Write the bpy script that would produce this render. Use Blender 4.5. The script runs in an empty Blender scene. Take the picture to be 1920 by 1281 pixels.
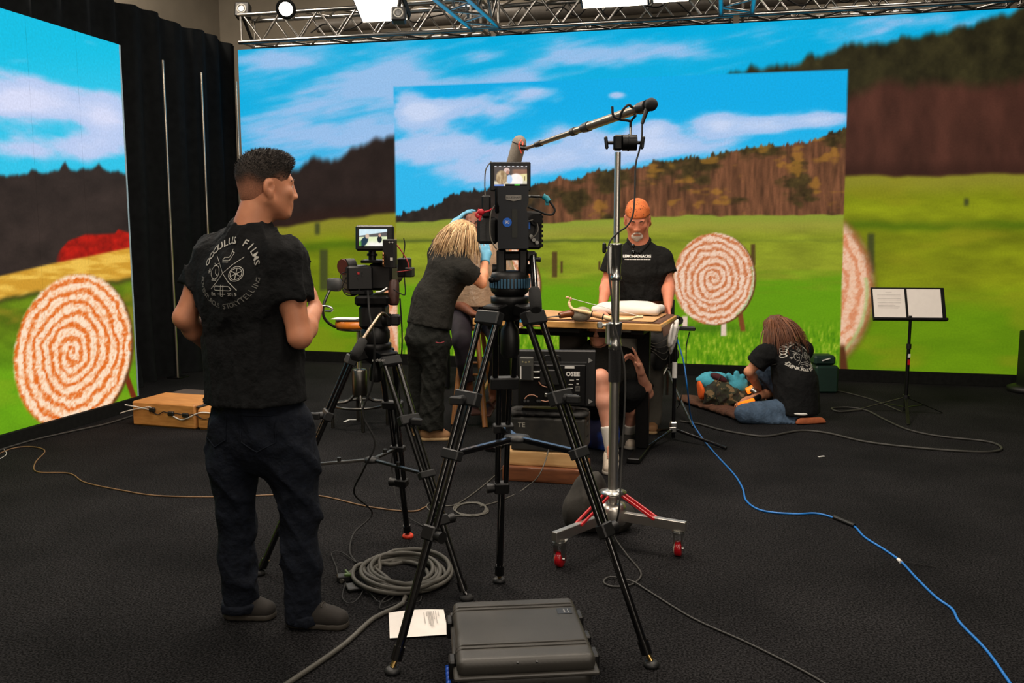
import bpy, math, random
import numpy as np
from mathutils import Vector, Matrix
from mathutils.bvhtree import BVHTree
random.seed(7); rng = np.random.default_rng(7)
scene = bpy.context.scene
COL = scene.collection
PI = math.pi
# ------------------------------------------------------------------ camera
W, H, F = 1920, 1281, 1650.0
PITCH, YAW, CH = math.radians(7.1), math.radians(13.5), 1.5
cam = bpy.data.cameras.new('camera'); cam_o = bpy.data.objects.new('camera', cam); COL.objects.link(cam_o)
cam.sensor_fit = 'HORIZONTAL'; cam.sensor_width = 36.0; cam.lens = 36.0 * F / W
cam.clip_start = 0.05; cam.clip_end = 100
cam_o.location = (0, 0, CH); cam_o.rotation_euler = (PI/2 - PITCH, 0, YAW)
scene.camera = cam_o
# ------------------------------------------------------------------ world, lights, exposure
world = bpy.data.worlds.new('world'); scene.world = world; world.use_nodes = True
bgn = world.node_tree.nodes['Background']; bgn.inputs[0].default_value = (1.0, .9, .78, 1); bgn.inputs[1].default_value = 0.02
vs = scene.view_settings
vs.view_transform = 'Standard'; vs.look = 'None'; vs.exposure = 0.0; vs.gamma = 1.0; vs.use_curve_mapping = False
LIGHTS = [  # softboxes over the set, then unseen lights added to brighten walls and chrome: (x, y, z, size, power, tilt about x)
    (-2.2, 4.6, 4.4, 1.2, 150, .12), (.2, 4.8, 4.4, 1.2, 150, .12), (-2.9, 1.6, 4.4, 1.2, 75, .25), (.9, 1.2, 4.4, 1.2, 70, .25), (2.4, 3.4, 4.4, 1.2, 35, 0.0), (-3.4, 10.3, 5.4, 1.0, 40, 0.0), (1.6, 10.3, 5.4, 1.0, 40, 0.0), (-6.0, 7.6, 5.4, .8, 190, 0.0), (-2.0, -3.4, 5.2, 1.4, 80, 0.0), (2.4, -3.4, 5.2, 1.4, 80, 0.0)]
for i, (x, y, z, s, pw, tx) in enumerate(LIGHTS):
    ld = bpy.data.lights.new('softbox_or_added_light', 'AREA'); ld.shape = 'SQUARE'; ld.size = s; ld.energy = pw; ld.color = (1.0, .87, .73)
    lo = bpy.data.objects.new('softbox_or_added_light', ld); COL.objects.link(lo); lo.location = (x, y, z); lo.rotation_euler = (tx, 0, 0)
ld = bpy.data.lights.new('added_front_light', 'AREA'); ld.shape = 'RECTANGLE'; ld.size = .9; ld.size_y = 1.8; ld.energy = 55; ld.color = (1.0, .87, .73)  # unseen upright panel, added to put bright streaks on the chrome tubes
lo = bpy.data.objects.new('added_front_light', ld); COL.objects.link(lo); lo.location = (2.6, -1.6, 2.2); lo.rotation_euler = Vector((-3.0, 5.8, -.9)).to_track_quat('-Z', 'Y').to_euler()
# ------------------------------------------------------------------ measuring aids: where a sight line meets the floor, a depth or a wall
cyw, syw, cpt, spt = math.cos(YAW), math.sin(YAW), math.cos(PITCH), math.sin(PITCH)
CR = np.array([cyw, syw, 0.]); CF = np.array([-syw*cpt, cyw*cpt, -spt]); CU = np.array([-syw*spt, cyw*spt, cpt]); CC = np.array([0, 0, CH])
FH = np.array([-syw, cyw, 0.])            # horizontal heading of the photographer
UZ = np.array([0., 0., 1.])
def ray(x, y): return CF + CR*((x-960)/F) - CU*((y-640.5)/F)
def fl(x, y, z=0.):
    r = ray(x, y); return CC + r*((z-CH)/r[2])
def dp(x, y, d): return CC + ray(x, y)*d
def aty(x, y, Y): r = ray(x, y); return CC + r*(Y/r[1])
def atx(x, y, X): r = ray(x, y); return CC + r*(X/r[0])
def V(*a): return np.array(a, float)
def nrm(v): v = np.asarray(v, float); return v/max(1e-9, np.linalg.norm(v))
def proj(P):
    v = np.asarray(P)-CC; z = v@CF; return 960+F*(v@CR)/z, 640.5-F*(v@CU)/z
# ------------------------------------------------------------------ materials
MATS = {}
def lin(c):
    c = np.asarray(c, float)/255.0
    return tuple(np.where(c <= .04045, c/12.92, ((c+.055)/1.055)**2.4))
def mat(name, col, rough=.5, metal=0., var=.12, scale=30., bump=0., bscale=None, col2=None, coat=0., spec=.5, trans=0., emit=None, estr=0., stretch=None, sheen=0., alpha=1.):
    if name in MATS: return MATS[name]
    m = bpy.data.materials.new(name); m.use_nodes = True; MATS[name] = m
    nt = m.node_tree; N = nt.nodes; L = nt.links; b = N['Principled BSDF']
    c = lin(col); c2 = lin(col2) if col2 is not None else tuple(min(1, v*(1+var)) for v in c)
    c1 = c if col2 is not None else tuple(v*(1-var) for v in c)
    tc = N.new('ShaderNodeTexCoord'); mp = N.new('ShaderNodeMapping'); L.new(tc.outputs['Object'], mp.inputs[0])
    if stretch: mp.inputs['Scale'].default_value = stretch
    no = N.new('ShaderNodeTexNoise'); no.inputs['Scale'].default_value = scale; no.inputs['Detail'].default_value = 5; L.new(mp.outputs[0], no.inputs['Vector'])
    cr = N.new('ShaderNodeValToRGB'); cr.color_ramp.elements[0].position = .3; cr.color_ramp.elements[1].position = .7
    cr.color_ramp.elements[0].color = (*c1, 1); cr.color_ramp.elements[1].color = (*c2, 1)
    L.new(no.outputs[0], cr.inputs[0]); L.new(cr.outputs[0], b.inputs['Base Color'])
    b.inputs['Roughness'].default_value = rough; b.inputs['Metallic'].default_value = metal
    b.inputs['Specular IOR Level'].default_value = spec; b.inputs['Coat Weight'].default_value = coat
    b.inputs['Transmission Weight'].default_value = trans; b.inputs['Sheen Weight'].default_value = sheen
    b.inputs['Alpha'].default_value = alpha
    if bump:
        n2 = N.new('ShaderNodeTexNoise'); n2.inputs['Scale'].default_value = bscale or scale*3; n2.inputs['Detail'].default_value = 4; L.new(mp.outputs[0], n2.inputs['Vector'])
        bp = N.new('ShaderNodeBump'); bp.inputs['Strength'].default_value = bump; bp.inputs['Distance'].default_value = .01 if (bscale or 99) > 20 else .022
        L.new(n2.outputs[0], bp.inputs['Height']); L.new(bp.outputs[0], b.inputs['Normal'])
    if emit is not None:
        b.inputs['Emission Color'].default_value = (*lin(emit), 1); b.inputs['Emission Strength'].default_value = estr
    return m
# ------------------------------------------------------------------ mesh building
def frame(d, up=None):
    d = nrm(d); u = UZ if up is None else np.asarray(up, float)
    if abs(d@nrm(u)) > .98: u = V(1, 0, 0) if abs(d[0]) < .9 else V(0, 1, 0)
    x = nrm(np.cross(d, u)); y = np.cross(x, d); return x, y, d
def rotz(a): c, s = math.cos(a), math.sin(a); return np.array([[c, -s, 0], [s, c, 0], [0, 0, 1.]])
def rotx(a): c, s = math.cos(a), math.sin(a); return np.array([[1., 0, 0], [0, c, -s], [0, s, c]])
def roty(a): c, s = math.cos(a), math.sin(a); return np.array([[c, 0, s], [0, 1., 0], [-s, 0, c]])
def catmull(P, n=8, closed=False):
    P = [np.asarray(p, float) for p in P]
    if closed: Q = [P[-1]]+P+[P[0], P[1]]
    else: Q = [2*P[0]-P[1]]+P+[2*P[-1]-P[-2]]
    out = []
    for i in range(1, len(Q)-2):
        p0, p1, p2, p3 = Q[i-1:i+3]
        for k in range(n):
            t = k/n
            out.append(.5*(2*p1+(p2-p0)*t+(2*p0-5*p1+4*p2-p3)*t*t+(3*p1-p0-3*p2+p3)*t**3))
    if not closed: out.append(P[-1])
    return out
class MB:
    def __init__(s): s.v = []; s.f = []; s.sm = []
    def add(s, v, f, smooth=False):
        o = len(s.v); s.v += [tuple(map(float, p)) for p in v]; s.f += [tuple(i+o for i in q) for q in f]; s.sm += [smooth]*len(f); return s
    def convex(s, v, f, smooth=False):
        v = [np.asarray(p, float) for p in v]; c = sum(v)/len(v); g = []
        for q in f:
            p = [v[i] for i in q]; n = np.cross(p[1]-p[0], p[2]-p[0])
            g.append(tuple(q) if n@(sum(p)/len(p)-c) >= 0 else tuple(q[::-1]))
        return s.add(v, g, smooth)
    def box(s, c, size, R=None, b=0.):
        hx, hy, hz = [x/2 for x in size]; R = np.eye(3) if R is None else R; c = np.asarray(c, float)
        if b <= 0:
            vv = [(x, y, z) for x in (-hx, hx) for y in (-hy, hy) for z in (-hz, hz)]
            ff = [(0, 1, 3, 2), (4, 6, 7, 5), (0, 4, 5, 1), (2, 3, 7, 6), (0, 2, 6, 4), (1, 5, 7, 3)]
            return s.convex([c+R@np.array(p) for p in vv], ff)
        b = min(b, hx*.95, hy*.95, hz*.95); vv = []; idx = {}
        for sx in (-1, 1):
            for sy in (-1, 1):
                for sz in (-1, 1):
                    for k in range(3):
                        p = [sx*(hx-b), sy*(hy-b), sz*(hz-b)]; p[k] = (sx*hx, sy*hy, sz*hz)[k]
                        idx[(sx, sy, sz, k)] = len(vv); vv.append(c+R@np.array(p))
        ff = []; S = (-1, 1)
        for k in range(3):
            a, e = [i for i in range(3) if i != k]
            for sg in S:
                q = []
                for (p, r) in ((-1, -1), (1, -1), (1, 1), (-1, 1)):
                    t = [0, 0, 0]; t[k] = sg; t[a] = p; t[e] = r; q.append(idx[(*t, k)])
                ff.append(q)
            for p in S:
                for r in S:
                    t0 = [0, 0, 0]; t0[a] = p; t0[e] = r; t1 = list(t0); t0[k] = -1; t1[k] = 1
                    ff.append([idx[(*t0, a)], idx[(*t1, a)], idx[(*t1, e)], idx[(*t0, e)]])
        for sx in S:
            for sy in S:
                for sz in S: ff.append([idx[(sx, sy, sz, k)] for k in range(3)])
        return s.convex(vv, ff)
    def beam(s, a, b, w, h, up=None, bev=0.):
        a = np.asarray(a, float); b = np.asarray(b, float); x, y, d = frame(b-a, up)
        return s.box((a+b)/2, (w, h, np.linalg.norm(b-a)), np.stack([x, y, d], 1), bev)
    def cyl(s, a, b, ra, rb=None, n=12, caps=True):
        a = np.asarray(a, float); b = np.asarray(b, float); rb = ra if rb is None else rb; x, y, d = frame(b-a)
        vv = []
        for p, r in ((a, ra), (b, rb)):
            vv += [p+r*(math.cos(2*PI*i/n)*x+math.sin(2*PI*i/n)*y) for i in range(n)]
        s.add(vv, [(i, (i+1) % n, n+(i+1) % n, n+i) for i in range(n)], True)
        if caps: s.add(vv, [tuple(range(n))[::-1], tuple(range(n, 2*n))])
        return s
    def tube(s, P, r, n=8, closed=False, caps=True):
        P = [np.asarray(p, float) for p in P]; m = len(P)
        R = [r]*m if np.isscalar(r) else list(r)
        T = []
        for i in range(m):
            a = P[(i-1) % m] if (closed or i > 0) else P[i]; b = P[(i+1) % m] if (closed or i < m-1) else P[i]; T.append(nrm(b-a))
        x, y, _ = frame(T[0]); vv = []
        for i in range(m):
            x = nrm(x-(x@T[i])*T[i]); y = np.cross(T[i], x)
            vv += [P[i]+R[i]*(math.cos(2*PI*k/n)*x+math.sin(2*PI*k/n)*y) for k in range(n)]
        ff = []
        for i in range(m if closed else m-1):
            j = (i+1) % m
            ff += [(i*n+k, i*n+(k+1) % n, j*n+(k+1) % n, j*n+k) for k in range(n)]
        s.add(vv, ff, True)
        if caps and not closed: s.add(vv[:n], [tuple(range(n))[::-1]]); s.add(vv[-n:], [tuple(range(n))])
        return s
    def sphere(s, c, r, nu=14, nv=9, R=None):
        r = np.array([r]*3 if np.isscalar(r) else r, float); R = np.eye(3) if R is None else R; c = np.asarray(c, float)
        vv = [c+R@(r*V(0, 0, -1))]
        for j in range(1, nv):
            t = -PI/2+PI*j/nv
            vv += [c+R@(r*V(math.cos(t)*math.cos(2*PI*i/nu), math.cos(t)*math.sin(2*PI*i/nu), math.sin(t))) for i in range(nu)]
        vv.append(c+R@(r*V(0, 0, 1))); ff = [(0, 1+(i+1) % nu, 1+i) for i in range(nu)]
        for j in range(nv-2): ff += [(1+j*nu+i, 1+j*nu+(i+1) % nu, 1+(j+1)*nu+(i+1) % nu, 1+(j+1)*nu+i) for i in range(nu)]
        k = 1+(nv-2)*nu; ff += [(k+i, k+(i+1) % nu, len(vv)-1) for i in range(nu)]
        return s.add(vv, ff, True)
    def lathe(s, prof, o, axis=(0, 0, 1), n=20):
        x, y, d = frame(axis); o = np.asarray(o, float); vv = []
        for r, z in prof: vv += [o+z*d+r*(math.cos(2*PI*i/n)*x+math.sin(2*PI*i/n)*y) for i in range(n)]
        m = len(prof); ff = []
        for j in range(m-1): ff += [(j*n+i, j*n+(i+1) % n, (j+1)*n+(i+1) % n, (j+1)*n+i) for i in range(n)]
        s.add(vv, ff, True); s.add(vv[:n], [tuple(range(n))[::-1]]); s.add(vv[-n:], [tuple(range(n))]); return s
    def prism(s, pts, o, ux, uy, th):
        o = np.asarray(o, float); ux = np.asarray(ux, float); uy = np.asarray(uy, float); n = nrm(np.cross(ux, uy)); k = len(pts)
        a = sum(pts[i][0]*pts[(i+1) % k][1]-pts[(i+1) % k][0]*pts[i][1] for i in range(k))
        if a < 0: pts = pts[::-1]
        vv = [o+p[0]*ux+p[1]*uy for p in pts]+[o+p[0]*ux+p[1]*uy+n*th for p in pts]
        return s.add(vv, [tuple(range(k))[::-1], tuple(range(k, 2*k))]+[(i, (i+1) % k, k+(i+1) % k, k+i) for i in range(k)])
    def torus(s, c, axis, R_, r, n=24, m=8, a0=0., a1=None):
        x, y, d = frame(axis); c = np.asarray(c, float)
        if a1 is None: return s.tube([c+R_*(math.cos(2*PI*i/n)*x+math.sin(2*PI*i/n)*y) for i in range(n)], r, m, closed=True)
        return s.tube([c+R_*(math.cos(a0+(a1-a0)*i/n)*x+math.sin(a0+(a1-a0)*i/n)*y) for i in range(n+1)], r, m)
    def obj(s, name, m, parent=None, base=(0, 0, 0)):
        me = bpy.data.meshes.new(name); base = np.asarray(base, float)
        me.from_pydata([tuple(np.asarray(p)-base) for p in s.v], [], s.f); me.polygons.foreach_set('use_smooth', s.sm); me.update()
        if m: me.materials.append(m)
        o = bpy.data.objects.new(name, me); COL.objects.link(o)
        if parent is not None: o.parent = parent
        return o
def npmesh(name, Vv, Q, m, parent=None, base=(0, 0, 0), smooth=True):
    me = bpy.data.meshes.new(name); Vv = np.asarray(Vv, np.float32)-np.asarray(base, np.float32); Q = np.asarray(Q, np.int32); k = Q.shape[1]
    me.vertices.add(len(Vv)); me.vertices.foreach_set('co', Vv.ravel())
    me.loops.add(Q.size); me.loops.foreach_set('vertex_index', Q.ravel())
    me.polygons.add(len(Q)); me.polygons.foreach_set('loop_start', np.arange(0, Q.size, k, dtype=np.int32)); me.polygons.foreach_set('loop_total', np.full(len(Q), k, np.int32))
    me.polygons.foreach_set('use_smooth', np.full(len(Q), smooth)); me.update(calc_edges=True)
    if m: me.materials.append(m)
    o = bpy.data.objects.new(name, me); COL.objects.link(o)
    if parent is not None: o.parent = parent
    return o
def tag(o, label, cat, group=None):
    o['label'] = label; o['category'] = cat
    if group: o['group'] = group
    return o
class Thing:
    """an Empty at the thing's base; geometry is given in world metres and stored relative to that base"""
    def __init__(s, name, label, cat, base, group=None):
        s.base = np.asarray(base, float); s.o = bpy.data.objects.new(name, None); COL.objects.link(s.o); s.o.location = tuple(s.base); s.o.empty_display_size = .1
        tag(s.o, label, cat, group)
    def part(s, name, mb, m, parent=None, label=None):
        o = mb.obj(name, m, parent or s.o, s.base)
        if label: o['label'] = label
        return o
    def npart(s, name, Vv, Q, m, parent=None, label=None):
        o = npmesh(name, Vv, Q, m, parent or s.o, s.base)
        if label: o['label'] = label
        return o
def single(name, mb, m, label, cat, base, group=None):
    o = mb.obj(name, m, None, base); o.location = tuple(np.asarray(base, float)); return tag(o, label, cat, group)
def struct(name, mb, m, parent=None):
    o = mb.obj(name, m, parent)
    if parent is None: o['kind'] = 'structure'
    return o
def copy_tree(o, parent=None):
    c = o.copy(); COL.objects.link(c); c.parent = parent
    for ch in list(o.children): copy_tree(ch, c)
    return c
# ------------------------------------------------------------------ lettering
def text_polys(txt, size=1.0, bold=0.):
    cu = bpy.data.curves.new('lettering', 'FONT'); cu.body = txt; cu.size = size; cu.align_x = 'CENTER'; cu.align_y = 'CENTER'; cu.resolution_u = 2; cu.offset = bold
    to = bpy.data.objects.new('lettering', cu); COL.objects.link(to); dg = bpy.context.evaluated_depsgraph_get()
    me = to.evaluated_get(dg).to_mesh(); vv = [(v.co.x, v.co.y) for v in me.vertices]; ff = [tuple(p.vertices) for p in me.polygons]
    to.evaluated_get(dg).to_mesh_clear(); bpy.data.objects.remove(to); bpy.data.curves.remove(cu); return vv, ff
def text_on(mb, txt, size, o, ux, uy, bold=0.):
    o = np.asarray(o, float); vv, ff = text_polys(txt, size, bold); mb.add([o+p[0]*np.asarray(ux)+p[1]*np.asarray(uy) for p in vv], ff); return mb
# ------------------------------------------------------------------ rounded bodies from blended solids (signed distance, surface nets)
def snets(D, o, h):
    S = D < 0; nx, ny, nz = D.shape
    cnt = np.zeros((nx-1, ny-1, nz-1), np.int8)
    for i in (0, 1):
        for j in (0, 1):
            for k in (0, 1): cnt += S[i:nx-1+i, j:ny-1+j, k:nz-1+k]
    act = (cnt > 0) & (cnt < 8); I = np.argwhere(act); vid = np.full(act.shape, -1, np.int32); vid[act] = np.arange(len(I))
    acc = np.zeros((len(I), 3), np.float32); n = np.zeros(len(I), np.float32)
    cs = [(i, j, k) for i in (0, 1) for j in (0, 1) for k in (0, 1)]
    for a in cs:
        for ax in range(3):
            if a[ax]: continue
            b = list(a); b[ax] = 1
            da = D[I[:, 0]+a[0], I[:, 1]+a[1], I[:, 2]+a[2]]; db = D[I[:, 0]+b[0], I[:, 1]+b[1], I[:, 2]+b[2]]
            x = (da < 0) != (db < 0); t = np.where(x, da/np.where(x, da-db, 1), 0)
            p = np.tile(np.array(a, np.float32), (len(I), 1)); p[:, ax] = t
            acc += p*x[:, None]; n += x
    Vv = (I+acc/n[:, None])*h+o; Q = []
    for ax in range(3):
        u, v = (ax+1) % 3, (ax+2) % 3
        sl0 = [slice(None)]*3; sl1 = [slice(None)]*3; sl0[ax] = slice(0, -1); sl1[ax] = slice(1, None)
        ch = S[tuple(sl0)] != S[tuple(sl1)]; E = np.argwhere(ch)
        E = E[(E[:, u] > 0) & (E[:, v] > 0) & (E[:, u] < D.shape[u]-1) & (E[:, v] < D.shape[v]-1)]
        def cell(du, dv):
            c = E.copy(); c[:, u] += du; c[:, v] += dv; return vid[c[:, 0], c[:, 1], c[:, 2]]
        q = np.stack([cell(-1, -1), cell(0, -1), cell(0, 0), cell(-1, 0)], 1)
        ins = S[E[:, 0], E[:, 1], E[:, 2]]; q[~ins] = q[~ins][:, ::-1]; Q.append(q)
    return Vv, np.concatenate(Q)
class Body:
    def __init__(s): s.ops = []
    def cone(s, a, b, ra, rb=None, k=.02, flat=None, mode='u', cap=False):
        a = np.asarray(a, np.float32); b = np.asarray(b, np.float32); rb = ra if rb is None else rb
        s.ops.append(('c', a, b, ra, rb, k, flat, mode, cap)); return s
    def ell(s, c, r, R=None, k=.02, mode='u'):
        s.ops.append(('e', np.asarray(c, np.float32), np.array([r]*3 if np.isscalar(r) else r, np.float32), np.eye(3) if R is None else np.asarray(R), k, mode)); return s
    def box(s, c, hs, R=None, rd=.01, k=.01, mode='u'):
        s.ops.append(('b', np.asarray(c, np.float32), np.array(hs, np.float32), np.eye(3) if R is None else np.asarray(R), rd, k, mode)); return s
    def cut(s, p, n): s.ops.append(('p', np.asarray(p, np.float32), nrm(n).astype(np.float32))); return s
    def noise(s, fn): s.ops.append(('n', fn)); return s
    def solve(s, h):
        lo = np.full(3, 1e9); hi = -lo
        for o in s.ops:
            if o[0] == 'c' and o[7] == 'u': q = np.stack([o[1], o[2]]); r = max(o[3], o[4])
            elif o[0] == 'e' and o[5] == 'u': q = o[1][None]; r = max(o[2])
            elif o[0] == 'b' and o[6] == 'u': q = o[1][None]; r = float(np.linalg.norm(o[2]))
            else: continue
            lo = np.minimum(lo, q.min(0)-r); hi = np.maximum(hi, q.max(0)+r)
        lo -= 3*h; hi += 3*h; n = np.ceil((hi-lo)/h).astype(int)+1
        D = np.full(n, .5, np.float32); ax = [(lo[i]+h*np.arange(n[i])).astype(np.float32) for i in range(3)]
        for o in s.ops:
            if o[0] == 'p':
                g = (ax[0]-o[1][0])[:, None, None]*o[2][0]+(ax[1]-o[1][1])[None, :, None]*o[2][1]+(ax[2]-o[1][2])[None, None, :]*o[2][2]
                D = np.maximum(D, g); continue
            if o[0] == 'n':
                D = D+np.where(np.abs(D) < .06, o[1](ax[0][:, None, None], ax[1][None, :, None], ax[2][None, None, :]), 0).astype(np.float32); continue
            if o[0] == 'c': a, b, ra, rb, k, flat, mode, cap = o[1:]; l = np.minimum(a, b)-max(ra, rb); u = np.maximum(a, b)+max(ra, rb)
            elif o[0] == 'e': c, r, R, k, mode = o[1:]; l = c-max(r); u = c+max(r)
            else: c, hs, R, rd, k, mode = o[1:]; e = float(np.linalg.norm(hs)); l = c-e; u = c+e
            m = k*1.5+3*h; i0 = np.clip(np.floor((l-m-lo)/h).astype(int), 0, n); i1 = np.clip(np.ceil((u+m-lo)/h).astype(int)+1, 0, n)
            if np.any(i1 <= i0): continue
            X = ax[0][i0[0]:i1[0]][:, None, None]; Y = ax[1][i0[1]:i1[1]][None, :, None]; Z = ax[2][i0[2]:i1[2]][None, None, :]
            if o[0] == 'c':
                px, py, pz = X-a[0], Y-a[1], Z-a[2]; ba = b-a
                if flat is not None:
                    fn, fs = flat; fn = np.asarray(fn, np.float32); g = (px*fn[0]+py*fn[1]+pz*fn[2])*(fs-1); px, py, pz = px+g*fn[0], py+g*fn[1], pz+g*fn[2]
                    ba = ba+(ba@fn)*(fs-1)*fn
                L2 = float(ba@ba)+1e-12; tt = (px*ba[0]+py*ba[1]+pz*ba[2])/L2; t = np.clip(tt, 0, 1)
                d = np.sqrt((px-t*ba[0])**2+(py-t*ba[1])**2+(pz-t*ba[2])**2)-(ra+(rb-ra)*t)
                if cap: d = np.maximum(d, (tt-1)*math.sqrt(L2))
            else:
                R = np.asarray(R, np.float32); px, py, pz = X-c[0], Y-c[1], Z-c[2]
                qx = px*R[0, 0]+py*R[1, 0]+pz*R[2, 0]; qy = px*R[0, 1]+py*R[1, 1]+pz*R[2, 1]; qz = px*R[0, 2]+py*R[1, 2]+pz*R[2, 2]
                if o[0] == 'e':
                    k0 = np.sqrt((qx/r[0])**2+(qy/r[1])**2+(qz/r[2])**2); k1 = np.sqrt((qx/r[0]**2)**2+(qy/r[1]**2)**2+(qz/r[2]**2)**2)+1e-9
                    d = k0*(k0-1)/k1
                else:
                    ex, ey, ez = np.abs(qx)-hs[0]+rd, np.abs(qy)-hs[1]+rd, np.abs(qz)-hs[2]+rd
                    d = np.sqrt(np.maximum(ex, 0)**2+np.maximum(ey, 0)**2+np.maximum(ez, 0)**2)+np.minimum(np.maximum(ex, np.maximum(ey, ez)), 0)-rd
            sl = tuple(slice(i0[i], i1[i]) for i in range(3)); A = D[sl]
            if mode == 'u':
                hh = np.clip(.5+.5*(d-A)/k, 0, 1); D[sl] = d*(1-hh)+A*hh-k*hh*(1-hh)
            else:
                d = -d; hh = np.clip(.5-.5*(d-A)/k, 0, 1); D[sl] = d*(1-hh)+A*hh+k*hh*(1-hh)
        return snets(D, lo.astype(np.float32), h)
def folds(amp, seed, freq=(34, 34, 12), n=3):
    """soft creases: a few warped ridged waves, strong in some places and absent in others"""
    r = np.random.default_rng(seed); fr = np.array(freq, float); W_ = [(r.normal(size=3)*fr*.9, r.uniform(0, 6.28), r.normal(size=3)*fr*.28, r.uniform(0, 6.28), r.normal(size=3)*fr*.22, r.uniform(0, 6.28)) for _ in range(n)]
    def f(x, y, z):
        t = 0
        for w, ph, w2, p2, w3, p3 in W_:
            wob = np.sin(x*w2[0]+y*w2[1]+z*w2[2]+p2); msk = .5+.5*np.sin(x*w3[0]+y*w3[1]+z*w3[2]+p3+wob)
            rd = 1-np.abs(np.sin(.5*(x*w[0]+y*w[1]+z*w[2]+ph+2.2*wob))); t = t+(rd*rd-.3)*msk
        return -t*(amp*2.6/n**.5)
    return f
# ================================================================== THE SETTING
YB, XL = 9.37, -4.86                     # planes of the two LED walls
Z0, Z1 = .12, 3.565                      # back LED wall, bottom and top
ZL0, ZL1 = .10, 3.02                     # left LED wall
carpet = mat('charcoal_carpet', (37, 37, 38.5), .95, var=.7, scale=120, bump=.9, bscale=300, spec=.06)
[n for n in carpet.node_tree.nodes if n.type == 'VALTORGB'][0].color_ramp.elements[0].position = .40; [n for n in carpet.node_tree.nodes if n.type == 'VALTORGB'][0].color_ramp.elements[1].position = .62
# carpet: broad worn patches over the fine pile
nt = carpet.node_tree; bn = nt.nodes['Principled BSDF']; src = bn.inputs['Base Color'].links[0].from_socket
n3 = nt.nodes.new('ShaderNodeTexNoise'); n3.inputs['Scale'].default_value = 1.6; n3.inputs['Detail'].default_value = 6
tcn = [n for n in nt.nodes if n.type == 'TEX_COORD'][0]; nt.links.new(tcn.outputs['Object'], n3.inputs['Vector'])
mx = nt.nodes.new('ShaderNodeMix'); mx.data_type = 'RGBA'; mx.blend_type = 'MULTIPLY'; mx.inputs[0].default_value = 1
rp = nt.nodes.new('ShaderNodeValToRGB'); rp.color_ramp.elements[0].color = (.62, .62, .62, 1); rp.color_ramp.elements[1].color = (1.25, 1.22, 1.2, 1); rp.color_ramp.elements[0].position = .3; rp.color_ramp.elements[1].position = .7
nt.links.new(n3.outputs[0], rp.inputs[0]); nt.links.new(src, mx.inputs[6]); nt.links.new(rp.outputs[0], mx.inputs[7]); nt.links.new(mx.outputs[2], bn.inputs['Base Color'])
plaster = mat('drab_painted_plaster', (124, 116, 102), .9, var=.1, scale=2.5, bump=.1, bscale=40)
darkw = mat('dark_painted_wall', (40, 38, 36), .9, var=.1, scale=2.5)
struct('floor', MB().box((0, 3, -.05), (15, 17, .1)), carpet)
struct('wall_back', MB().box((0, 11.3, 2.9), (15, .2, 5.8)), plaster)
struct('wall_left', MB().box((-6.9, 3, 2.9), (.2, 17, 5.8)), plaster)
struct('wall_right', MB().box((6.9, 3, 2.9), (.2, 17, 5.8)), darkw)
struct('wall_rear', MB().box((0, -5.3, 2.9), (15, .2, 5.8)), mat('pale_grey_wall', (150, 146, 138), .85, var=.06, scale=2))
struct('ceiling', MB().box((0, 3, 5.85), (15, 17, .1)), darkw)
blackcloth = mat('black_drape_cloth', (22, 24, 25), .95, var=.25, scale=14, bump=.15, bscale=300, spec=.1)
def pic_material(name):
    m = bpy.data.materials.new(name); m.use_nodes = True; nt = m.node_tree; N = nt.nodes; L = nt.links
    for n in list(N): N.remove(n)
    out = N.new('ShaderNodeOutputMaterial'); b = N.new('ShaderNodeBsdfPrincipled'); L.new(b.outputs[0], out.inputs[0])
    b.inputs['Base Color'].default_value = (.004, .004, .004, 1); b.inputs['Roughness'].default_value = .6; b.inputs['Specular IOR Level'].default_value = .05
    a = N.new('ShaderNodeVertexColor'); a.layer_name = 'picture'
    tc = N.new('ShaderNodeTexCoord'); no = N.new('ShaderNodeTexNoise'); no.inputs['Scale'].default_value = 55; no.inputs['Detail'].default_value = 3; L.new(tc.outputs['Object'], no.inputs['Vector'])
    mr = N.new('ShaderNodeMapRange'); mr.inputs[1].default_value = .3; mr.inputs[2].default_value = .7; mr.inputs[3].default_value = .93; mr.inputs[4].default_value = 1.07; L.new(no.outputs[0], mr.inputs[0])
    mx = N.new('ShaderNodeMix'); mx.data_type = 'RGBA'; mx.blend_type = 'MULTIPLY'; mx.inputs[0].default_value = 1; L.new(a.outputs[0], mx.inputs[6]); L.new(mr.outputs[0], mx.inputs[7])
    L.new(mx.outputs[2], b.inputs['Emission Color']); b.inputs['Emission Strength'].default_value = 1.0
    return m
# ---- the landscape shown on the walls, drawn into the colour layer of the LED faces
def vnoise(x, y, seed):
    xi = np.floor(x).astype(np.int64); yi = np.floor(y).astype(np.int64); fx = x-xi; fy = y-yi; fx = fx*fx*(3-2*fx); fy = fy*fy*(3-2*fy)
    def hsh(a, b):
        n = (a*374761393+b*668265263+seed*1442695041) & 0x7fffffff; n = ((n ^ (n >> 13))*1274126177) & 0x7fffffff; return ((n ^ (n >> 16)) & 0xffff)/65535.
    return (hsh(xi, yi)*(1-fx)+hsh(xi+1, yi)*fx)*(1-fy)+(hsh(xi, yi+1)*(1-fx)+hsh(xi+1, yi+1)*fx)*fy
def fbm(x, y, seed, o=5):
    t = 0; a = .5; s = 0
    for i in range(o): t = t+a*vnoise(x*2**i, y*2**i, seed+i*17); s += a; a *= .55
    return t/s
def ss(a, b, x): t = np.clip((x-a)/(b-a), 0, 1); return t*t*(3-2*t)
def mixc(c, col, w):
    col = np.asarray(col, float); return c*(1-w[..., None])+(col if col.ndim > 1 else col[None, None, :])*w[..., None]
def interp(x, pts): return np.interp(x, [p[0] for p in pts], [p[1] for p in pts])
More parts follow.
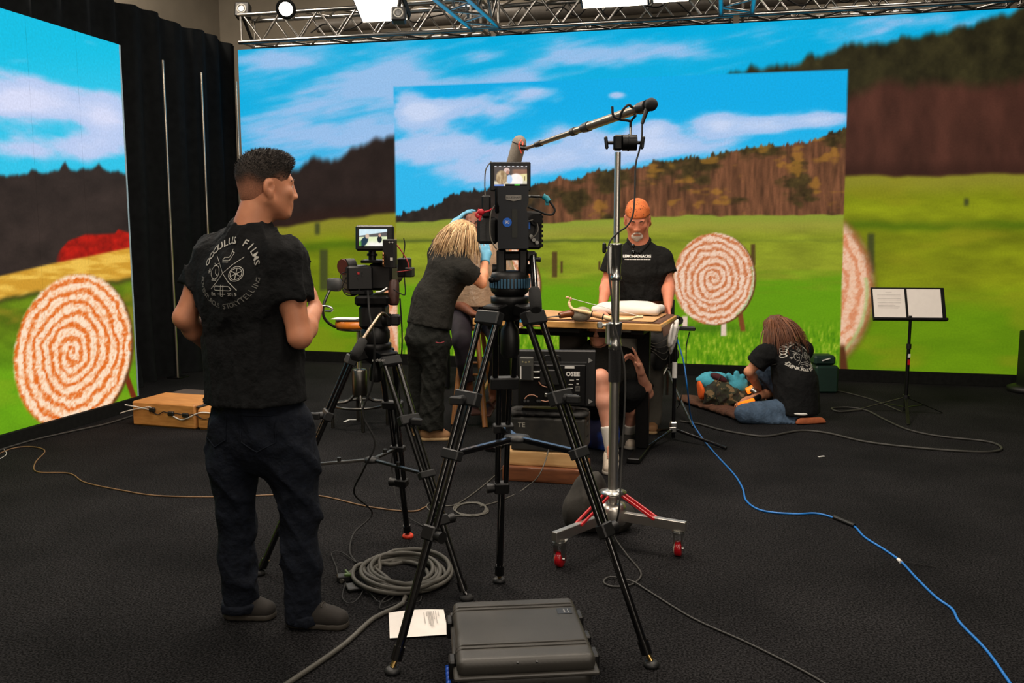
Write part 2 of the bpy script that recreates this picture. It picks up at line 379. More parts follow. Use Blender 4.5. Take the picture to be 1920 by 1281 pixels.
def blobs(x, y, L):
    t = 0
    for cx, cy, rx, ry, s in L: t = t+s*np.exp(-((x-cx)/rx)**2-((y-cy)/ry)**2)
    return t
def target_disc(c, x, y, cx, cy, rx, ry, tilt, soft, seed, rings=9.5, pale=(240, 206, 186), dark=(200, 110, 58)):
    ct, st = math.cos(tilt), math.sin(tilt); u = ((x-cx)*ct+(y-cy)*st)/rx; v = (-(x-cx)*st+(y-cy)*ct)/ry
    nz = fbm(x/(rx*.07), y/(rx*.07), seed, 3); r = np.sqrt(u*u+v*v)+(nz-.5)*.035; th = np.arctan2(v, u)
    c = mixc(c, (96, 58, 30), ss(1+soft, 1-soft, np.sqrt(((u-.045)/1.0)**2+(v-.01)**2)))        # the thick rim
    w = ss(1+soft, 1-soft, r); ph = (r*rings+th/(2*PI)+(fbm(x/(rx*.25), y/(rx*.25), seed+3, 3)-.5)*.95)
    g = .5+.5*np.cos(2*PI*ph); n2 = fbm(x/(rx*.035), y/(rx*.035), seed+9, 3)
    k = np.clip(ss(.35, .95, g)*.85+(n2-.5)*1.7+.06, 0, 1)
    col = np.asarray(pale)[None, None]*(1-k[..., None])+np.asarray(dark)[None, None]*k[..., None]
    return mixc(c, col, w)
def outer_picture(x, y):
    """the soft, enlarged landscape that fills the whole back wall"""
    c = np.zeros(x.shape+(3,)); c[:] = (2, 172, 222)
    c = mixc(c, (60, 178, 232), ss(120, 320, y)*.7)
    f = fbm(x/150+2, (y+x*.16)/46, 5, 5); st = fbm((x+y*.5)/190, (y+x*.22)/13, 9, 4)
    cl = blobs(x, y, [(500, 112, 90, 16, .45), (700, 140, 140, 26, .35), (820, 185, 150, 38, .5), (560, 230, 130, 55, .45), (700, 235, 120, 45, .35), (1120, 105, 130, 26, .6), (1280, 95, 70, 16, .4), (950, 140, 90, 28, .4), (460, 320, 70, 60, .3), (1500, 70, 160, 28, .25), (1750, 40, 120, 18, .3)])
    w = ss(.36, .72, f*.72+cl*.78+(st-.5)*.22)
    c = mixc(c, (164, 192, 234), w*.9); c = mixc(c, (196, 208, 240), ss(.72, 1.0, f*.72+cl*.62)*.55)
    hl = interp(x, [(400, 345), (560, 318), (590, 292), (620, 300), (660, 276), (700, 262), (745, 250), (1300, 180), (1380, 137), (1480, 118), (1600, 88), (1700, 72), (1800, 50), (1860, 34), (1960, 6), (2600, -150)])
    hl = hl+(fbm(x/22, x*0, 21, 3)-.5)*22
    hb = interp(x, [(400, 450), (560, 418), (745, 398), (1300, 340), (1580, 330), (2200, 326)])+(fbm(x/40, x*0, 31, 2)-.5)*8
    left = x < 1100
    hill = ss(-9, 9, y-hl)
    fo = fbm(x/26, y/30, 41, 4)
    hc = np.where(left[..., None], np.array([40, 30, 27.])*(.8+.4*fo[..., None]), np.array([44, 40, 22.])*(.55+.9*fo[..., None]))
    c = mixc(c, hc, hill)
    br = interp(x, [(1100, 300), (1580, 196), (1650, 165), (1760, 152), (1850, 160), (1960, 130), (2300, 90)])+(fbm(x/60, x*0, 51, 3)-.5)*34
    wb = ss(-18, 18, y-br)*(x > 1100); c = mixc(c, np.array([78, 44, 35.])*(.72+.5*fbm(x/34, y/70, 61, 3)[..., None]), wb*.92)
    c = mixc(c, (46, 26, 20), ss(hb-36, hb-6, y)*hill*.55)
    fw = ss(-5, 5, y-hb); n = fbm(x/90, y/28, 71, 4)
    base = np.where(left[..., None], np.array([118, 132, 18.]), np.array([122, 130, 18.]))*(.78+.44*n[..., None])
    fc = mixc(base, (138, 132, 42), ss(hb+48, hb+8, y)*.85)
    fc = mixc(fc, (58, 92, 8), np.exp(-((y-hb-interp(x, [(400, 42), (745, 52), (1300, 90), (1900, 96)]))/9)**2)*.55)
    fc = mixc(fc, (82, 138, 8), ss(520, 600, y)*.6*np.where(left, 1., 1.)); fc = mixc(fc, (140, 134, 26), ss(.5, .75, fbm(x/120+7, y/40, 81, 3))*.4)
    c = mixc(c, fc, fw)
    for (pxx_, y0, y1, wd) in ((607, 468, 545, 7), (1633, 438, 512, 6), (1812, 372, 386, 4), (595, 418, 440, 4)):
        c = mixc(c, (58, 62, 34), ss(wd+4, wd-3, np.abs(x-pxx_))*ss(y0-5, y0+5, y)*ss(y1+5, y1-5, y)*.85)
    c = target_disc(c, x, y, 1512, 548, 122, 150, .12, .10, 5, 5., (232, 190, 160), (212, 136, 96))
    c = mixc(c, (150, 190, 110), np.exp(-((np.hypot((x-1512)/122, (y-548)/150)-.93)/.03)**2)*(x > 1540)*(y > 520)*.6)
    c = target_disc(c, x, y, 810, 560, 92, 165, 0., .10, 8, 5., (232, 190, 160), (212, 136, 96))
    c = mixc(c, (84, 46, 24), ss(11, 5, np.abs(x-1576-(y-650)*.14))*ss(640, 655, y))
    return c
INSET = [(738, 163), (1590, 130), (1571, 800), (749, 800)]
def inset_picture(x, y):
    """the sharp view shown in front of the studio camera"""
    c = np.zeros(x.shape+(3,)); c[:] = (10, 170, 228)
    c = mixc(c, (70, 190, 238), ss(180, 330, y)*.6)
    f = fbm(x/110+4, (y+x*.2)/38+3, 105, 6)
    cl = blobs(x, y, [(770, 195, 45, 26, .5), (800, 225, 70, 30, .45), (900, 200, 110, 22, .6), (1010, 172, 70, 16, .55), (790, 290, 80, 30, .5), (900, 275, 110, 22, .4), (1100, 255, 80, 24, .5), (1230, 240, 48, 22, .65), (1345, 232, 55, 26, .75), (1440, 235, 50, 20, .6), (1060, 300, 150, 26, .65), (1250, 275, 130, 20, .5), (1540, 225, 60, 16, .5), (1155, 178, 20, 8, .5), (900, 325, 110, 22, .5)])
    v = f*.62+cl*.86; w = ss(.44, .71, v); c = mixc(c, (176, 198, 236), w*.95); c = mixc(c, (212, 220, 244), ss(.72, 1.0, v)*.7)
    hl = interp(x, [(730, 404), (770, 396), (800, 388), (840, 372), (880, 360), (930, 352), (1010, 342), (1080, 332), (1110, 322), (1180, 312), (1250, 298), (1330, 290), (1400, 276), (1450, 268), (1520, 262), (1560, 248), (1600, 238)])
    sp = fbm(x/7, x*0, 121, 2); hl = hl-np.abs(sp-.5)*20+4+(fbm(x/30, x*0, 123, 2)-.5)*10
    hb = interp(x, [(730, 418), (860, 412), (1000, 422), (1100, 412), (1250, 405), (1590, 402)])+(fbm(x/30, x*0, 131, 2)-.5)*5
    hill = ss(-2.5, 2.5, y-hl); fo = fbm(x/11, y/13, 141, 5); sel = ss(940, 1080, x)[..., None]
    hc = np.array([44, 37, 33.])*(.75+.5*fo[..., None])*(1-sel)+np.array([62, 50, 26.])*(.5+fo[..., None])*sel
    wb = ss(.40, .62, fbm(x/60+1, y/34, 151, 4)+ss(0, 90, y-hl)*.28-.06)*ss(960, 1060, x); tr = fbm(x/6, y/40, 161, 3)
    hc = mixc(hc, np.array([112, 70, 48.])*(.55+.9*tr[..., None]), wb*.85); hc = mixc(hc, (168, 118, 42), ss(.62, .8, fbm(x/34, y/20, 171, 3))*ss(960, 1060, x)*.6)
    c = mixc(c, hc, hill)
    fw = ss(-2, 2, y-hb); n = fbm(x/60, y/14, 181, 5)
    fc = np.array([134, 144, 36.])*(.82+.36*n[..., None])
    fc = mixc(fc, (152, 148, 60), ss(hb+46, hb+14, y)*.8); fc = mixc(fc, (134, 152, 50), ss(hb+22, hb+2, y)*.7)
    fc = mixc(fc, (70, 84, 32), np.exp(-((y-452-(fbm(x/40, x*0, 191, 2)-.5)*5)/3.2)**2)*(.2+.5*ss(1260, 1120, x)))
    fc = mixc(fc, (92, 148, 12), ss(498, 552, y+(fbm(x/70, y/10, 187, 4)-.5)*46)*.85)
    gr = fbm(x/3.2, y/11, 201, 4); fc = mixc(fc, (178, 190, 62), ss(.5, .78, gr)*ss(590, 640, y)*.75); fc = mixc(fc, (62, 116, 10), ss(.5, .25, gr)*ss(590, 640, y)*.7)
    c = mixc(c, fc, fw)
    for (p, y0, y1, wd) in ((1040, 472, 520, 4.5), (1053, 490, 512, 2), (1412, 458, 498, 4), (1124, 490, 506, 2), (1232, 480, 500, 2)):
        c = mixc(c, (78, 56, 30), ss(wd+1.5, wd-1, np.abs(x-p))*ss(y0-2, y0+2, y)*ss(y1+2, y1-2, y)*.9)
    c = mixc(c, (58, 100, 12), np.exp(-((y-616)/9)**2-((x-1330)/75)**2)*.7)
    c = mixc(c, (120, 66, 34), ss(6, 3.5, np.abs(x-1388-(y-590)*.17))*ss(560, 565, y)*ss(624, 618, y))
    c = mixc(c, (222, 196, 176), ss(6, 4, np.abs(x-1357))*ss(595, 600, y)*ss(632, 628, y)); c = mixc(c, (222, 196, 176), ss(6, 4, np.abs(x-1284))*ss(590, 596, y)*ss(618, 612, y))
    c = target_disc(c, x, y, 1338, 523, 76, 86, .10, .02, 3, 6.6, (238, 206, 182), (196, 112, 66))
    c = mixc(c, (110, 190, 120), np.exp(-((np.hypot((x-1338)/76, (y-523)/86)-.965)/.018)**2)*(x > 1380)*(y > 500)*.55)
    c = target_disc(c, x, y, 938, 540, 74, 88, .1, .02, 13, 6.6, (238, 206, 182), (196, 112, 66))
    return c
def left_picture(x, y):
    c = np.zeros(x.shape+(3,)); c[:] = (6, 190, 226)
    c = mixc(c, (90, 200, 236), ss(60, 200, y)*.5)
    f = fbm(x/110+9, (y-x*.2)/46, 305, 5); cl = blobs(x, y, [(30, 185, 70, 34, .55), (110, 195, 80, 34, .6), (200, 215, 50, 34, .55), (40, 112, 40, 10, .35), (150, 128, 50, 10, .3), (60, 275, 130, 42, .5), (190, 275, 80, 36, .5), (-150, 200, 150, 70, .5)])
    v = f*.55+cl*.75; c = mixc(c, (186, 204, 240), ss(.42, .66, v)); c = mixc(c, (222, 224, 248), ss(.66, .95, v)*.8)
    hl = interp(x, [(-900, 500), (-200, 360), (0, 330), (50, 330), (60, 318), (75, 326), (112, 318), (122, 305), (132, 318), (175, 315), (185, 308), (200, 320), (245, 325)])+(fbm(x/12, x*0, 311, 3)-.5)*10
    c = mixc(c, np.array([50, 40, 36.])*(.75+.5*fbm(x/40, y/34, 321, 4)[..., None]), ss(-5, 5, y-hl))
    hb = interp(x, [(-900, 760), (0, 518), (100, 494), (180, 478), (245, 464)])
    rd = interp(x, [(100, 495), (112, 470), (128, 452), (160, 440), (185, 440), (215, 438), (222, 430), (250, 440)]); c = mixc(c, np.array([176, 26, 16.])*(.7+.5*fbm(x/9, y/9, 331, 3)[..., None]), ss(-3, 3, y-rd)*ss(100, 118, x))
    fd = mixc(np.zeros(x.shape+(3,))+np.array([206, 152, 48.]), (236, 190, 80), ss(.4, .7, fbm(x/50, y/10, 341, 4)))
    gl = hb+interp(x, [(-900, 120), (0, 45), (245, 62)])+(fbm(x/20, x*0, 351, 2)-.5)*8
    g = np.array([98, 124, 20.])*(.7+.55*fbm(x/50, y/26, 361, 4)[..., None]); g = mixc(g, (150, 130, 34), ss(.5, .8, fbm(x/60+5, y/30, 371, 3))*.6); g = mixc(g, (108, 184, 20), ss(600, 740, y)*.6)
    fd = mixc(fd, g, ss(-4, 4, y-gl)); fd = mixc(fd, (58, 62, 22), np.exp(-((y-gl)/5)**2)*.75)
    c = mixc(c, fd, ss(-3, 3, y-hb))
    c = mixc(c, (112, 44, 20), ss(7, 4, np.abs(x-242-(y-720)*.36))*ss(690, 700, y)*ss(750, 744, y)); 
    c = target_disc(c, x, y, 136, 660, 108, 148, .22, .03, 303, 6.8, (255, 226, 196), (226, 108, 34))
    return c
def led_face(name, origin, ux, nu, nv, du, dv, fn, parent, base, mt):
    gu, gv = np.meshgrid(np.arange(nu+1)*du, np.arange(nv+1)*dv, indexing='ij')
    P = np.asarray(origin)[None, None]+gu[..., None]*np.asarray(ux)[None, None]+gv[..., None]*UZ[None, None]
    x, y = proj(P); c = fn(x, y)/255.
    c = np.clip(c, 0, 1); c = np.where(c <= .04045, c/12.92, ((c+.055)/1.055)**2.4)
    i = np.arange(nu)[:, None]*(nv+1)+np.arange(nv)[None, :]; Q = np.stack([i, i+nv+1, i+nv+2, i+1], -1).reshape(-1, 4)
    o = npmesh(name, P.reshape(-1, 3), Q, mt, parent, base, smooth=False)
    a = o.data.attributes.new('picture', 'FLOAT_COLOR', 'POINT'); rgba = np.ones((P.shape[0]*P.shape[1], 4), np.float32); rgba[:, :3] = c.reshape(-1, 3); a.data.foreach_set('color', rgba.ravel())
    return o
def inside(x, y, poly):
    """how far a picture point lies inside the inset, softened over one step of the LED grid"""
    w = np.ones(x.shape)
    for i in range(len(poly)):
        (x0, y0), (x1, y1) = poly[i], poly[(i+1) % len(poly)]; w = np.minimum(w, np.clip(.5+((x1-x0)*(y-y0)-(y1-y0)*(x-x0))/math.hypot(x1-x0, y1-y0)/2.4, 0, 1))
    return w
def back_picture(x, y): return mixc(outer_picture(x, y), inset_picture(x, y), inside(x, y, INSET))
ledm = pic_material('led_picture')
blackm = mat('black_anodised_metal', (16, 16, 17), .45, .6, var=.2, scale=40)
blackp = mat('black_moulded_plastic', (10, 10, 11), .5, 0, var=.2, scale=60, bump=.05, bscale=400)
skirt = mat('black_felt_skirt', (20, 21, 20), .95, var=.3, scale=30, spec=.15)
lw = Thing('led_wall', 'wide LED video wall at the back showing field, hills and straw target under blue sky', 'video wall', (0, YB, 0))
X0, X1 = -5.47, 4.53
led_face('screen_face', (X0, YB, Z0), V(1, 0, 0), 834, 287, (X1-X0)/834, (Z1-Z0)/287, back_picture, lw.o, lw.base, ledm)
lw.part('cabinet_back', MB().box(((X0+X1)/2, YB+.07, (Z0+Z1)/2), (X1-X0, .12, Z1-Z0)), blackm)
lw.part('base_skirt', MB().box(((X0+X1)/2, YB+.04, Z0/2), (X1-X0+.1, .14, Z0-.004)), skirt)
ls = Thing('led_side_wall', 'shorter LED video wall on the left showing a large orange straw target', 'video wall', (XL, 5, 0))
ys = [6.48-.5*k for k in range(8)]
for k in range(7):
    y0, y1 = ys[k+1]+.0005, ys[k]-.0005
    pn = led_face('led_panel', (XL, y0, ZL0), V(0, 1, 0), 42, 243, (y1-y0)/42, (ZL1-ZL0)/243, left_picture, ls.o, ls.base, ledm)
    pn.data.flip_normals()
ls.part('cabinet_back', MB().box((XL-.07, (ys[0]+ys[-1])/2, (ZL0+ZL1)/2), (.12, ys[0]-ys[-1], ZL1-ZL0)), blackm)
ls.part('edge_strip', MB().box((XL-.03, ys[0]+.014, (ZL0+ZL1)/2), (.05, .024, ZL1-ZL0)), mat('pale_edge_strip', (150, 175, 190), .4))
ls.part('base_skirt', MB().box((XL-.02, (ys[0]+ys[-1])/2, ZL0/2), (.1, ys[0]-ys[-1], ZL0-.004)), skirt)
# ---- pleated black drape behind the side wall, running to the corner
def drape(name, P0, P1, z0, z1f, amp, n, label, seed):
    r = np.random.default_rng(seed); P0 = np.asarray(P0, float); P1 = np.asarray(P1, float); d = nrm(P1-P0); nn = np.array([-d[1], d[0], 0.]); Lg = np.linalg.norm(P1-P0)
    nu, nv = n, 30; u = np.linspace(0, 1, nu); ph = np.cumsum(r.uniform(.08, .62, nu)); ph2 = r.uniform(0, 6)
    t = np.linspace(0, 1, nv); Vv = np.zeros((nu, nv, 3))
    for j in range(nv):
        z = z0+(z1f(u)-z0)*t[j]; a = amp*(1.25-.55*t[j])*(1+(1-t[j])**8*.8)
        off = a*(np.sin(ph)+.35*np.sin(ph*.37+ph2+2*t[j]))
        Vv[:, j] = P0+np.outer(u*Lg, d)+np.outer(off, nn); Vv[:, j, 2] = z
    back = Vv.copy()-nn*.02; A = np.concatenate([Vv.reshape(-1, 3), back.reshape(-1, 3)]); i = (np.arange(nu-1)[:, None]*nv+np.arange(nv-1)[None]).ravel(); o = nu*nv
    Q = np.concatenate([np.stack([i, i+nv, i+nv+1, i+1], 1), np.stack([i+o, i+1+o, i+nv+1+o, i+nv+o], 1)])
    ob = npmesh(name, A, Q, blackcloth, None, P0); ob.location = tuple(P0); tag(ob, label, 'curtain'); return ob
XD = -5.62
zt = lambda y: atx(443, 76, XD)[2]
drape('stage_curtain', (XD, 3.2, 0), (XD, 9.55, 0), 0.004, lambda u: 3.66-.03*np.sin(u*40)*.4, .05, 300, 'long pleated black drape hanging behind the side LED wall up to the corner', 4)
galv = mat('brushed_galvanised_steel', (190, 180, 165), .35, .9, var=.1, scale=20, stretch=(1, 1, .1))
drape_x = XD+.14
for k, (pxl, top, bot, lab) in enumerate(((305, 113, (330, 705), 'thin upright pole nearest the side LED wall against the black drape'), (377, 136, None, 'middle thin upright pole against the black drape'), (443, 153, None, 'thin upright pole at the left end of the big LED wall'))):
    p = atx(pxl, top, drape_x if k < 2 else -5.41); t = Thing('upright_pole', lab, 'pole', (p[0], p[1], 0), 'upright poles in front of the drape')
    t.part('pole', MB().cyl((p[0], p[1], .01), (p[0], p[1], p[2]), .012, n=10), galv)
    t.part('base_plate', MB().box((p[0], p[1], .005), (.16, .16, .01), b=.003), blackm)
# pooled hem of the drape beside the first pole
pc = fl(300, 700); bd = Body()
for k in range(9): bd.ell(pc+V(random.uniform(-.12, .12), random.uniform(-.28, .3), .04), (random.uniform(.07, .12), random.uniform(.1, .16), random.uniform(.04, .09)), rotz(random.uniform(0, 3)), .03)
bd.noise(folds(.012, 3, (30, 30, 30))).cut((0, 0, .004), (0, 0, -1))
v_, q_ = bd.solve(.016); o = npmesh('bunched_cloth', v_, q_, blackcloth, None, (pc[0], pc[1], 0)); o.location = (pc[0], pc[1], 0); tag(o, 'bunched black cloth pooled on the floor at the foot of the drape', 'cloth')
# ---- trusses
alu = mat('aluminium_truss_tube', (178, 176, 172), .28, 1., var=.08, scale=25)
def truss(name, label, A, B, s, lace_n, group=None, up=UZ):
    A = np.asarray(A, float); B = np.asarray(B, float); d = nrm(B-A); x = nrm(np.cross(d, up)); y = np.cross(x, d); L_ = np.linalg.norm(B-A)
    t = Thing(name, label, 'truss', A, group); cs = [(-1, -1), (1, -1), (1, 1), (-1, 1)]; h = s/2
    P = lambda c, u: A+d*u+x*c[0]*h+y*c[1]*h
    for c in cs: t.part('chord', MB().cyl(P(c, 0), P(c, L_), .025, n=12), alu)
    for u in (.03, L_-.03):
        ends = MB()
        for i in range(4): ends.cyl(P(cs[i], u), P(cs[(i+1) % 4], u), .016, n=8)
        t.part('end_frame', ends, alu)
    for i in range(4):
        a, b = cs[i], cs[(i+1) % 4]
        for k in range(lace_n):
            u0, u1 = .06+(L_-.12)*k/lace_n, .06+(L_-.12)*(k+1)/lace_n
            t.part('lacing_tube', MB().cyl(P(a if k % 2 else b, u0), P(b if k % 2 else a, u1), .0125, n=7, caps=False), alu)
    return t
zt0 = Z1+.06
yT = YB-.02
TR = [(-5.45, -2.56), (-2.50, .02), (.08, 2.6), (2.66, 4.5)]
for k, (a, b) in enumerate(TR):
    lab = ['box truss section above the left end of the big LED wall', 'box truss section above the LED wall between the two crossing trusses', 'box truss section above the LED wall right of the second crossing truss', 'box truss section at the far right end above the LED wall'][k]
    truss('box_truss', lab, (a, yT+.17, zt0+.17), (b, yT+.17, zt0+.17), .30, max(6, int((b-a)/.24)), 'truss run above the LED wall')
for k, xc in enumerate((-2.53, .05)):
    truss('crossing_truss', ['box truss running toward the viewer over the left of the set, near the square softbox', 'box truss running toward the viewer overhead, right of the second softbox'][k], (xc, 4.2, zt0+.17), (xc, yT-.02, zt0+.17), .30, 20, 'crossing trusses')
# ================================================================== EQUIPMENT
steel = mat('polished_chrome_steel', (215, 210, 202), .34, 1., var=.05, scale=20)
zinc = mat('zinc_plated_steel', (190, 190, 186), .3, 1., var=.1, scale=40)
darksteel = mat('dark_satin_steel', (92, 90, 86), .35, 1., var=.15, scale=30)
rubber = mat('black_rubber', (14, 14, 14), .8, var=.2)
foam = mat('black_foam_grip', (24, 24, 24), .95, var=.3, scale=200, bump=.3)
carbon = mat('black_gloss_tube', (10, 10, 11), .22, .0, var=.2, coat=.4)
greyp = mat('dark_grey_plastic', (26, 27, 28), .5, var=.12, scale=50)
redp = mat('red_powder_coat', (190, 22, 30), .35, var=.1, coat=.3)
brass = mat('brass_foot', (190, 160, 100), .3, 1.)
whitep = mat('white_print', (215, 213, 208), .6, var=.03)
bluep = mat('blue_plastic', (18, 92, 190), .4, var=.1)
bluegrey = mat('blue_grey_rubber_ring', (52, 92, 118), .6, var=.15)
oak = mat('oak_plywood', (176, 116, 58), .5, col2=(206, 146, 80), scale=9, stretch=(1, 6, 6), bump=.05)
birch = mat('birch_plywood', (188, 144, 92), .55, col2=(206, 166, 114), scale=8, stretch=(1, 5, 5))
redwood = mat('stained_brown_plywood', (92, 52, 30), .5, col2=(122, 72, 42), scale=8, stretch=(1, 6, 6))
worn = mat('worn_black_painted_wood', (24, 24, 22), .65, col2=(42, 40, 35), scale=14, bump=.1)
paper = mat('white_paper', (232, 226, 220), .8, var=.02)
ink = mat('grey_print_ink', (120, 116, 114), .8)
RC = rotz(YAW)                                     # boxes squared up to the viewer's heading
def prect(mb, x0, y0, x1, y1, d, th, rot=0., b=.004, tilt=0.):
    """a box whose near face spans a measured rectangle at depth d, th metres thick"""
    c = dp((x0+x1)/2, (y0+y1)/2, d); R = RC@rotz(rot)@rotx(tilt); w = (x1-x0)*d/F; h = (y1-y0)*d/F
    return mb.box(c+R@V(0, th/2, 0), (w, th, h), R, b)
def scr_mat():
    m = pic_material('monitor_picture'); m.node_tree.nodes['Principled BSDF'].inputs['Roughness'].default_value = .2; return m
scrm = scr_mat()
def small_screen(t, o, ux, uy, fn, nu, nv, parent=None):
    gu, gv = np.meshgrid(np.linspace(0, 1, nu+1), np.linspace(0, 1, nv+1), indexing='ij')
    P = np.asarray(o)+gu[..., None]*np.asarray(ux)+gv[..., None]*np.asarray(uy); c = np.clip(fn(gu, 1-gv)/255., 0, 1); c = np.where(c <= .04045, c/12.92, ((c+.055)/1.055)**2.4)
    i = np.arange(nu)[:, None]*(nv+1)+np.arange(nv)[None, :]; Q = np.stack([i, i+nv+1, i+nv+2, i+1], -1).reshape(-1, 4)
    ob = t.npart('screen', P.reshape(-1, 3), Q, scrm, parent, 'lit monitor picture'); a = ob.data.attributes.new('picture', 'FLOAT_COLOR', 'POINT')
    rg = np.ones(((nu+1)*(nv+1), 4), np.float32); rg[:, :3] = c.reshape(-1, 3); a.data.foreach_set('color', rg.ravel()); return ob
def E2(x, y, cx, cy, rx, ry, s=.12): return ss(1+s, 1-s, np.hypot((x-cx)/rx, (y-cy)/ry))
def pic_b(x, y):
    c = np.zeros(x.shape+(3,)); c[:] = (92, 84, 80); c = mixc(c, (150, 112, 92), ss(.5, .62, x)*ss(.12, .2, y)); c = mixc(c, (238, 226, 168), ss(-.03, .03, y-.52+x*.14)*ss(.5, .6, x)); c = mixc(c, (225, 215, 190), ss(.7, .8, y))
    c = mixc(c, (255, 246, 242), E2(x, y, .66, .72, .22, .34)); c = mixc(c, (190, 215, 245), E2(x, y, .46, .66, .09, .22)); c = mixc(c, (224, 196, 186), E2(x, y, .38, .22, .09, .13)); c = mixc(c, (190, 140, 120), E2(x, y, .41, .32, .05, .1))
    h = fbm(x*22, y*5, 61, 3)[..., None]; c = mixc(c, np.array([120, 92, 62.])*(1-h)+np.array([236, 212, 170.])*h, E2(x, y, .22, .58, .17, .36)); c = mixc(c, (22, 20, 20), ss(.88, .92, y)*(x > .33)); c = mixc(c, (110, 140, 210), ss(.9, .93, y)*(x < .3))
    c = mixc(c, (80, 210, 60), (np.abs(y-.95) < .03)*(np.abs(x-.7) < .08)*1.); c = mixc(c, (235, 235, 240), (y < .035)*(np.sin(x*46) > .1)*1.); c = mixc(c, (120, 96, 60), (np.abs(x-.93) < .012)*(np.abs(y-.62) < .1)*1.)
    return c
def pic_a(x, y):
    c = np.zeros(x.shape+(3,)); c[:] = (216, 238, 246); c = mixc(c, (96, 92, 92), ss(-.02, .02, y-.40+x*.24)*ss(.02, -.02, y-.47+x*.02)); c = mixc(c, (226, 236, 190), ss(-.02, .02, y-.47+x*.04)); c = mixc(c, (250, 246, 238), ss(.6, .9, y)*ss(.2, .4, x))
    c = mixc(c, (40, 62, 78), E2(x+y*.25, y, .36, .74, .13, .3)); c = mixc(c, (214, 190, 168), E2(x, y, .29, .42, .07, .14)); c = mixc(c, (34, 40, 48), E2(x, y, .73, .6, .085, .2)); c = mixc(c, (216, 172, 150), E2(x, y, .74, .36, .045, .1)); c = mixc(c, (120, 190, 80), ss(.12, .02, x)*ss(.6, .8, y))
    return c
# ------------------------------------------------------------------ tripods
def tripod(name, label, apex, feet, fr, foot_mats, tip_r=.014, twin=.045, grip=True):
    apex = np.asarray(apex, float); base = V(apex[0], apex[1], 0); t = Thing(name, label, 'tripod', base)
    t.part('bowl', MB().lathe([(.03, -.07), (.055, -.05), (.068, -.02), (.072, .0), (.072, .02), (.05, .025)], apex, n=24), blackm)
    hubm = MB()
    for f in feet:
        dh = nrm(V(f[0]-apex[0], f[1]-apex[1], 0)); hubm.beam(apex+dh*.03+V(0, 0, -.02), apex+dh*.105+V(0, 0, -.035), .085, .045, bev=.006)
    t.part('leg_hub', hubm, blackm)
    c1, sp, c2 = fr; spts = []
    for i, f in enumerate(feet):
        f = np.asarray(f, float); dh = nrm(V(f[0]-apex[0], f[1]-apex[1], 0)); A = apex+dh*.105+V(0, 0, -.035); tg = np.cross(dh, UZ); Lg = np.linalg.norm(f-A); d = nrm(f-A)
        at = lambda u: A+(f-A)*u
        leg = t.part('leg', MB().beam(at(-.004), at(.035), twin*2+.03, .038, up=dh, bev=.005), greyp)
        for sgn in (-1, 1): t.part('upper_tube', MB().cyl(at(.02)+tg*sgn*twin, at(c1)+tg*sgn*twin*.86, .0125, n=10), carbon, leg)
        t.part('clamp', MB().beam(at(c1-.02), at(c1+.02), twin*2+.03, .036, up=dh, bev=.005).cyl(at(c1)+dh*.02, at(c1)+dh*.05, .016, n=10).box(at(c1)+dh*.055, (.05, .02, .03), frame(dh)[0][:, None]*0+np.eye(3), .005), greyp, leg)
        for sgn in (-1, 1): t.part('middle_tube', MB().cyl(at(c1)+tg*sgn*twin*.5, at(c2)+tg*sgn*twin*.42, .0115, n=10), carbon, leg)
        t.part('spreader_clamp', MB().beam(at(sp-.014), at(sp+.014), twin*1.5+.02, .034, up=dh, bev=.004), greyp, leg)
        t.part('lower_clamp', MB().beam(at(c2-.022), at(c2+.018), .062, .038, up=dh, bev=.005).cyl(at(c2)-tg*.03, at(c2)-tg*.062, .018, .022, n=8), blackp, leg)
        t.part('lower_tube', MB().cyl(at(c2), at(.965), tip_r, n=10).cyl(at(.93), at(.967), tip_r*1.35, n=10), carbon, leg)
        ft_ = t.part('foot', MB().lathe([(.02, 0), (.027, .002), (.028, .012), (.02, .02), (.008, .022)], f, n=16), foot_mats[i] if foot_mats[i] is not brass else greyp, leg)
        t.part('foot_pin', MB().cyl(at(.955), f+V(0, 0, .02), tip_r*.62, n=10), brass if foot_mats[i] is brass else carbon, leg)
        spts.append(at(sp))
    return t, spts
footA = [redp, rubber, rubber]; orange = mat('orange_red_foot', (232, 70, 44), .5)
fa = [fl(765, 1008), fl(875, 1125), fl(486, 1078)]; apA = dp(704, 652, 3.95)
tA, spA = tripod('camera_tripod', 'black tripod under the left film camera, with one orange-red foot', apA, fa, (.27, .5, .69), [orange, rubber, rubber], .014, .036)
hubA = dp(697, 862, 3.98)
spd = tA.part('spreader_hub', MB().lathe([(.01, -.012), (.035, -.01), (.035, .006), (.012, .014)], hubA, n=12), greyp)
for p in spA: tA.part('spreader_arm', MB().beam(hubA, p, .018, .012, bev=.002).cyl(hubA+(p-hubA)*.5+V(0, 0, .004), hubA+(p-hubA)*.5+V(0, 0, .022), .009, n=8), darksteel, spd)
fb = [fl(736, 1262), fl(1221, 1250), fl(936, 1092)]; apB = dp(956, 566, 3.30)
tB, spB = tripod('camera_tripod', 'black tripod in the middle carrying the film camera with the tall battery', apB, fb, (.25, .41, .63), [brass, brass, brass], .015, .042)
hubB = dp(962, 838, 3.35); hubB = V(apB[0]+.02, apB[1]+.03, np.mean([p[2] for p in spB]))
spd = tB.part('spreader_hub', MB().lathe([(.012, -.014), (.05, -.008), (.05, .008), (.012, .014)], hubB, n=16), greyp)
for p in spB: tB.part('spreader_arm', MB().beam(hubB, p, .026, .02, bev=.004), carbon, spd)
tB.part('bowl_handle', MB().lathe([(.012, 0), (.02, -.03), (.034, -.05), (.037, -.09), (.036, -.14), (.026, -.155)], apB+V(0, 0, -.055), n=18), blackp)
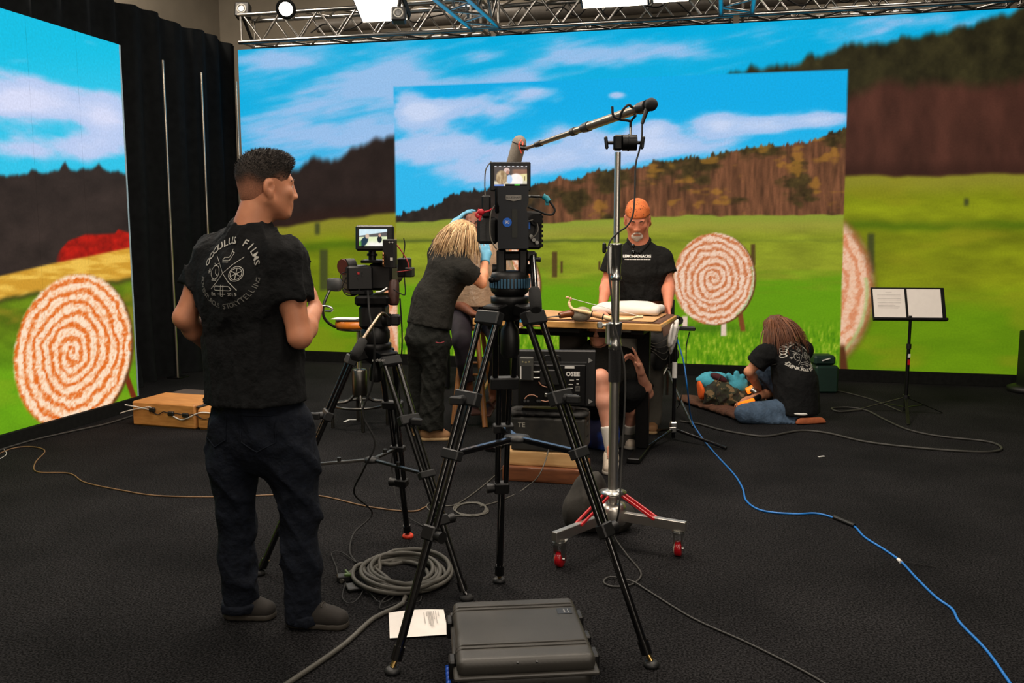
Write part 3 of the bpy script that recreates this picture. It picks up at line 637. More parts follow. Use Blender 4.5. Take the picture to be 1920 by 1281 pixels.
tA.part('bowl_handle', MB().lathe([(.012, 0), (.022, -.02), (.03, -.04), (.032, -.09), (.02, -.10)], apA+V(0, 0, -.055), n=14), blackp)
tA.part('maker_plate', text_on(MB(), 'sachtler', .018, apA+V(0, 0, -.035)-FH*.148+CR*.035, CR, UZ), whitep)
# fluid head and pan bar, middle camera
dB = 3.27
hd = Thing('fluid_head', 'black fluid head with blue ribbed ring under the middle film camera', 'tripod head', apB+V(0, 0, .026))
h0 = apB+V(0, 0, .026)
hd.part('drum', MB().lathe([(.058, 0), (.07, .012), (.072, .02), (.072, .07), (.066, .085), (.05, .09)], h0, n=28), blackp)
rib = MB()
for i in range(36):
    a = 2*PI*i/36; rib.box(h0+V(.074*math.cos(a), .074*math.sin(a), .045), (.006, .0075, .036), rotz(a), .0015)
o = hd.part('ribbed_ring', rib, bluegrey); o['kind'] = 'stuff'
zt_ = dp(956, 474, dB)[2]
for sx, x0 in ((-1, 940), (1, 981)):
    c = dp(x0, 505, dB); hd.part('side_plate', MB().box(V(c[0], c[1], (h0[2]+.085+zt_)/2)+FH*.03, (.036, .10, zt_-h0[2]-.085+.03), RC, .008).cyl(c+CR*sx*.016+FH*.02, c+CR*sx*.034+FH*.02, .018, n=14), blackp)
hd.part('camera_plate', prect(MB(), 931, 473, 1000, 488, dB-.02, .17, b=.006), blackm)
hd.part('locking_lever', MB().cyl(dp(944, 525, dB-.03), dp(922, 525, dB-.05), .008, n=8).sphere(dp(922, 525, dB-.05), .012), blackm)
pbm = MB().cyl(dp(998, 479, dB-.02), dp(1003, 548, dB-.16), .0125, n=12)
pb = hd.part('pan_bar', pbm, carbon)
hd.part('grip', MB().lathe([(.012, 0), (.02, .004), (.0215, .02), (.0225, .05), (.021, .1), (.016, .104)], dp(1002, 543, dB-.15), dp(1006, 592, dB-.24)-dp(1002, 543, dB-.15), n=18), foam, pb)
hd.part('bar_bracket', MB().box(dp(996, 480, dB+.0), (.04, .07, .035), RC, .008).cyl(dp(1000, 486, dB-.02), dp(1014, 487, dB-.02), .009, n=10), blackp)
# film camera on the middle tripod
D = 3.20
cb = Thing('film_camera', 'black film camera on the middle tripod with tall battery and blue sticker', 'camera', h0*0+V(*dp(956, 470, 3.3)))
body = cb.part('camera_body', prect(MB(), 938, 396, 1016, 468, D+.05, .17, b=.01), blackp)
for i in range(7): cb.part('cooling_rib', prect(MB(), 1012, 404+i*9, 1018.5, 409+i*9, D+.06, .13, b=.001), blackm, body)
bat = MB(); w = 29*D/F; hh = 116*D/F/2
pts = [(-w, -hh), (-w, -hh*.1), (-w*.94, .05*hh), (-w*.86, hh*.30), (-w*1.0, hh*.48), (-w*1.0, hh*.96), (-w*.94, hh), (w*.94, hh), (w*1.0, hh*.96), (w*1.0, hh*.48), (w*.86, hh*.30), (w*.94, .05*hh), (w, -hh*.1), (w, -hh)]
bc = dp(962, 408, D); bat.prism(pts, bc+FH*.045, CR, UZ, .055); slate = mat('blue_black_battery_case', (16, 20, 27), .38, var=.15, scale=60)
batt = cb.part('battery', bat, slate); hB = float(bc@FH)-.0105; bq = lambda x, y, o=0.: CC+ray(x, y)*((hB-o)/(ray(x, y)@FH))
cb.part('badge', MB().prism([(-.028, -.006), (-.028, .009), (.028, .009), (.028, -.006), (.0, -.012)], bq(963, 371), CR, UZ, .003), mat('pewter_badge', (140, 136, 130), .4, .6), batt)
cb.part('badge_lettering', text_on(MB(), 'BLUESHAPE', .0105, bq(963, 371, .0036)+UZ*.001, CR, UZ), blackp, batt)
cb.part('round_sticker', MB().cyl(bq(951, 417), bq(951, 417, .0015), .0165, n=24), bluep, batt)
cb.part('sticker_lettering', text_on(MB(), '90', .017, bq(951, 417, .002), CR, UZ), whitep, batt)
cb.part('charge_strip', MB().box(bq(965, 419, .0005), (10*D/F, .002, 53*D/F), RC), mat('dull_olive_strip', (30, 32, 28), .4), batt)
mon = cb.part('top_monitor', prect(MB(), 919, 304, 995, 358, D+.10, .035, b=.004), blackp)
so = dp(927, 349, D+.098); small_screen(cb, so-FH*.0, CR*(61*(D+.098)/F), UZ*(37*(D+.098)/F), pic_b, 80, 50, mon)
cb.part('monitor_arm', MB().cyl(dp(957, 352, D+.14), dp(957, 400, D+.14), .012, n=10).box(dp(957, 362, D+.14), (.05, .03, .02), RC, .004), blackm, mon)
cb.part('side_recorder', prect(MB(), 894, 407, 934, 458, D+.06, .14, b=.012), mat('ribbed_charcoal_case', (40, 41, 42), .5, var=.5, scale=120, stretch=(1, 1, 8)))
cb.part('radio_module', prect(MB(), 903, 366, 920, 408, D+.05, .05, b=.006), blackp)
cb.part('focus_motor', MB().cyl(dp(1006, 412, D+.02), dp(1006, 412, D+.09), .022, n=20).cyl(dp(1006, 412, D+.015), dp(1006, 412, D+.02), .012, n=16), blackm)
cb.part('handle_rail', prect(MB(), 928, 352, 936, 400, D+.1, .06, b=.004), blackm)
for (x, y) in ((996, 443), (1001, 450), (1007, 455)): cb.part('knob', MB().cyl(dp(x, y, D+.06), dp(x, y, D+.035), .007, n=10), zinc, body)
cb.part('lens', MB().cyl(dp(965, 432, D+.2), dp(965, 436, D+.42), .05, .058, n=24).cyl(dp(965, 436, D+.40), dp(965, 437, D+.44), .066, n=24), blackp)
cb.part('red_ribbon', MB().tube(catmull([dp(897, 393, D+.04), dp(904, 398, D+.03), dp(915, 396, D+.03), dp(927, 390, D+.04)], 5), .004, 6).tube(catmull([dp(900, 394, D+.035), dp(893, 402, D+.03), dp(897, 408, D+.03), dp(903, 399, D+.03), dp(899, 414, D+.03)], 6), .0045, 6).sphere(dp(902, 398, D+.03), .012), mat('red_ribbon', (200, 20, 40), .6))
cb.part('power_cable', MB().tube(catmull([dp(990, 368, D+.05), dp(1005, 369, D+.04), dp(1022, 370, D+.03), dp(1032, 380, D+.03), dp(1040, 393, D+.03), dp(1036, 402, D+.03), dp(1024, 402, D+.03), dp(1010, 396, D+.04), dp(990, 388, D+.05)], 6), .004, 7), rubber)
cb.part('cable_plug', MB().cyl(dp(990, 368, D+.05), dp(1012, 369, D+.045), .006, n=10), zinc)
cb.part('teal_tape', MB().tube([dp(1018, 368, D+.03), dp(1024, 371, D+.03), dp(1029, 378, D+.03)], .011, 10).box(dp(1026, 381, D+.03), (.014, .004, .016), RC, .001), mat('teal_gaffer_tape', (22, 132, 150), .6))
for P in ([(990, 415), (1003, 413), (1009, 428), (1005, 440), (995, 448)], [(928, 385), (920, 402), (919, 440), (926, 460), (932, 468)], [(921, 303), (911, 318), (909, 345), (910, 366)]):
    cb.part('cable', MB().tube(catmull([dp(x, y, D+.02 if x > 925 or y > 400 else D+.07) for x, y in P], 6), .0025, 6), mat('grey_cable_jacket', (98, 94, 86), .5))
cb.part('blue_label', prect(MB(), 990, 417, 994, 430, D+.03, .02, b=.001), bluep)
# left film camera
DA = 3.90
headA = Thing('fluid_head', 'black fluid head under the left film camera, with a long steel pan bar', 'tripod head', apA+V(0, 0, .026))
ha = apA+V(0, 0, .026)
headA.part('drum', MB().lathe([(.06, 0), (.066, .02), (.066, .05), (.058, .06), (.058, .1)], ha, n=24), blackp)
headA.part('yoke', prect(MB(), 672, 572, 722, 618, DA-.03, .15, b=.014), blackp)
headA.part('camera_plate', prect(MB(), 664, 555, 728, 574, DA-.05, .2, b=.01), blackm)
headA.part('drag_knob', MB().cyl(dp(722, 600, DA-.02), dp(731, 600, DA-.03), .028, n=16), blackp)
pb = headA.part('pan_bar', MB().tube(catmull([dp(728, 596, DA-.03), dp(716, 588, DA-.07), dp(704, 602, DA-.12), dp(677, 643, DA-.22)], 5), .009, 10), mat('bronzed_steel_bar', (130, 116, 100), .32, 1.))
headA.part('grip', MB().lathe([(.012, 0), (.02, .006), (.021, .04), (.0225, .07), (.02, .115), (.012, .12)], dp(681, 638, DA-.21), dp(658, 682, DA-.33)-dp(681, 638, DA-.21), n=16), foam, pb)
headA.part('level_bracket', MB().box(dp(741, 600, DA), (.045, .04, .05), RC, .008), blackp)
ca = Thing('film_camera', 'compact black film camera on the left tripod with tilted top monitor', 'camera', dp(700, 556, DA))
rA = .35
body = ca.part('camera_body', prect(MB(), 651, 499, 700, 545, DA-.02, .15, rA, .008), blackp)
ca.part('record_button', MB().box(dp(672, 513, DA-.03), (.01, .004, .01), RC@rotz(rA), .001), redp, body)
for i, (x, y) in enumerate(((660, 509), (666, 509), (660, 516), (666, 517), (680, 511), (680, 517), (660, 523), (672, 522))): ca.part('button', MB().box(dp(x, y, DA-.028), (.007, .004, .004), RC@rotz(rA), .0005), greyp, body)
ca.part('rear_mount', prect(MB(), 690, 495, 735, 545, DA+.02, .2, b=.012), blackp)
ca.part('lens', MB().cyl(dp(720, 518, DA+.2), dp(738, 514, DA+.42), .045, .05, n=20), blackp)
ca.part('top_plate', prect(MB(), 676, 488, 722, 494, DA-.0, .12, b=.003), blackm)
ca.part('monitor_mount', MB().cyl(dp(698, 490, DA+.03), dp(698, 468, DA+.03), .017, n=14).cyl(dp(698, 476, DA+.03), dp(698, 480, DA+.03), .024, n=14), blackm)
mon = ca.part('top_monitor', prect(MB(), 666, 422, 738, 470, DA-.02, .03, 0, .008, -.1), blackp)
so = dp(673.5, 461.5, DA-.025); small_screen(ca, so, CR*(52*DA/F), (RC@rotx(-.1)@UZ)*(31.5*DA/F), pic_a, 70, 45, mon)
tb_ = ca.part('video_transmitter', prect(MB(), 716, 449, 740, 503, DA-.06, .035, -.3, .004), greyp)
ca.part('transmitter_sign', text_on(MB(), '+\u00b7+', .018, dp(733, 455, DA-.085), RC@rotz(-.3)@V(1, 0, 0), UZ).box(dp(734, 486, DA-.083), (.012, .002, .013), RC@rotz(-.3)), whitep, tb_)
for i in range(4): ca.part('coil_connector', MB().torus(dp(719, 478+i*6, DA-.07), CR, .009, .004, 12, 6), mat('copper_brass_connector', (170, 120, 80), .3, 1.))
ca.part('follow_focus', MB().cyl(dp(642, 501, DA+.0), dp(650, 500, DA+.02), .035, n=20), mat('reddish_brown_leather', (96, 42, 32), .6))
ca.part('follow_focus_ring', MB().cyl(dp(649, 500, DA), dp(665, 497, DA+.02), .036, .03, n=20), greyp)
ca.part('side_box', prect(MB(), 744, 484, 765, 520, DA+.02, .06, -.2, .005), blackp)
ca.part('receiver_box', prect(MB(), 758, 502, 772, 520, DA+.0, .05, -.2, .004), greyp)
ca.part('hand_grip', MB().lathe([(.018, 0), (.024, .01), (.026, .05), (.023, .1), (.016, .112)], dp(738, 572, DA+.02), dp(739, 523, DA+.03)-dp(738, 572, DA+.02), n=16), mat('brown_leather_grip', (70, 42, 34), .5, bump=.1))
ca.part('base_rods', prect(MB(), 657, 545, 700, 553, DA-.03, .2, rA, .004), blackm)
ca.part('steel_lever', MB().tube(catmull([dp(705, 549, DA-.05), dp(716, 547, DA-.05), dp(727, 540, DA-.05)], 4), .007, 8), zinc)
for P, r, m_ in (([(738, 452), (752, 470), (764, 490), (767, 503)], .0028, mat('red_wire', (168, 40, 40), .5)), ([(744, 510), (760, 508), (772, 506)], .002, mat('red_wire', (0, 0, 0))), ([(757, 447), (759, 460), (756, 484)], .0025, rubber), ([(651, 510), (640, 514), (640, 524), (650, 532)], .0022, rubber), ([(649, 520), (642, 540), (650, 553), (668, 553), (674, 542)], .0026, rubber), ([(758, 520), (760, 548), (756, 553), (738, 543)], .0026, rubber)):
    ca.part('cable', MB().tube(catmull([dp(x, y, DA-.02) for x, y in P], 6), r, 6), m_)
cz = fl(692, 1000)
single('monitor_cable', MB().tube(catmull([dp(690, 545, DA-.06), dp(693, 590, DA-.12), dp(702, 640, DA-.16), dp(698, 720, 3.8), dp(680, 775, 3.82), dp(703, 830, 3.8), dp(682, 880, 3.85), fl(664, 925, .25), fl(698, 962, .1), fl(664, 1000, .03), fl(656, 1035, .006), fl(668, 1055, .006)], 8), .0045, 7), rubber, 'thin black cable hanging from the left film camera down to the coil', 'cable', (cz[0], cz[1], 0))
single('lens_cable', MB().tube(catmull([dp(750, 560, DA+.05), dp(754, 640, DA+.1), dp(748, 720, DA+.15), dp(742, 800, DA+.2), fl(735, 870, .25), fl(742, 930, .1), fl(760, 965, .03), fl(790, 985, .006), fl(815, 1000, .006)], 8), .0035, 6), rubber, 'thin black cable hanging behind the right leg of the left tripod', 'cable', (cz[0]+.2, cz[1], 0))
# ------------------------------------------------------------------ rolling stand with boom microphone
cx_, cy_ = -.487, 4.10
st = Thing('rolling_stand', 'chrome rolling stand with red struts and castors holding the boom pole', 'stand', (cx_, cy_, 0))
zf = lambda y, x=1158: dp(x, y, 4.15)[2]
st.part('lower_column', MB().cyl((cx_, cy_, .10), (cx_, cy_, zf(716)), .0235, n=20), steel)
st.part('foam_sleeve', MB().cyl((cx_, cy_, zf(716)), (cx_, cy_, zf(655)), .0285, n=20), foam)
c1 = st.part('lower_collar', MB().lathe([(.026, 0), (.031, .004), (.031, .03), (.028, .034), (.028, .07), (.031, .074), (.031, .115), (.034, .118), (.034, .128), (.024, .13)], (cx_, cy_, zf(655)), n=20), zinc)
st.part('collar_block', MB().box((cx_-.034*cyw, cy_-.034*syw, zf(625)), (.02, .03, .1), RC, .004), zinc, c1)
st.part('clamp_lever', MB().cyl(dp(1140, 610, 4.12), dp(1128, 610, 4.12), .007, n=8).box(dp(1125, 610, 4.12), (.028, .014, .03), RC, .005), zinc, c1)
st.part('middle_column', MB().cyl((cx_, cy_, zf(605)), (cx_, cy_, zf(525)), .019, n=18), steel)
c2 = st.part('upper_collar', MB().lathe([(.021, 0), (.026, .003), (.026, .02), (.022, .024), (.022, .075), (.026, .08), (.026, .16), (.03, .163), (.03, .17), (.018, .172)], (cx_, cy_, zf(525)), n=20), zinc)
st.part('collar_block', MB().box((cx_-.03*cyw, cy_-.03*syw, zf(487)), (.02, .03, .13), RC, .004), zinc, c2)
st.part('clamp_knob', MB().cyl(dp(1149, 465, 4.12), dp(1137, 465, 4.12), .007, n=8).box(dp(1133, 465, 4.12), (.018, .016, .05), RC, .006), blackp, c2)
st.part('top_column', MB().cyl((cx_, cy_, zf(455)), (cx_, cy_, zf(290)), .0145, n=16), steel)
gh = st.part('grip_head', MB().box((cx_, cy_, zf(273)), (.042, .045, .07), RC, .008).cyl(V(cx_, cy_, zf(273))+CR*.02, V(cx_, cy_, zf(273))+CR*.085, .036, n=22).cyl(V(cx_, cy_, zf(273))+CR*.045, V(cx_, cy_, zf(273))+CR*.05, .039, n=22), blackm)
for sx in (-1, 1):
    a = V(cx_, cy_, zf(273)); st.part('wing_knob', MB().cyl(a+CR*(.0 if sx < 0 else .06)+CR*sx*.02, a+CR*(.0 if sx < 0 else .06)+CR*sx*.045, .008, n=8).box(a+CR*(.0 if sx < 0 else .06)+CR*sx*.053, (.016, .018, .06), RC@roty(.12*sx), .006), blackp, gh)
pin = dp(1183, 270, 4.13)
st.part('spigot', MB().cyl(pin, dp(1182, 238, 4.13), .006, n=10), zinc)
cradle = st.part('boom_cradle', MB().tube(catmull([dp(1148, 200, 4.09), dp(1150, 217, 4.09), dp(1162, 224, 4.10), dp(1175, 226, 4.12), dp(1183, 228, 4.13)], 5), .006, 8).tube(catmull([dp(1182, 240, 4.13), dp(1183, 228, 4.13), dp(1192, 217, 4.15)], 4), .006, 8).tube(catmull([dp(1162, 223, 4.08), dp(1167, 208, 4.05), dp(1178, 197, 4.05), dp(1186, 202, 4.1)], 6), .006, 8), rubber)
# base: three square legs with castors and red struts
hubz = .155
st.part('hub_disc', MB().lathe([(.03, -.05), (.062, -.046), (.066, -.02), (.066, .03), (.058, .05), (.03, .055)], (cx_, cy_, hubz), n=24), steel)
st.part('strut_collar', MB().lathe([(.03, 0), (.062, .002), (.066, .012), (.04, .02), (.026, .026)], (cx_, cy_, zf(935, 1148)), n=20), zinc)
wl, wr = fl(1048, 1064), fl(1271, 1044); mid = (wl+wr)/2; wb = 3*V(cx_, cy_, 0)-wl-wr
wb = V(cx_, cy_, 0)+nrm(wb-V(cx_, cy_, 0))*.34
for i, wpt in enumerate((wl, wr, wb)):
    d = nrm(V(wpt[0]-cx_, wpt[1]-cy_, 0)); n_ = np.cross(d, UZ); r_ = np.linalg.norm(wpt[:2]-V(cx_, cy_))
    a = V(cx_, cy_, hubz-.005)+d*.05; b = V(cx_, cy_, hubz-.005)+d*(r_+.035)
    leg = st.part('leg', MB().beam(a, b, .03, .045, bev=.002), steel)
    for s_ in (-1, 1): st.part('red_strut', MB().beam(V(cx_, cy_, zf(935, 1148)+.004)+d*.05+n_*s_*.017, V(cx_, cy_, hubz+.01)+d*(r_*.66)+n_*s_*.017, .008, .014, bev=.002), redp, leg)
    cst = st.part('castor', MB().cyl(wpt+V(0, 0, .108), wpt+V(0, 0, .128), .026, n=16).cyl(wpt+V(0, 0, .118), wpt+V(0, 0, .122), .03, n=16), zinc, leg)
    ax = nrm(RC@V(.9, -.45 if i != 1 else -.3, 0)); fwd = np.cross(UZ, ax); wc = wpt+V(0, 0, .036)+fwd*.012
    for s_ in (-1, 1): st.part('fork_plate', MB().prism([(-.018, .0), (.018, .0), (.03, .074), (-.03, .074)], wc+ax*s_*.019-ax*.0015, -fwd, UZ, .003), zinc, leg)
    st.part('fork_top', MB().box(wc+V(0, 0, .074), (.042, .062, .004), np.stack([ax, fwd, UZ], 1)).box(wc+V(0, 0, .07)+fwd*.045, (.03, .035, .004), np.stack([ax, fwd, UZ], 1)@rotx(.25), .001), zinc, leg)
    st.part('wheel', MB().lathe([(.008, -.016), (.03, -.016), (.036, -.012), (.036, .012), (.03, .016), (.008, .016)], wc, ax, n=22), mat('red_castor_wheel', (160, 10, 22), .3, coat=.5), leg)
    st.part('wheel_ring', MB().torus(wc-ax*.0165, ax, .023, .0035, 20, 6), mat('cream_ring', (225, 205, 185), .4), leg)
    st.part('axle', MB().cyl(wc-ax*.024, wc+ax*.024, .006, n=10), zinc, leg)
# boom pole
bp_ = Thing('boom_pole', 'dark telescopic boom pole resting on the stand, reaching over the table', 'boom pole', (cx_, cy_, 0))
pa, pe = dp(1218, 197, 3.98), dp(984, 279, 5.55)
def onb(px_):                                 # a point of the pole by its place along it
    u = (1218-px_)/(1218-984.); d0, d1 = 3.98, 5.55; k = u/d1*0; t_ = u*d0/(d1+u*(d0-d1)) if False else u*d0/(d1-u*(d1-d0)); return pa+(pe-pa)*t_
bgm = mat('graphite_boom_tube', (128, 120, 108), .32, .8, var=.1)
bp_.part('thick_section', MB().cyl(onb(1212), onb(1102), .0225, n=18), bgm)
bp_.part('middle_section', MB().cyl(onb(1102), onb(1078), .0185, n=16), bgm)
bp_.part('slim_section', MB().cyl(onb(1078), onb(1012), .0145, n=14), bgm)
bp_.part('thin_section', MB().cyl(onb(1012), pe, .011, n=14), bgm)
for x, r in ((1102, .026), (1097, .024), (1076, .022), (1012, .018), (1008, .016)): bp_.part('lock_ring', MB().cyl(onb(x+3), onb(x-3), r, n=16), blackp)
bp_.part('butt_collar', MB().cyl(onb(1214), onb(1200), .028, n=18), blackp)
bp_.part('rubber_cap', MB().sphere(dp(1221, 196, 3.97), .030, 16, 10), rubber)
bp_.part('cable_plug', MB().cyl(dp(1213, 205, 3.98), dp(1204, 232, 3.98), .011, .008, n=12), blackp)
bp_.part('audio_cable', MB().tube(catmull([dp(1204, 232, 3.98), dp(1203, 262, 3.99), dp(1198, 285, 4.02), dp(1192, 310, 4.02), dp(1190, 370, 4.02), dp(1186, 405, 4.02), dp(1175, 425, 4.03), dp(1158, 437, 4.05), dp(1142, 458, 4.06), dp(1141, 500, 4.04), dp(1147, 560, 4.03), dp(1150, 600, 4.03), dp(1172, 700, 4.03), dp(1166, 860, 4.02), dp(1160, 960, 4.0), fl(1150, 1000, .08), fl(1175, 1040, .012), fl(1202, 1075, .006), fl(1185, 1096, .006), fl(1150, 1100, .006), fl(1132, 1092, .006), fl(1145, 1082, .01), fl(1185, 1090, .012), fl(1215, 1108, .006), fl(1300, 1160, .006), fl(1400, 1205, .006), fl(1500, 1255, .006), fl(1560, 1290, .006)], 8), .0042, 7), mat('dark_grey_cable', (44, 43, 41), .6))
ws = Thing('blimp_microphone', 'grey mesh blimp microphone at the far end of the boom pole', 'microphone', pe-V(0, 0, .3))
ma, mb_ = dp(977, 256, 5.58), dp(955, 335, 5.66); ax = nrm(mb_-ma); Lm = np.linalg.norm(mb_-ma)
ws.part('mesh_cover', MB().lathe([(.004, -.006), (.022, 0), (.036, .012), (.044, .03), (.046, .05), (.046, Lm-.03), (.04, Lm-.01), (.012, Lm)], ma, ax, n=22), mat('grey_mesh_fabric', (122, 114, 104), .9, var=.3, scale=300, bump=.3))
ws.part('end_ring', MB().torus(ma+ax*.045, ax, .046, .003, 22, 6), blackp)
ws.part('shock_mount', MB().torus(dp(980, 277, 5.54), CR, .034, .0045, 18, 6, .4, 3.6).tube(catmull([dp(978, 262, 5.53), dp(973, 272, 5.52), dp(978, 288, 5.53)], 5), .004, 6), mat('orange_red_lyre', (226, 74, 48), .5))
ws.part('swivel', MB().cyl(dp(976, 277, 5.53), dp(990, 279, 5.52), .012, n=10), blackp)
# sandbag behind the stand
sb = Body(); c0 = V(cx_-.10, cy_+.19, 0)
sb.ell(c0+V(-.05, .0, .10), (.13, .10, .12), rotz(.4), .04).ell(c0+V(.07, .02, .07), (.12, .09, .09), rotz(.2), .04).ell(c0+V(-.04, .0, .2), (.09, .06, .1), None, .05).noise(folds(.008, 11, (30, 30, 16))).cut((0, 0, .004), (0, 0, -1))
v_, q_ = sb.solve(.01); o = npmesh('sandbag', v_, q_, mat('dark_brown_canvas', (38, 35, 30), .85, var=.2, scale=40, bump=.2, bscale=300), None, c0); o.location = tuple(c0); tag(o, 'dark slumped sandbag on the legs of the chrome rolling stand', 'sandbag')
# ------------------------------------------------------------------ case, paper, coil
cs = Thing('equipment_case', 'dark grey moulded equipment case lying flat in the foreground', 'case', fl(960, 1250))
ZC = .19
q0, q1, q2 = fl(848, 1128, ZC), fl(1068, 1119, ZC), fl(1116, 1252, ZC)
uxc = nrm(q1-q0); uyc = np.cross(UZ, uxc); wc_ = np.linalg.norm(q1-q0)+.01; dc_ = .455; cc_ = q0+uxc*(wc_/2)-uyc*(dc_/2); Rc = np.stack([uxc, uyc, UZ], 1)
L3 = lambda x, y, z: V(cc_[0], cc_[1], 0)+Rc@V(x, y, z)
pel = mat('scuffed_grey_case_plastic', (50, 48, 44), .48, var=.12, scale=7, bump=.05, bscale=300)
hwc, hdc = wc_/2, dc_/2
bl_ = Body().box(L3(0, 0, .165), (hwc, hdc, .028), Rc, .022, .004); v_, q_ = bl_.solve(.006); lid = cs.npart('lid', v_, q_, pel)
bl_ = Body().box(L3(0, 0, .072), (hwc-.008, hdc-.008, .068), Rc, .03, .004); v_, q_ = bl_.solve(.007); base_ = cs.npart('base', v_, q_, pel)
cs.part('rim', MB().box(L3(0, 0, .138), (wc_+.02, dc_+.02, .014), Rc, .004), pel)
for y in (hdc-.075, -hdc+.095):
    for dy in (-.012, .012): cs.part('lid_rib', MB().tube([L3(-hwc-.004, y+dy, .15), L3(-hwc+.004, y+dy, .182), L3(-hwc+.02, y+dy, .1945), L3(hwc-.02, y+dy, .1945), L3(hwc-.004, y+dy, .182), L3(hwc+.004, y+dy, .15)], .0035, 6), pel, lid)
    for x in (-hwc-.012, hwc+.012): cs.part('latch', MB().box(L3(x, y, .13), (.022, .062, .062), Rc, .005).box(L3(x*1.02, y, .15), (.014, .045, .018), Rc, .004), blackp)
cs.part('latch', MB().box(L3(hwc+.012, 0, .13), (.022, .05, .055), Rc, .005), blackp)
cs.part('handle', MB().tube(catmull([L3(-.06, -hdc-.008, .11), L3(-.055, -hdc-.03, .10), L3(0, -hdc-.035, .098), L3(.055, -hdc-.03, .10), L3(.06, -hdc-.008, .11)], 6), .009, 8), blackp)
for x in (-.03, .03): cs.part('lid_groove', MB().beam(L3(x, -hdc+.03, .192), L3(x, -hdc-.001, .18), .006, .004), blackp, lid)
lb = cs.part('label_plate', MB().box(L3(hwc-.05, hdc-.08-.045, .1937), (.05, .045, .0015), Rc), mat('black_label', (24, 24, 25), .4), lid)
cs.part('label_lettering', text_on(MB(), 'PELICAN', .0075, L3(hwc-.05, hdc-.125, .1948), uyc, -uxc).box(L3(hwc-.037, hdc-.125, .1947), (.0012, .03, .0003), Rc), whitep, lid)
cs.part('blue_cord', MB().tube(catmull([L3(-hwc-.022, -.04+.015*i, .03+.02*(i % 2)) for i in range(-9, 6)], 4), .009, 7), mat('bright_blue_cord', (10, 80, 190), .5))
# script page on the carpet
pg = Thing('script_page', 'white printed script page lying on the carpet left of the equipment case', 'paper', fl(780, 1172))
a0, a1, a2 = fl(729, 1151, .004), fl(827, 1145, .004), fl(731, 1199, .004); pu, pv = a1-a0, a2-a0
gp = np.array([[a0+pu*u+pv*v+V(0, 0, .004+.006*math.sin(u*3.1)*(.5+.5*math.cos(v*3))) for v in np.linspace(0, 1, 9)] for u in np.linspace(0, 1.05, 13)]); i = (np.arange(12)[:, None]*9+np.arange(8)[None]).ravel()
pgo = pg.npart('sheet', gp.reshape(-1, 3), np.stack([i, i+1, i+10, i+9], 1), paper)
ik = MB()
for k, (u, v0, v1) in enumerate(((.66, .15, .6), (.71, .12, .3), (.735, .12, .62), (.76, .12, .7), (.785, .12, .72), (.81, .12, .7), (.84, .12, .45), (.88, .12, .62), (.93, .12, .35))):
    a = a0+pu*u+pv*v0+V(0, 0, .0125); b = a0+pu*u+pv*v1+V(0, 0, .0125); ik.beam(a, b, .0022, .0006)
o = pg.part('printed_lines', ik, mat('soft_grey_ink', (168, 162, 158), .8)); o['kind'] = 'stuff'
# ------------------------------------------------------------------ cables
def cable(name, label, P, r, m, cat='cable', n=9, zs=None):
    pts = [fl(x, y, (r+.001) if zs is None else zs[i]) for i, (x, y) in enumerate(P)]
    b = (pts[0][0], pts[0][1], 0); return single(name, MB().tube(catmull(pts, n), r, 7), m, label, cat, b)
gcab = mat('grey_rubber_cable', (74, 72, 66), .6, var=.1); tcab = mat('tan_cable', (122, 92, 62), .5); dcab = mat('charcoal_cable', (48, 47, 44), .6); bcab = mat('bright_blue_cable', (22, 110, 190), .45, coat=.2)
cc0 = fl(755, 1082); random.seed(5); loop = []
e1 = fl(838, 1082)-cc0; e2 = fl(755, 1046)-cc0
for i in range(0, 14*11+1):
    a = 2*PI*i/14+2.6; k = i//14; rr = .74+.20*((k*7) % 5)/4.; ox = V(.03*math.sin(k*2.1), .03*math.cos(k*1.7), 0)
    loop.append(cc0+ox*(1 if True else 0)+(e1*math.cos(a)+e2*math.sin(a))*rr+V(0, 0, .01+.008*(k % 5)+.004*math.sin(a*2)))
tail = [fl(640, 1090, .01), fl(668, 1066, .01), fl(700, 1050, .01)]; out = [fl(760, 1120, .012), fl(700, 1160, .01), fl(650, 1205, .01), fl(590, 1248, .01), fl(530, 1288, .01), fl(470, 1330, .01)]
single('coiled_cable', MB().tube(catmull(tail+loop+out, 4), .0095, 8), gcab, 'thick grey cable coiled on the carpet behind the printed page', 'cable', (cc0[0], cc0[1], 0))
bx = Thing('connector_box', 'small black converter box with tangled leads beside the coiled cable', 'converter', fl(655, 1088))
bx.part('housing', MB().box(fl(645, 1083, .014), (.06, .045, .026), rotz(.5), .004), blackp)
bx.part('green_plug', MB().box(fl(652, 1078, .03), (.03, .018, .012), rotz(.3), .003).cyl(fl(648, 1070, .03), fl(655, 1078, .03), .006, n=8), mat('dull_green_plug', (66, 92, 40), .5))
bx.part('phone_slab', MB().box(fl(672, 1099, .012), (.10, .07, .012), rotz(.6), .003), greyp)
for P in ([(668, 1055), (640, 1036), (622, 1038), (630, 1062), (634, 1080)], [(648, 1092), (642, 1120), (655, 1132), (672, 1122), (680, 1100), (645, 1098)], [(655, 1098), (690, 1110), (712, 1130), (735, 1122), (738, 1112), (718, 1125), (714, 1142), (750, 1130), (785, 1128), (790, 1118)]):
    bx.part('lead', MB().tube(catmull([fl(x, y, .012) for x, y in P], 7), .0028, 6), rubber)
cable('floor_cable', 'thin tan cable curving across the carpet on the far left', [(-30, 865), (20, 842), (60, 838), (84, 846), (66, 868), (70, 885), (130, 888), (160, 905), (230, 920), (300, 930), (420, 932), (520, 928), (600, 930), (690, 950), (770, 959), (800, 950)], .004, tcab)
cable('wall_cable', 'black cable on the carpet along the foot of the side LED wall', [(-20, 850), (60, 826), (140, 808), (200, 795), (248, 780)], .007, dcab)
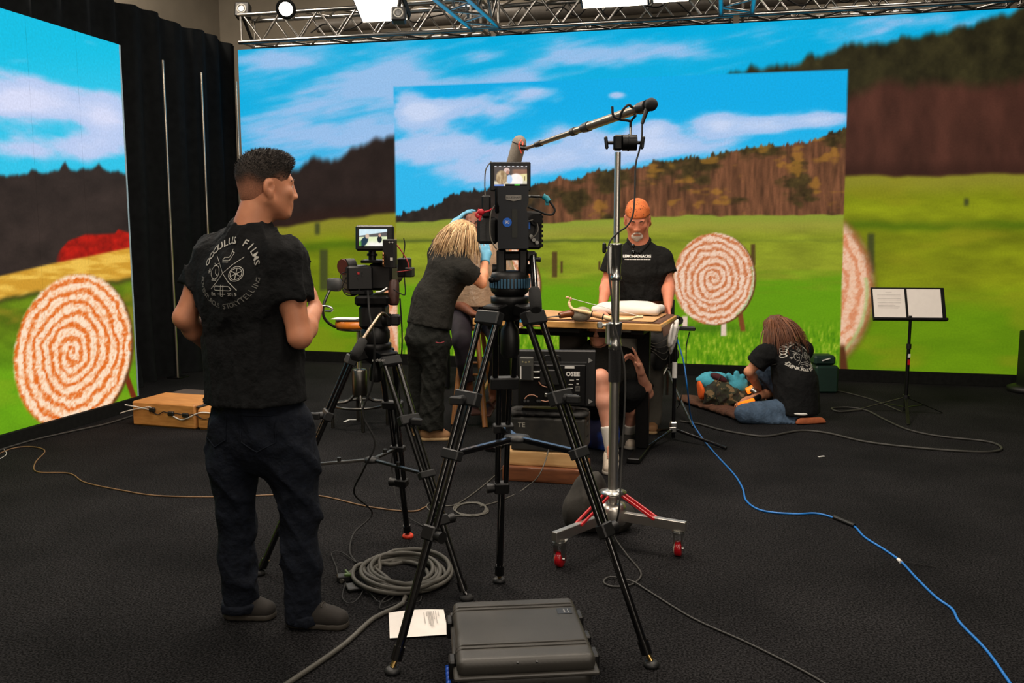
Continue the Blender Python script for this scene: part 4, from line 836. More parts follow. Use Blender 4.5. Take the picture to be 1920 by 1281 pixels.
cable('loose_lead', 'thin wire curling around tan cable at left picture edge', [(-20, 858), (2, 842), (12, 850), (4, 858), (-25, 872)], .002, whitep)
wcx = []
for i in range(60):
    a = 2*PI*i/14; wcx.append((885+(30+4*math.sin(i*.4))*math.cos(a)+2*math.sin(i), 955+(12+1.5*math.cos(i*.7))*math.sin(a)))
cable('small_coil', 'thin cable loosely coiled on the carpet between the tripods', wcx+[(850, 968), (815, 962), (800, 950), (812, 942), (850, 948), (905, 912), (950, 870), (965, 848)], .0035, gcab, n=4)
cable('monitor_lead', 'thin grey lead running from the monitor boxes down to the carpet', [(1052, 742), (1020, 872), (985, 915), (940, 938), (900, 950)], .0035, gcab, zs=[.45, .14, .006, .006, .006])
cable('long_black_cable', 'long black cable looping from the table past the music stand', [(1275, 790), (1310, 795), (1350, 806), (1400, 815), (1440, 818), (1500, 808), (1550, 812), (1620, 828), (1700, 838), (1800, 846), (1860, 847), (1878, 840), (1850, 828), (1760, 818), (1700, 805), (1655, 785), (1625, 770), (1590, 764), (1560, 766), (1575, 772), (1620, 768)], .008, dcab)
cable('stray_cable', 'short black cable on the carpet left of music stand base', [(1540, 728), (1580, 735), (1620, 745), (1650, 755), (1690, 772)], .006, dcab)
for k, (x, y, w) in enumerate(((1540, 856, 22), )): single('paper_scrap', MB().box(fl(x, y, .004), (.05, .015, .003), rotz(.6)), whitep, 'tiny white scrap on the carpet in front of the kneeling person', 'scrap', fl(x, y))
bl = Thing('blue_cable', 'bright blue cable snaking across the carpet to the lower right', 'cable', fl(1400, 920))
P = [dp(1262, 600, 6.3), dp(1268, 630, 6.3), dp(1282, 680, 6.25), dp(1289, 730, 6.2)]+[fl(x, y, z) for x, y, z in ((1296, 785, .1), (1312, 815, .02), (1340, 850, .006), (1375, 888, .006), (1392, 915, .006), (1400, 940, .006), (1430, 958, .006), (1490, 964, .006), (1530, 963, .006), (1566, 972, .006), (1600, 986, .006), (1622, 1008, .006), (1660, 1032, .006), (1690, 1054, .006), (1720, 1086, .006), (1755, 1120, .006), (1785, 1142, .006), (1800, 1168, .006), (1850, 1220, .006), (1900, 1290, .006))]
bl.part('cable', MB().tube(catmull(P, 8), .0055, 8), bcab)
bl.part('inline_connector', MB().cyl(fl(1564, 970, .01), fl(1602, 986, .01), .011, n=10), blackp)
bl.part('cable_tie', MB().cyl(fl(1684, 1049, .008), fl(1689, 1054, .008), .008, n=8), whitep)
bl.part('tie_tail', MB().tube(catmull([fl(1688, 1052, .01), fl(1710, 1056, .01), fl(1755, 1063, .004)], 5), .002, 5), rubber)
# ------------------------------------------------------------------ wooden boxes by the side wall
wb0, wb1 = fl(249, 797), fl(368, 806); ub = nrm(wb1-wb0); vb = np.cross(UZ, ub); Rb = np.stack([ub, vb, UZ], 1); lb_ = np.linalg.norm(wb1-wb0)
hb_ = dp(249, 751, proj(wb0)[0]*0+float((wb0-CC)@CF))[2]
t = Thing('wooden_box', 'long oak plywood box by the side LED wall with wire along its front', 'box', wb0+ub*lb_/2+vb*.22)
t.part('oak_body', MB().box(wb0+ub*(lb_/2-.004)+vb*.2+UZ*hb_/2, (lb_-.008, .4, hb_), Rb, .012), oak)
t.part('dark_top', MB().box(wb0+ub*(lb_/2)+vb*.52+UZ*(hb_/2-.005), (lb_-.02, .22, hb_-.01), Rb, .006), mat('dark_brown_felt', (62, 52, 46), .9))
t2 = Thing('wooden_box', 'smaller oak box end beside the standing man, right of long oak box', 'box', wb1+ub*.17+vb*.2)
t2.part('oak_body', MB().box(wb1+ub*.17+vb*.2+UZ*(hb_/2-.012), (.33, .4, hb_-.024), Rb, .02), oak)
t2.part('edge_trim', MB().beam(wb1+ub*.012+vb*.01+UZ*(hb_-.018), wb1+ub*.012+vb*.38+UZ*(hb_-.018), .03, .012, bev=.003), greyp)
wire = Thing('power_lead', 'white wire with black plugs hung along the front of the oak boxes', 'cable', wb0-vb*.03)
fb_ = lambda u, z: wb0+ub*u-vb*.014+UZ*z
wire.part('white_wire', MB().tube(catmull([fb_(-.1, .09), fb_(.0, .12), fb_(.17, .155), fb_(.2, .13)], 5), .005, 6), whitep); wire.part('white_wire', MB().tube(catmull([fb_(-.05, .16), fb_(.1, .145), fb_(.2, .13)], 5), .005, 6), whitep)
wire.part('white_wire', MB().tube(catmull([fb_(.36, .11), fb_(.45, .075), fb_(.52, .09), fb_(.62, .135), fb_(.72, .14), fb_(.78, .11)], 6), .005, 6), whitep)
for u, z in ((.2, .135), (.37, .115), (.50, .11)): wire.part('plug', MB().box(fb_(u, z), (.055, .022, .035), Rb, .006), blackp)
wire.part('black_wire', MB().tube(catmull([fb_(.2, .12), fb_(.25, .1), fb_(.3, .125), fb_(.34, .12), fb_(.42, .12), fb_(.5, .11), fb_(.58, .12), fb_(.66, .09), fb_(.74, .11)], 5), .004, 6), rubber)
# ------------------------------------------------------------------ table
ZT = .915
TF0, TF1 = fl(886, 597, ZT), fl(1240, 609, ZT); ut = nrm(TF1-TF0); vt = np.cross(UZ, ut); Rt = np.stack([ut, vt, UZ], 1); lt = np.linalg.norm(TF1-TF0); dt = .66
tp = lambda u, v, z=0.: TF0+ut*u+vt*v+UZ*z
tb = Thing('work_table', 'wooden-topped work table with black steel frame in the middle', 'table', tp(lt/2, dt/2, -ZT))
bamboo = mat('bamboo_tabletop', (196, 142, 76), .4, col2=(216, 164, 98), scale=7, stretch=(1, 8, 8))
tb.part('tabletop', MB().box(tp(lt/2, dt/2, -.022), (lt, dt, .044), Rt, .004), bamboo)
for u in (.14, lt-.16):
    lg = tb.part('leg', MB().box(tp(u, dt*.42, -ZT/2-.01), (.085, .06, ZT-.10), Rt, .004), blackm)
    tb.part('foot', MB().box(tp(u, dt*.42, -ZT+.02), (.085, .62, .035), Rt, .006), blackm, lg)
    tb.part('bracket', MB().box(tp(u, dt*.42, -.06), (.085, .5, .03), Rt, .004), blackm, lg)
tb.part('cross_beam', MB().box(tp(lt/2, dt*.36, -.105), (lt-.3, .04, .038), Rt, .003), blackm)
tb.part('control_box', MB().box(tp(lt*.48, .12, -.066), (.24, .12, .03), Rt, .004), blackp)
pn_ = dp(1075, 645, 6.35)
single('grey_panel', MB().box(V(pn_[0], pn_[1], .55), (.205, .03, .66), Rt, .004), mat('taupe_board', (74, 66, 62), .8), 'plain taupe board standing under the table behind the monitor', 'panel', V(pn_[0], pn_[1], .22))
hide = mat('brown_leather_hide', (92, 60, 42), .75, var=.2, scale=20)
def sheet(name, label, cat, u0, u1, v0, v1, z, m, seed, over=0.):
    nu, nv = 40, 16; r = np.random.default_rng(seed); G = np.zeros((nu, nv, 3)); wv = .012*np.cumsum(r.normal(size=nu))*.4
    for i in range(nu):
        for j in range(nv):
            u = u0+(u1-u0)*i/(nu-1); v = v0+(v1-v0)*j/(nv-1)
            if j == 0: v += wv[i]-wv.mean()
            zz = z+.003*math.sin(u*23+seed)*math.sin(v*17)
            if u > lt-.004: zz = z-(u-lt+.004)*1.6; u = lt-.004+(u-lt+.004)*.3
            G[i, j] = tp(u, v, zz)
    A = np.concatenate([G.reshape(-1, 3), G.reshape(-1, 3)+V(0, 0, .004)]); i = (np.arange(nu-1)[:, None]*nv+np.arange(nv-1)[None]).ravel(); o = nu*nv
    Q = [np.stack([i, i+1, i+nv+1, i+nv], 1), np.stack([i+o, i+nv+o, i+nv+1+o, i+1+o], 1)]
    e = np.arange(nu-1)*nv; Q.append(np.stack([e, e+nv, e+nv+o, e+o], 1)); ob = npmesh(name, A, np.concatenate(Q), m, None, tp(u0, v0)); ob.location = tuple(tp(u0, v0)); return tag(ob, label, cat)
sheet('leather_hide', 'dark brown hide under the kraft paper on the table', 'hide', .02, lt+.05, .02, dt-.02, .004, hide, 2)
sheet('kraft_paper', 'crumpled tan kraft paper spread over the table', 'paper', .05, lt-.06, .05, dt-.06, .011, mat('kraft_paper', (196, 150, 100), .8, var=.1, scale=12), 3)
pil = Body(); c = tp(lt*.755, dt-.15, .050)
pil.box(c, (.235, .15, .028), Rt, .027, .02).ell(c+V(0, 0, .008), (.20, .13, .048), Rt, .04).noise(folds(.004, 5, (24, 24, 10)))
v_, q_ = pil.solve(.010); o = npmesh('white_pillow', v_, q_, mat('white_cotton', (216, 210, 204), .85, var=.03), None, c-UZ*.04); o.location = tuple(c-UZ*.04); tag(o, 'plain white pillow lying on the table before the bandana man', 'pillow')
sn = Body(); c = dp(1088, 589, 5.72); c = V(c[0], c[1], ZT+.05); sn.ell(c, (.066, .05, .042), Rt, .01).ell(c+ut*.02+UZ*.008, (.05, .045, .04), Rt, .03).noise(folds(.003, 9, (30, 30, 30))); v_, q_ = sn.solve(.007)
o = npmesh('river_stone', v_, q_, mat('grey_brown_stone', (150, 138, 120), .8, var=.15, scale=40, bump=.1), None, c-UZ*.034); o.location = tuple(c-UZ*.034); tag(o, 'smooth grey stone on the table under the wooden bow', 'stone')
bw = Thing('wooden_bow', 'pale carved wooden bow propped on the stone on the table', 'bow', dp(1130, 596, 5.66))
Bp = [(1070, 561, 5.70), (1067, 568, 5.70), (1072, 578, 5.69), (1086, 583, 5.67), (1102, 586, 5.65), (1114, 590, 5.64), (1130, 594, 5.62), (1146, 598, 5.60), (1165, 599, 5.57), (1182, 598.5, 5.55), (1193, 595, 5.54), (1206, 594, 5.53)]
paleW = mat('pale_carved_wood', (222, 184, 132), .45, col2=(236, 206, 160), scale=10)
bw.part('limb', MB().tube(catmull([dp(*p) for p in Bp], 5), [.006]*5+[.010]*10+[.013]*10+[.015]*10+[.012]*10+[.0085]*11, 10), paleW)
bw.part('grip_wrap', MB().tube([dp(1111, 589, 5.64), dp(1120, 591.5, 5.63), dp(1130, 594, 5.62)], .0185, 12), mat('tan_cord_wrap', (204, 150, 104), .6))
for p in ((1110, 588.7, 5.64), (1131, 594.2, 5.62)): bw.part('dark_band', MB().torus(dp(*p), dp(1131, 594.2, 5.62)-dp(1110, 588.7, 5.64), .018, .0035, 14, 6), rubber)
bw.part('tip_nock', MB().sphere(dp(1064, 558, 5.70), (.012, .01, .008)).sphere(dp(1070, 561, 5.7), (.009, .009, .014)), mat('pinkish_horn', (206, 150, 120), .4))
bw.part('bowstring', MB().tube([dp(1071, 560, 5.70), dp(1120, 573, 5.75), dp(1204, 594, 5.56)], .0022, 5), whitep)
sh = Thing('leather_sheath', 'brown leather sheath with a long dark blade beside the stone', 'sheath', dp(1048, 596, 5.7))
sh.part('sheath', MB().tube([dp(1049, 592, 5.68), dp(1056, 590, 5.69), dp(1074, 587, 5.71)], [.020, .022, .024], 12), mat('glossy_brown_leather', (120, 64, 30), .35)); sh.part('blade', MB().beam(dp(1003, 598, 5.60), dp(1050, 592.5, 5.68), .022, .006, bev=.002), mat('dark_grey_blade', (70, 66, 62), .5, .5))
bxx = Thing('product_box', 'small blue and white packet standing on the table behind the middle tripod', 'box', dp(975, 602, 5.6))
bxx.part('carton', MB().box(dp(978, 593, 5.62), (.15, .05, .075), Rt, .002), mat('sky_blue_card', (70, 160, 205), .5))
bxx.part('picture_panel', MB().box(dp(978, 593, 5.62)-vt*.0258+UZ*.015, (.12, .001, .03), Rt), whitep); bxx.part('orange_spot', MB().cyl(dp(992, 597, 5.59), dp(992, 597, 5.588), .009, n=12), orange)
bxx2 = single('blue_tray', MB().box(tp(.17, .06, .024), (.20, .07, .012), Rt, .003), mat('denim_blue_card', (52, 84, 120), .5), 'flat blue tray on the table left of the packet', 'tray', tp(.17, .06, .018))
ct = Body()
for k in range(6): ct.ell(tp(.05+.028*k*.5, .20+.02*math.sin(k*2), .03+.004*k), (.035, .03, .018), rotz(k), .012)
v_, q_ = ct.noise(folds(.006, 6, (60, 60, 60))).solve(.007); o = npmesh('white_rag', v_, q_, MATS['white_cotton'], None, tp(.06, .2)); o.location = tuple(tp(.06, .2)); tag(o, 'small crumpled white rag at the left end of the table', 'rag')
pw = Body(); c = tp(lt+.035, .22, -.03)
for k in range(5): pw.ell(c+ut*(.012*(k % 2))+vt*(-.05+.04*k)+UZ*(-.05-.03*(k % 3)), (.018, .035, .085), Rt@roty(.15), .02)
v_, q_ = pw.noise(folds(.008, 8, (50, 50, 50))).solve(.009); o = npmesh('plastic_wrap', v_, q_, mat('milky_plastic_film', (214, 210, 206), .3, var=.05, alpha=.9), None, c); o.location = tuple(c); tag(o, 'crumpled milky plastic sheet hanging at the right end of the table', 'plastic sheet')
# ------------------------------------------------------------------ monitor on boxes
m0, m1, m2 = fl(941, 902), fl(1096, 911), fl(1116, 878); um = nrm(m1-m0); vm = np.cross(UZ, um); Rm = np.stack([um, vm, UZ], 1); lm = np.linalg.norm(m1-m0)
mp_ = lambda u, v, z: m0+um*u+vm*v+UZ*z
def apple(name, label, u0, v0, z0, L_, D_, H_, m, holes=True):
    t = Thing(name, label, 'box', mp_(u0+L_/2, v0+D_/2, z0), 'stacked set boxes under the monitor')
    o = Body().box(mp_(u0+L_/2, v0+D_/2, z0+H_/2), (L_/2, D_/2, H_/2), Rm, .008, .004)
    if holes:
        for hz in holes: o.box(mp_(u0+L_, v0+D_/2, z0+hz), (.02, .055, .014), Rm, .012, .002, 's')
    v_, q_ = o.solve(.0095); ob = t.npart('box_shell', v_, q_, m); ob.data.polygons.foreach_set('use_smooth', [False]*len(ob.data.polygons)); return t
apple('set_box', 'low dark brown wooden box at the bottom of the stack under the monitor', 0, 0, .001, lm, .31, .092, redwood, (.046,))
apple('set_box', 'pale birch wooden box second from the bottom under the monitor', .02, .03, .094, lm-.045, .28, .092, birch, (.046,))
ab = apple('set_box', 'tall worn black wooden box with hand holes directly under the monitor', .05, .03, .187, lm-.055, .29, .205, worn, (.06, .155))
ab.part('stencil', text_on(MB(), 'TE', .042, mp_(.115, .0285, .345), um, UZ), mat('faded_white_stencil', (150, 146, 136), .8))
cu = Body()
for k in range(6): cu.ell(mp_(.08+.075*k, .12, .413), (.06, .10, .026), Rm, .02)
v_, q_ = cu.noise(folds(.006, 21, (40, 40, 20))).cut(mp_(0, 0, .394), (0, 0, -1)).solve(.009); o = npmesh('black_sandbag', v_, q_, mat('black_cordura', (26, 25, 24), .8, var=.2, bump=.2, bscale=300), None, mp_(.25, .12, .394)); o.location = tuple(mp_(.25, .12, .394)); tag(o, 'flat black sandbag lying between the monitor and the black box', 'sandbag')
DM = 5.27
mo = Thing('field_monitor', 'large black field monitor seen from behind with battery and cables', 'monitor', mp_(.26, .1, .43))
Rmo = RC@rotz(-.06)
def mrect(mb, x0, y0, x1, y1, dd, th, b=.003):
    c = dp((x0+x1)/2, (y0+y1)/2, DM+dd); return mb.box(c+Rmo@V(0, th/2, 0), ((x1-x0)*DM/F, th, (y1-y0)*DM/F), Rmo, b)
cse = mo.part('housing', mrect(MB(), 959, 657, 1117, 763, 0, .05, .006), blackp)
mo.part('rear_bulge', mrect(MB(), 974, 684, 1098, 762, -.03, .035, .006), blackm, cse)
hdl = MB().tube(catmull([dp(1022, 679, DM-.01), dp(1022, 668, DM-.035), dp(1035, 667, DM-.04), dp(1050, 669, DM-.035), dp(1050, 681, DM-.01)], 3), .004, 6); mo.part('carry_handle', hdl, greyp, cse)
mo.part('trim_bar', mrect(MB(), 1000, 679, 1100, 683, -.034, .01, .001), greyp, cse)
pn0 = dp(1036, 723, DM-.03); nmo = Rmo@V(0, -1, 0); mq = lambda x, y, o=.001: CC+ray(x, y)*(((pn0+nmo*o-CC)@nmo)/(ray(x, y)@nmo))
br_ = mo.part('battery', mrect(MB(), 974, 671, 1000, 714, -.075, .045, .004), mat('grey_battery_case', (62, 62, 58), .5), cse)
mo.part('battery_panel', MB().box(mq(987, 699, .0445), (17*DM/F, .004, 26*DM/F), Rmo), greyp, br_); mo.part('battery_sign', text_on(MB(), '+ o +', .022, mq(986, 679, .047), Rmo@V(1, 0, 0), UZ), mat('yellowish_print', (190, 180, 130), .6), br_)
mo.part('battery_lettering', MB().box(mq(976.5, 699, .046), (.007, .001, .075), Rmo), whitep, br_)
mo.part('connector_block', mrect(MB(), 1012, 694, 1050, 722, -.06, .04, .004), blackp, cse)
for y in (698, 709): mo.part('plug', MB().cyl(dp(1000, y, DM-.05), dp(1012, y, DM-.05), .007, n=10), zinc, cse)
mo.part('lettering', text_on(MB(), 'OSEE', .036, mq(1074, 702), Rmo@V(1, 0, 0), UZ, .0015), whitep, cse)
mo.part('white_tag', MB().box(mq(1068, 689), (18*DM/F, .002, 4.5*DM/F), Rmo), whitep, cse)
sock = mo.part('power_socket', MB().box(mq(1083, 729), (8*DM/F, .006, 10*DM/F), Rmo), zinc, cse)
mo.part('socket_hole', MB().cyl(mq(1083, 729, .004), mq(1083, 729, .006), .010, n=14), blackp, sock)
sp_ = MB()
for (x, y, w) in ((1072, 713, 8), (1083, 712, 5), (1070, 721, 8), (1083, 720, 4), (1070, 728, 8), (1076, 741, 10)): sp_.box(mq(x, y), (w*DM/F, .001, .004), Rmo)
o = mo.part('port_lettering', sp_, whitep, cse); o['kind'] = 'stuff'
for y in (676, 753): mo.part('corner_mark', MB().prism([(-.012, -.016), (-.012, .016), (.014, 0)], mq(1107, y, -.028), Rmo@V(1, 0, 0), UZ, .002), mat('grey_print', (130, 130, 128), .6), cse)
for P in ([(984, 748), (990, 742), (1000, 741), (1008, 745)], [(1010, 716), (1016, 723), (1028, 727), (1032, 728)], [(1014, 751), (1024, 753), (1034, 750)]): mo.part('copper_cable', MB().tube(catmull([dp(x, y, DM-.05) for x, y in P], 5), .0035, 6), mat('copper_tinted_cable', (150, 104, 80), .4))
for x in (984, 990, 1008, 1012): mo.part('knob', MB().cyl(dp(x, 752, DM-.03), dp(x, 752, DM-.055), .008, n=10), blackp, cse)
mo.part('silver_connector', mrect(MB(), 1021, 738, 1032, 745, -.05, .03, .003), zinc, cse)
mo.part('stand_foot', MB().box(mp_(.26, .12, .435), (.30, .14, .02), Rm, .004), blackm)
# ------------------------------------------------------------------ bar stool with back pad (behind the left camera)
s0 = fl(676, 800); ms = Thing('metal_stool', 'round grey metal stool with orange seat behind the left camera', 'stool', s0)
dS = float((s0-CC)@CF)
hubS = V(s0[0], s0[1], dp(678, 712, dS)[2]); zr = dp(678, 757, dS)[2]; zs_ = dp(665, 610, dS)[2]
ms.part('hub', MB().lathe([(.05, -.12), (.058, -.1), (.058, .08), (.05, .09), (.02, .095)], hubS, n=20), darksteel)
ms.part('post', MB().cyl(hubS, V(s0[0], s0[1], zs_-.03), .016, n=12), zinc)
for k in range(4):
    a = .5+k*PI/2; d = V(math.cos(a), math.sin(a), 0); ms.part('leg', MB().tube(catmull([hubS+d*.03-UZ*.10, hubS+d*.10-UZ*.16, V(s0[0], s0[1], zr)+d*.20, V(s0[0], s0[1], .002)+d*.21], 5), .013, 9), darksteel)
ms.part('foot_ring', MB().torus(V(s0[0], s0[1], zr), UZ, .20, .010, 30, 8), darksteel)
sc_ = V(*dp(664, 605, dS)); sc_[2] = zs_
ms.part('seat', MB().lathe([(.13, -.02), (.16, -.015), (.165, .0), (.165, .025), (.15, .035)], sc_+CR*.02, n=28), mat('orange_vinyl', (198, 112, 30), .35)); ms.part('seat_base', MB().lathe([(.14, -.035), (.155, -.03), (.155, -.018), (.14, -.016)], sc_+CR*.02, n=28), darksteel)
ms.part('back_bracket', MB().tube(catmull([dp(672, 615, dS), dp(640, 615, dS-.02), dp(622, 610, dS-.05), dp(608, 596, dS-.08), dp(606, 577, dS-.09), dp(612, 558, dS-.08), dp(618, 545, dS-.06)], 6), .011, 9), darksteel)
bpd = Body(); pcn = dp(626, 534, dS-.06); bpd.box(pcn, (.055, .02, .05), RC, .018, .01).ell(pcn+CR*.02, (.05, .03, .045), RC, .02); v_, q_ = bpd.solve(.008); ms.npart('back_pad', v_, q_, mat('dark_grey_vinyl', (54, 54, 54), .5))
ms.part('clamp_clip', MB().tube(catmull([dp(600, 575, dS-.1), dp(612, 574, dS-.12), dp(622, 578, dS-.12), dp(621, 583, dS-.12), dp(610, 583, dS-.11)], 5), .009, 7), zinc)
pp_ = Thing('paper_stack', 'papers and a dark folder lying on the orange stool seat', 'papers', sc_+UZ*.036)
pp_.part('folder', MB().box(sc_+UZ*.045, (.26, .2, .012), rotz(.3), .002), blackp); pp_.part('sheet', MB().box(sc_-CR*.06+UZ*.0535, (.2, .15, .003), rotz(.1)), paper)
# ------------------------------------------------------------------ black folding chair beyond the woman
k0 = fl(800, 735); bc_ = Thing('black_chair', 'plain black chair standing behind the bending woman', 'chair', k0)
for (x, y) in ((769, 735), (840, 730), (778, 715), (842, 712)): f_ = fl(x, y); bc_.part('leg', MB().cyl(f_, f_+V(0, 0, .42), .013, n=8), blackm)
cq = (fl(769, 735)+fl(842, 712))/2; bc_.part('seat', MB().box(cq+V(0, 0, .43), (.42, .40, .04), RC, .012), blackp); bc_.part('backrest', MB().box(cq+FH*.2+V(0, 0, .68), (.40, .03, .24), RC, .012), blackp)
for s_ in (-1, 1): bc_.part('back_post', MB().cyl(cq+FH*.2+CR*s_*.17+V(0, 0, .42), cq+FH*.2+CR*s_*.17+V(0, 0, .62), .012, n=8), blackm)
bc_.part('side_panel', MB().box(fl(836, 730)+V(0, 0, .17)+FH*.05, (.08, .02, .32), RC, .004), blackp)
# ------------------------------------------------------------------ wooden stool under the seated man
oakS = mat('honey_oak_stool', (150, 98, 54), .4, col2=(172, 116, 66), scale=10, stretch=(6, 6, 1))
ws0 = fl(885, 775); wst = Thing('wooden_stool', 'honey oak bar stool under the seated man', 'stool', ws0); zS = .74; stoolC = V(ws0[0], ws0[1], 0)
wst.part('seat', MB().lathe([(.14, -.035), (.165, -.02), (.17, .0), (.15, .006)], stoolC+UZ*zS, n=28), oakS)
ftS = [fl(850, 797), fl(910, 802), fl(925, 760), fl(866, 757)]
for f_ in ftS: wst.part('leg', MB().cyl(f_+V(0, 0, .001), stoolC+(f_-stoolC)*.45+UZ*(zS-.03), .022, .02, n=12), oakS)
for hgt, o_ in ((.26, 0), (.40, 1)):
    for k in range(4):
        if k % 2 == o_: continue
        a_, b_ = ftS[k], ftS[(k+1) % 4]; q = lambda f: f+(stoolC+(f-stoolC)*.45+UZ*(zS-.03)-f)*(hgt/zS); wst.part('rung', MB().cyl(q(a_), q(b_), .011, n=9), oakS)
# ------------------------------------------------------------------ stands and gear right of the table
f0 = fl(1262, 826); ls_ = Thing('light_stand', 'slim black stand with clamp arm right of the table', 'stand', f0); dL = float((f0-CC)@CF)
zL = lambda y: dp(1268, y, dL)[2]
ls_.part('lower_tube', MB().cyl(f0+V(0, 0, .02), V(f0[0], f0[1], zL(700)), .014, n=10), carbon); ls_.part('upper_tube', MB().cyl(V(f0[0], f0[1], zL(705)), V(f0[0], f0[1], zL(600)), .0165, n=10), carbon)
ls_.part('white_tape', MB().cyl(V(f0[0], f0[1], zL(706)), V(f0[0], f0[1], zL(676)), .0175, n=12), whitep)
ls_.part('base_collar', MB().box(f0+V(0, 0, .10), (.05, .05, .08), RC, .008).box(f0+V(0, 0, .085)-FH*.028-CR*.01, (.05, .01, .035), RC, .002), zinc)
for (x, y) in ((1196, 850), (1362, 841), (1225, 808)): g = fl(x, y, .012); ls_.part('leg', MB().cyl(f0+V(0, 0, .085), g, .011, n=9), carbon)
hd_ = ls_.part('clamp_head', MB().box(V(f0[0], f0[1], zL(598)), (.05, .06, .07), RC, .01).cyl(V(f0[0], f0[1], zL(598))+CR*.02-FH*.02, V(f0[0], f0[1], zL(598))+CR*.02+FH*.04, .03, n=16), blackp)
ls_.part('phone_arm', MB().box(dp(1285, 616, dL-.03), (.14, .05, .028), RC@roty(.04), .006), blackp, hd_); ls_.part('antenna_rod', MB().cyl(dp(1261, 600, dL-.02), dp(1262, 562, dL-.02), .014, .012, n=10), blackp, hd_)
ls_.part('hanging_rod', MB().cyl(dp(1257, 620, dL-.02), dp(1255, 690, dL-.02), .007, n=8).sphere(dp(1255, 692, dL-.02), .014), blackm); ls_.part('phone_cable', MB().tube(catmull([dp(1293, 622, dL-.03), dp(1287, 650, dL-.03), dp(1286, 690, dL-.03), dp(1280, 725, dL-.03), dp(1275, 755, dL), fl(1270, 765, .01)], 6), .004, 6), rubber)
f1 = fl(1250, 762); s2 = Thing('light_stand', 'second dark stand half hidden behind the table end', 'stand', f1)
s2.part('column', MB().cyl(f1+V(0, 0, .1), f1+V(0, 0, .62), .012, n=10), darksteel)
for (x, y) in ((1200, 768), (1215, 700), (1300, 800)):
    g = fl(x, max(y, 745), .01); s2.part('leg', MB().tube(catmull([f1+V(0, 0, .34), f1+(g-f1)*.35+V(0, 0, .2), g], 5), .010, 8), darksteel)
gb = Body(); c = dp(1234, 655, 6.55)
for k in range(7): gb.ell(c+V(random.uniform(-.07, .07), random.uniform(-.08, .08), random.uniform(-.10, .10)), (random.uniform(.06, .09), .07, random.uniform(.06, .09)), rotz(k), .03)
v_, q_ = gb.noise(folds(.008, 31, (30, 30, 30))).solve(.011); gg = Thing('gear_bag', 'black gear bag hung on a stand under the right end of table', 'bag', c-UZ*.2); gg.npart('bag', v_, q_, MATS['black_cordura'])
for k in range(4): gg.part('cable', MB().tube(catmull([c+V(-.12, -.12, .12-.03*k), c+V(-.02, -.17, .06-.02*k), c+V(.07, -.16, .10-.05*k), c+V(.12, -.1, .16)], 6), .0028, 5), MATS['grey_cable_jacket'])
gg.part('hook_strap', MB().cyl(c+V(0, .02, .08), V(c[0], c[1]+.02, ZT-.05), .008, n=8), rubber)
# water bottle
b0 = fl(1205, 843); wbt = Thing('water_bottle', 'clear plastic water bottle standing on the floor by the table leg', 'bottle', b0)
prof = [(.026, .002), (.033, .008)]+[(.033 if k % 2 else .0305, .015+.011*k) for k in range(10)]+[(.033, .14), (.031, .155), (.022, .175), (.013, .19), (.0125, .205)]
clear = mat('clear_plastic', (235, 240, 240), .05, trans=1., var=0.); clear.node_tree.nodes['Principled BSDF'].inputs['IOR'].default_value = 1.3
wbt.part('bottle', MB().lathe(prof, b0, n=22), clear); wbt.part('cap', MB().lathe([(.014, .205), (.015, .207), (.015, .222), (.013, .224)], b0, n=18), whitep)
# colourful bag and black rucksack under the table
cbg = Body(); c = fl(1122, 850); c = V(c[0], c[1]+.18, 0)
for k in range(5): cbg.ell(c+V(random.uniform(-.08, .08), random.uniform(-.05, .05), .10), (.10, .09, random.uniform(.09, .16)), rotz(k), .03)
v_, q_ = cbg.noise(folds(.012, 41, (24, 24, 24))).cut((0, 0, .004), (0, 0, -1)).solve(.012); tie = mat('indigo_print_fabric', (24, 22, 62), .8, col2=(20, 60, 150), scale=7)
rp = [n for n in tie.node_tree.nodes if n.type == 'VALTORGB'][0].color_ramp; e = rp.elements.new(.76); e.color = (*lin((205, 200, 20)), 1); rp.elements[0].position = .45; rp.elements[1].position = .62
o = npmesh('printed_bag', v_, q_, tie, None, c); o.location = tuple(c); tag(o, 'indigo bag with blue and yellow print on the floor under the table', 'bag')
rk = Body(); c = fl(1168, 800); c = V(c[0], c[1]+.12, 0)
rk.box(c+V(0, 0, .19), (.12, .10, .19), rotz(.3), .07, .03).ell(c+V(-.02, -.08, .12), (.09, .06, .10), None, .03).noise(folds(.008, 43, (26, 26, 26))).cut((0, 0, .004), (0, 0, -1)); v_, q_ = rk.solve(.012)
o = npmesh('black_rucksack', v_, q_, MATS['black_cordura'], None, c); o.location = tuple(c); tag(o, 'black rucksack on the floor behind the right table leg', 'bag')
# ------------------------------------------------------------------ music stand
f0 = fl(1697, 775); mu = Thing('music_stand', 'black music stand holding two white script pages on the right', 'music stand', f0); dM = float((f0-CC)@CF)
zM = lambda y, x=1700: dp(x, y, dM)[2]
mu.part('lower_tube', MB().cyl(f0+V(0, 0, .02), V(f0[0], f0[1], zM(645)), .0155, n=12), blackm); mu.part('upper_tube', MB().cyl(V(f0[0], f0[1], zM(650)), V(f0[0], f0[1], zM(590)), .0125, n=12), blackm)
mu.part('collar', MB().cyl(V(f0[0], f0[1], zM(652)), V(f0[0], f0[1], zM(643)), .02, n=12), blackp)
lb2 = mu.part('red_label', MB().box(V(f0[0], f0[1], zM(677))-FH*.0155, (.02, .003, .045), RC), redp); mu.part('white_label', MB().box(V(f0[0], f0[1], zM(665))-FH*.0155, (.02, .003, .03), RC), whitep)
mu.part('hub', MB().cyl(V(f0[0], f0[1], zM(747)), V(f0[0], f0[1], zM(740)), .026, n=14), blackp)
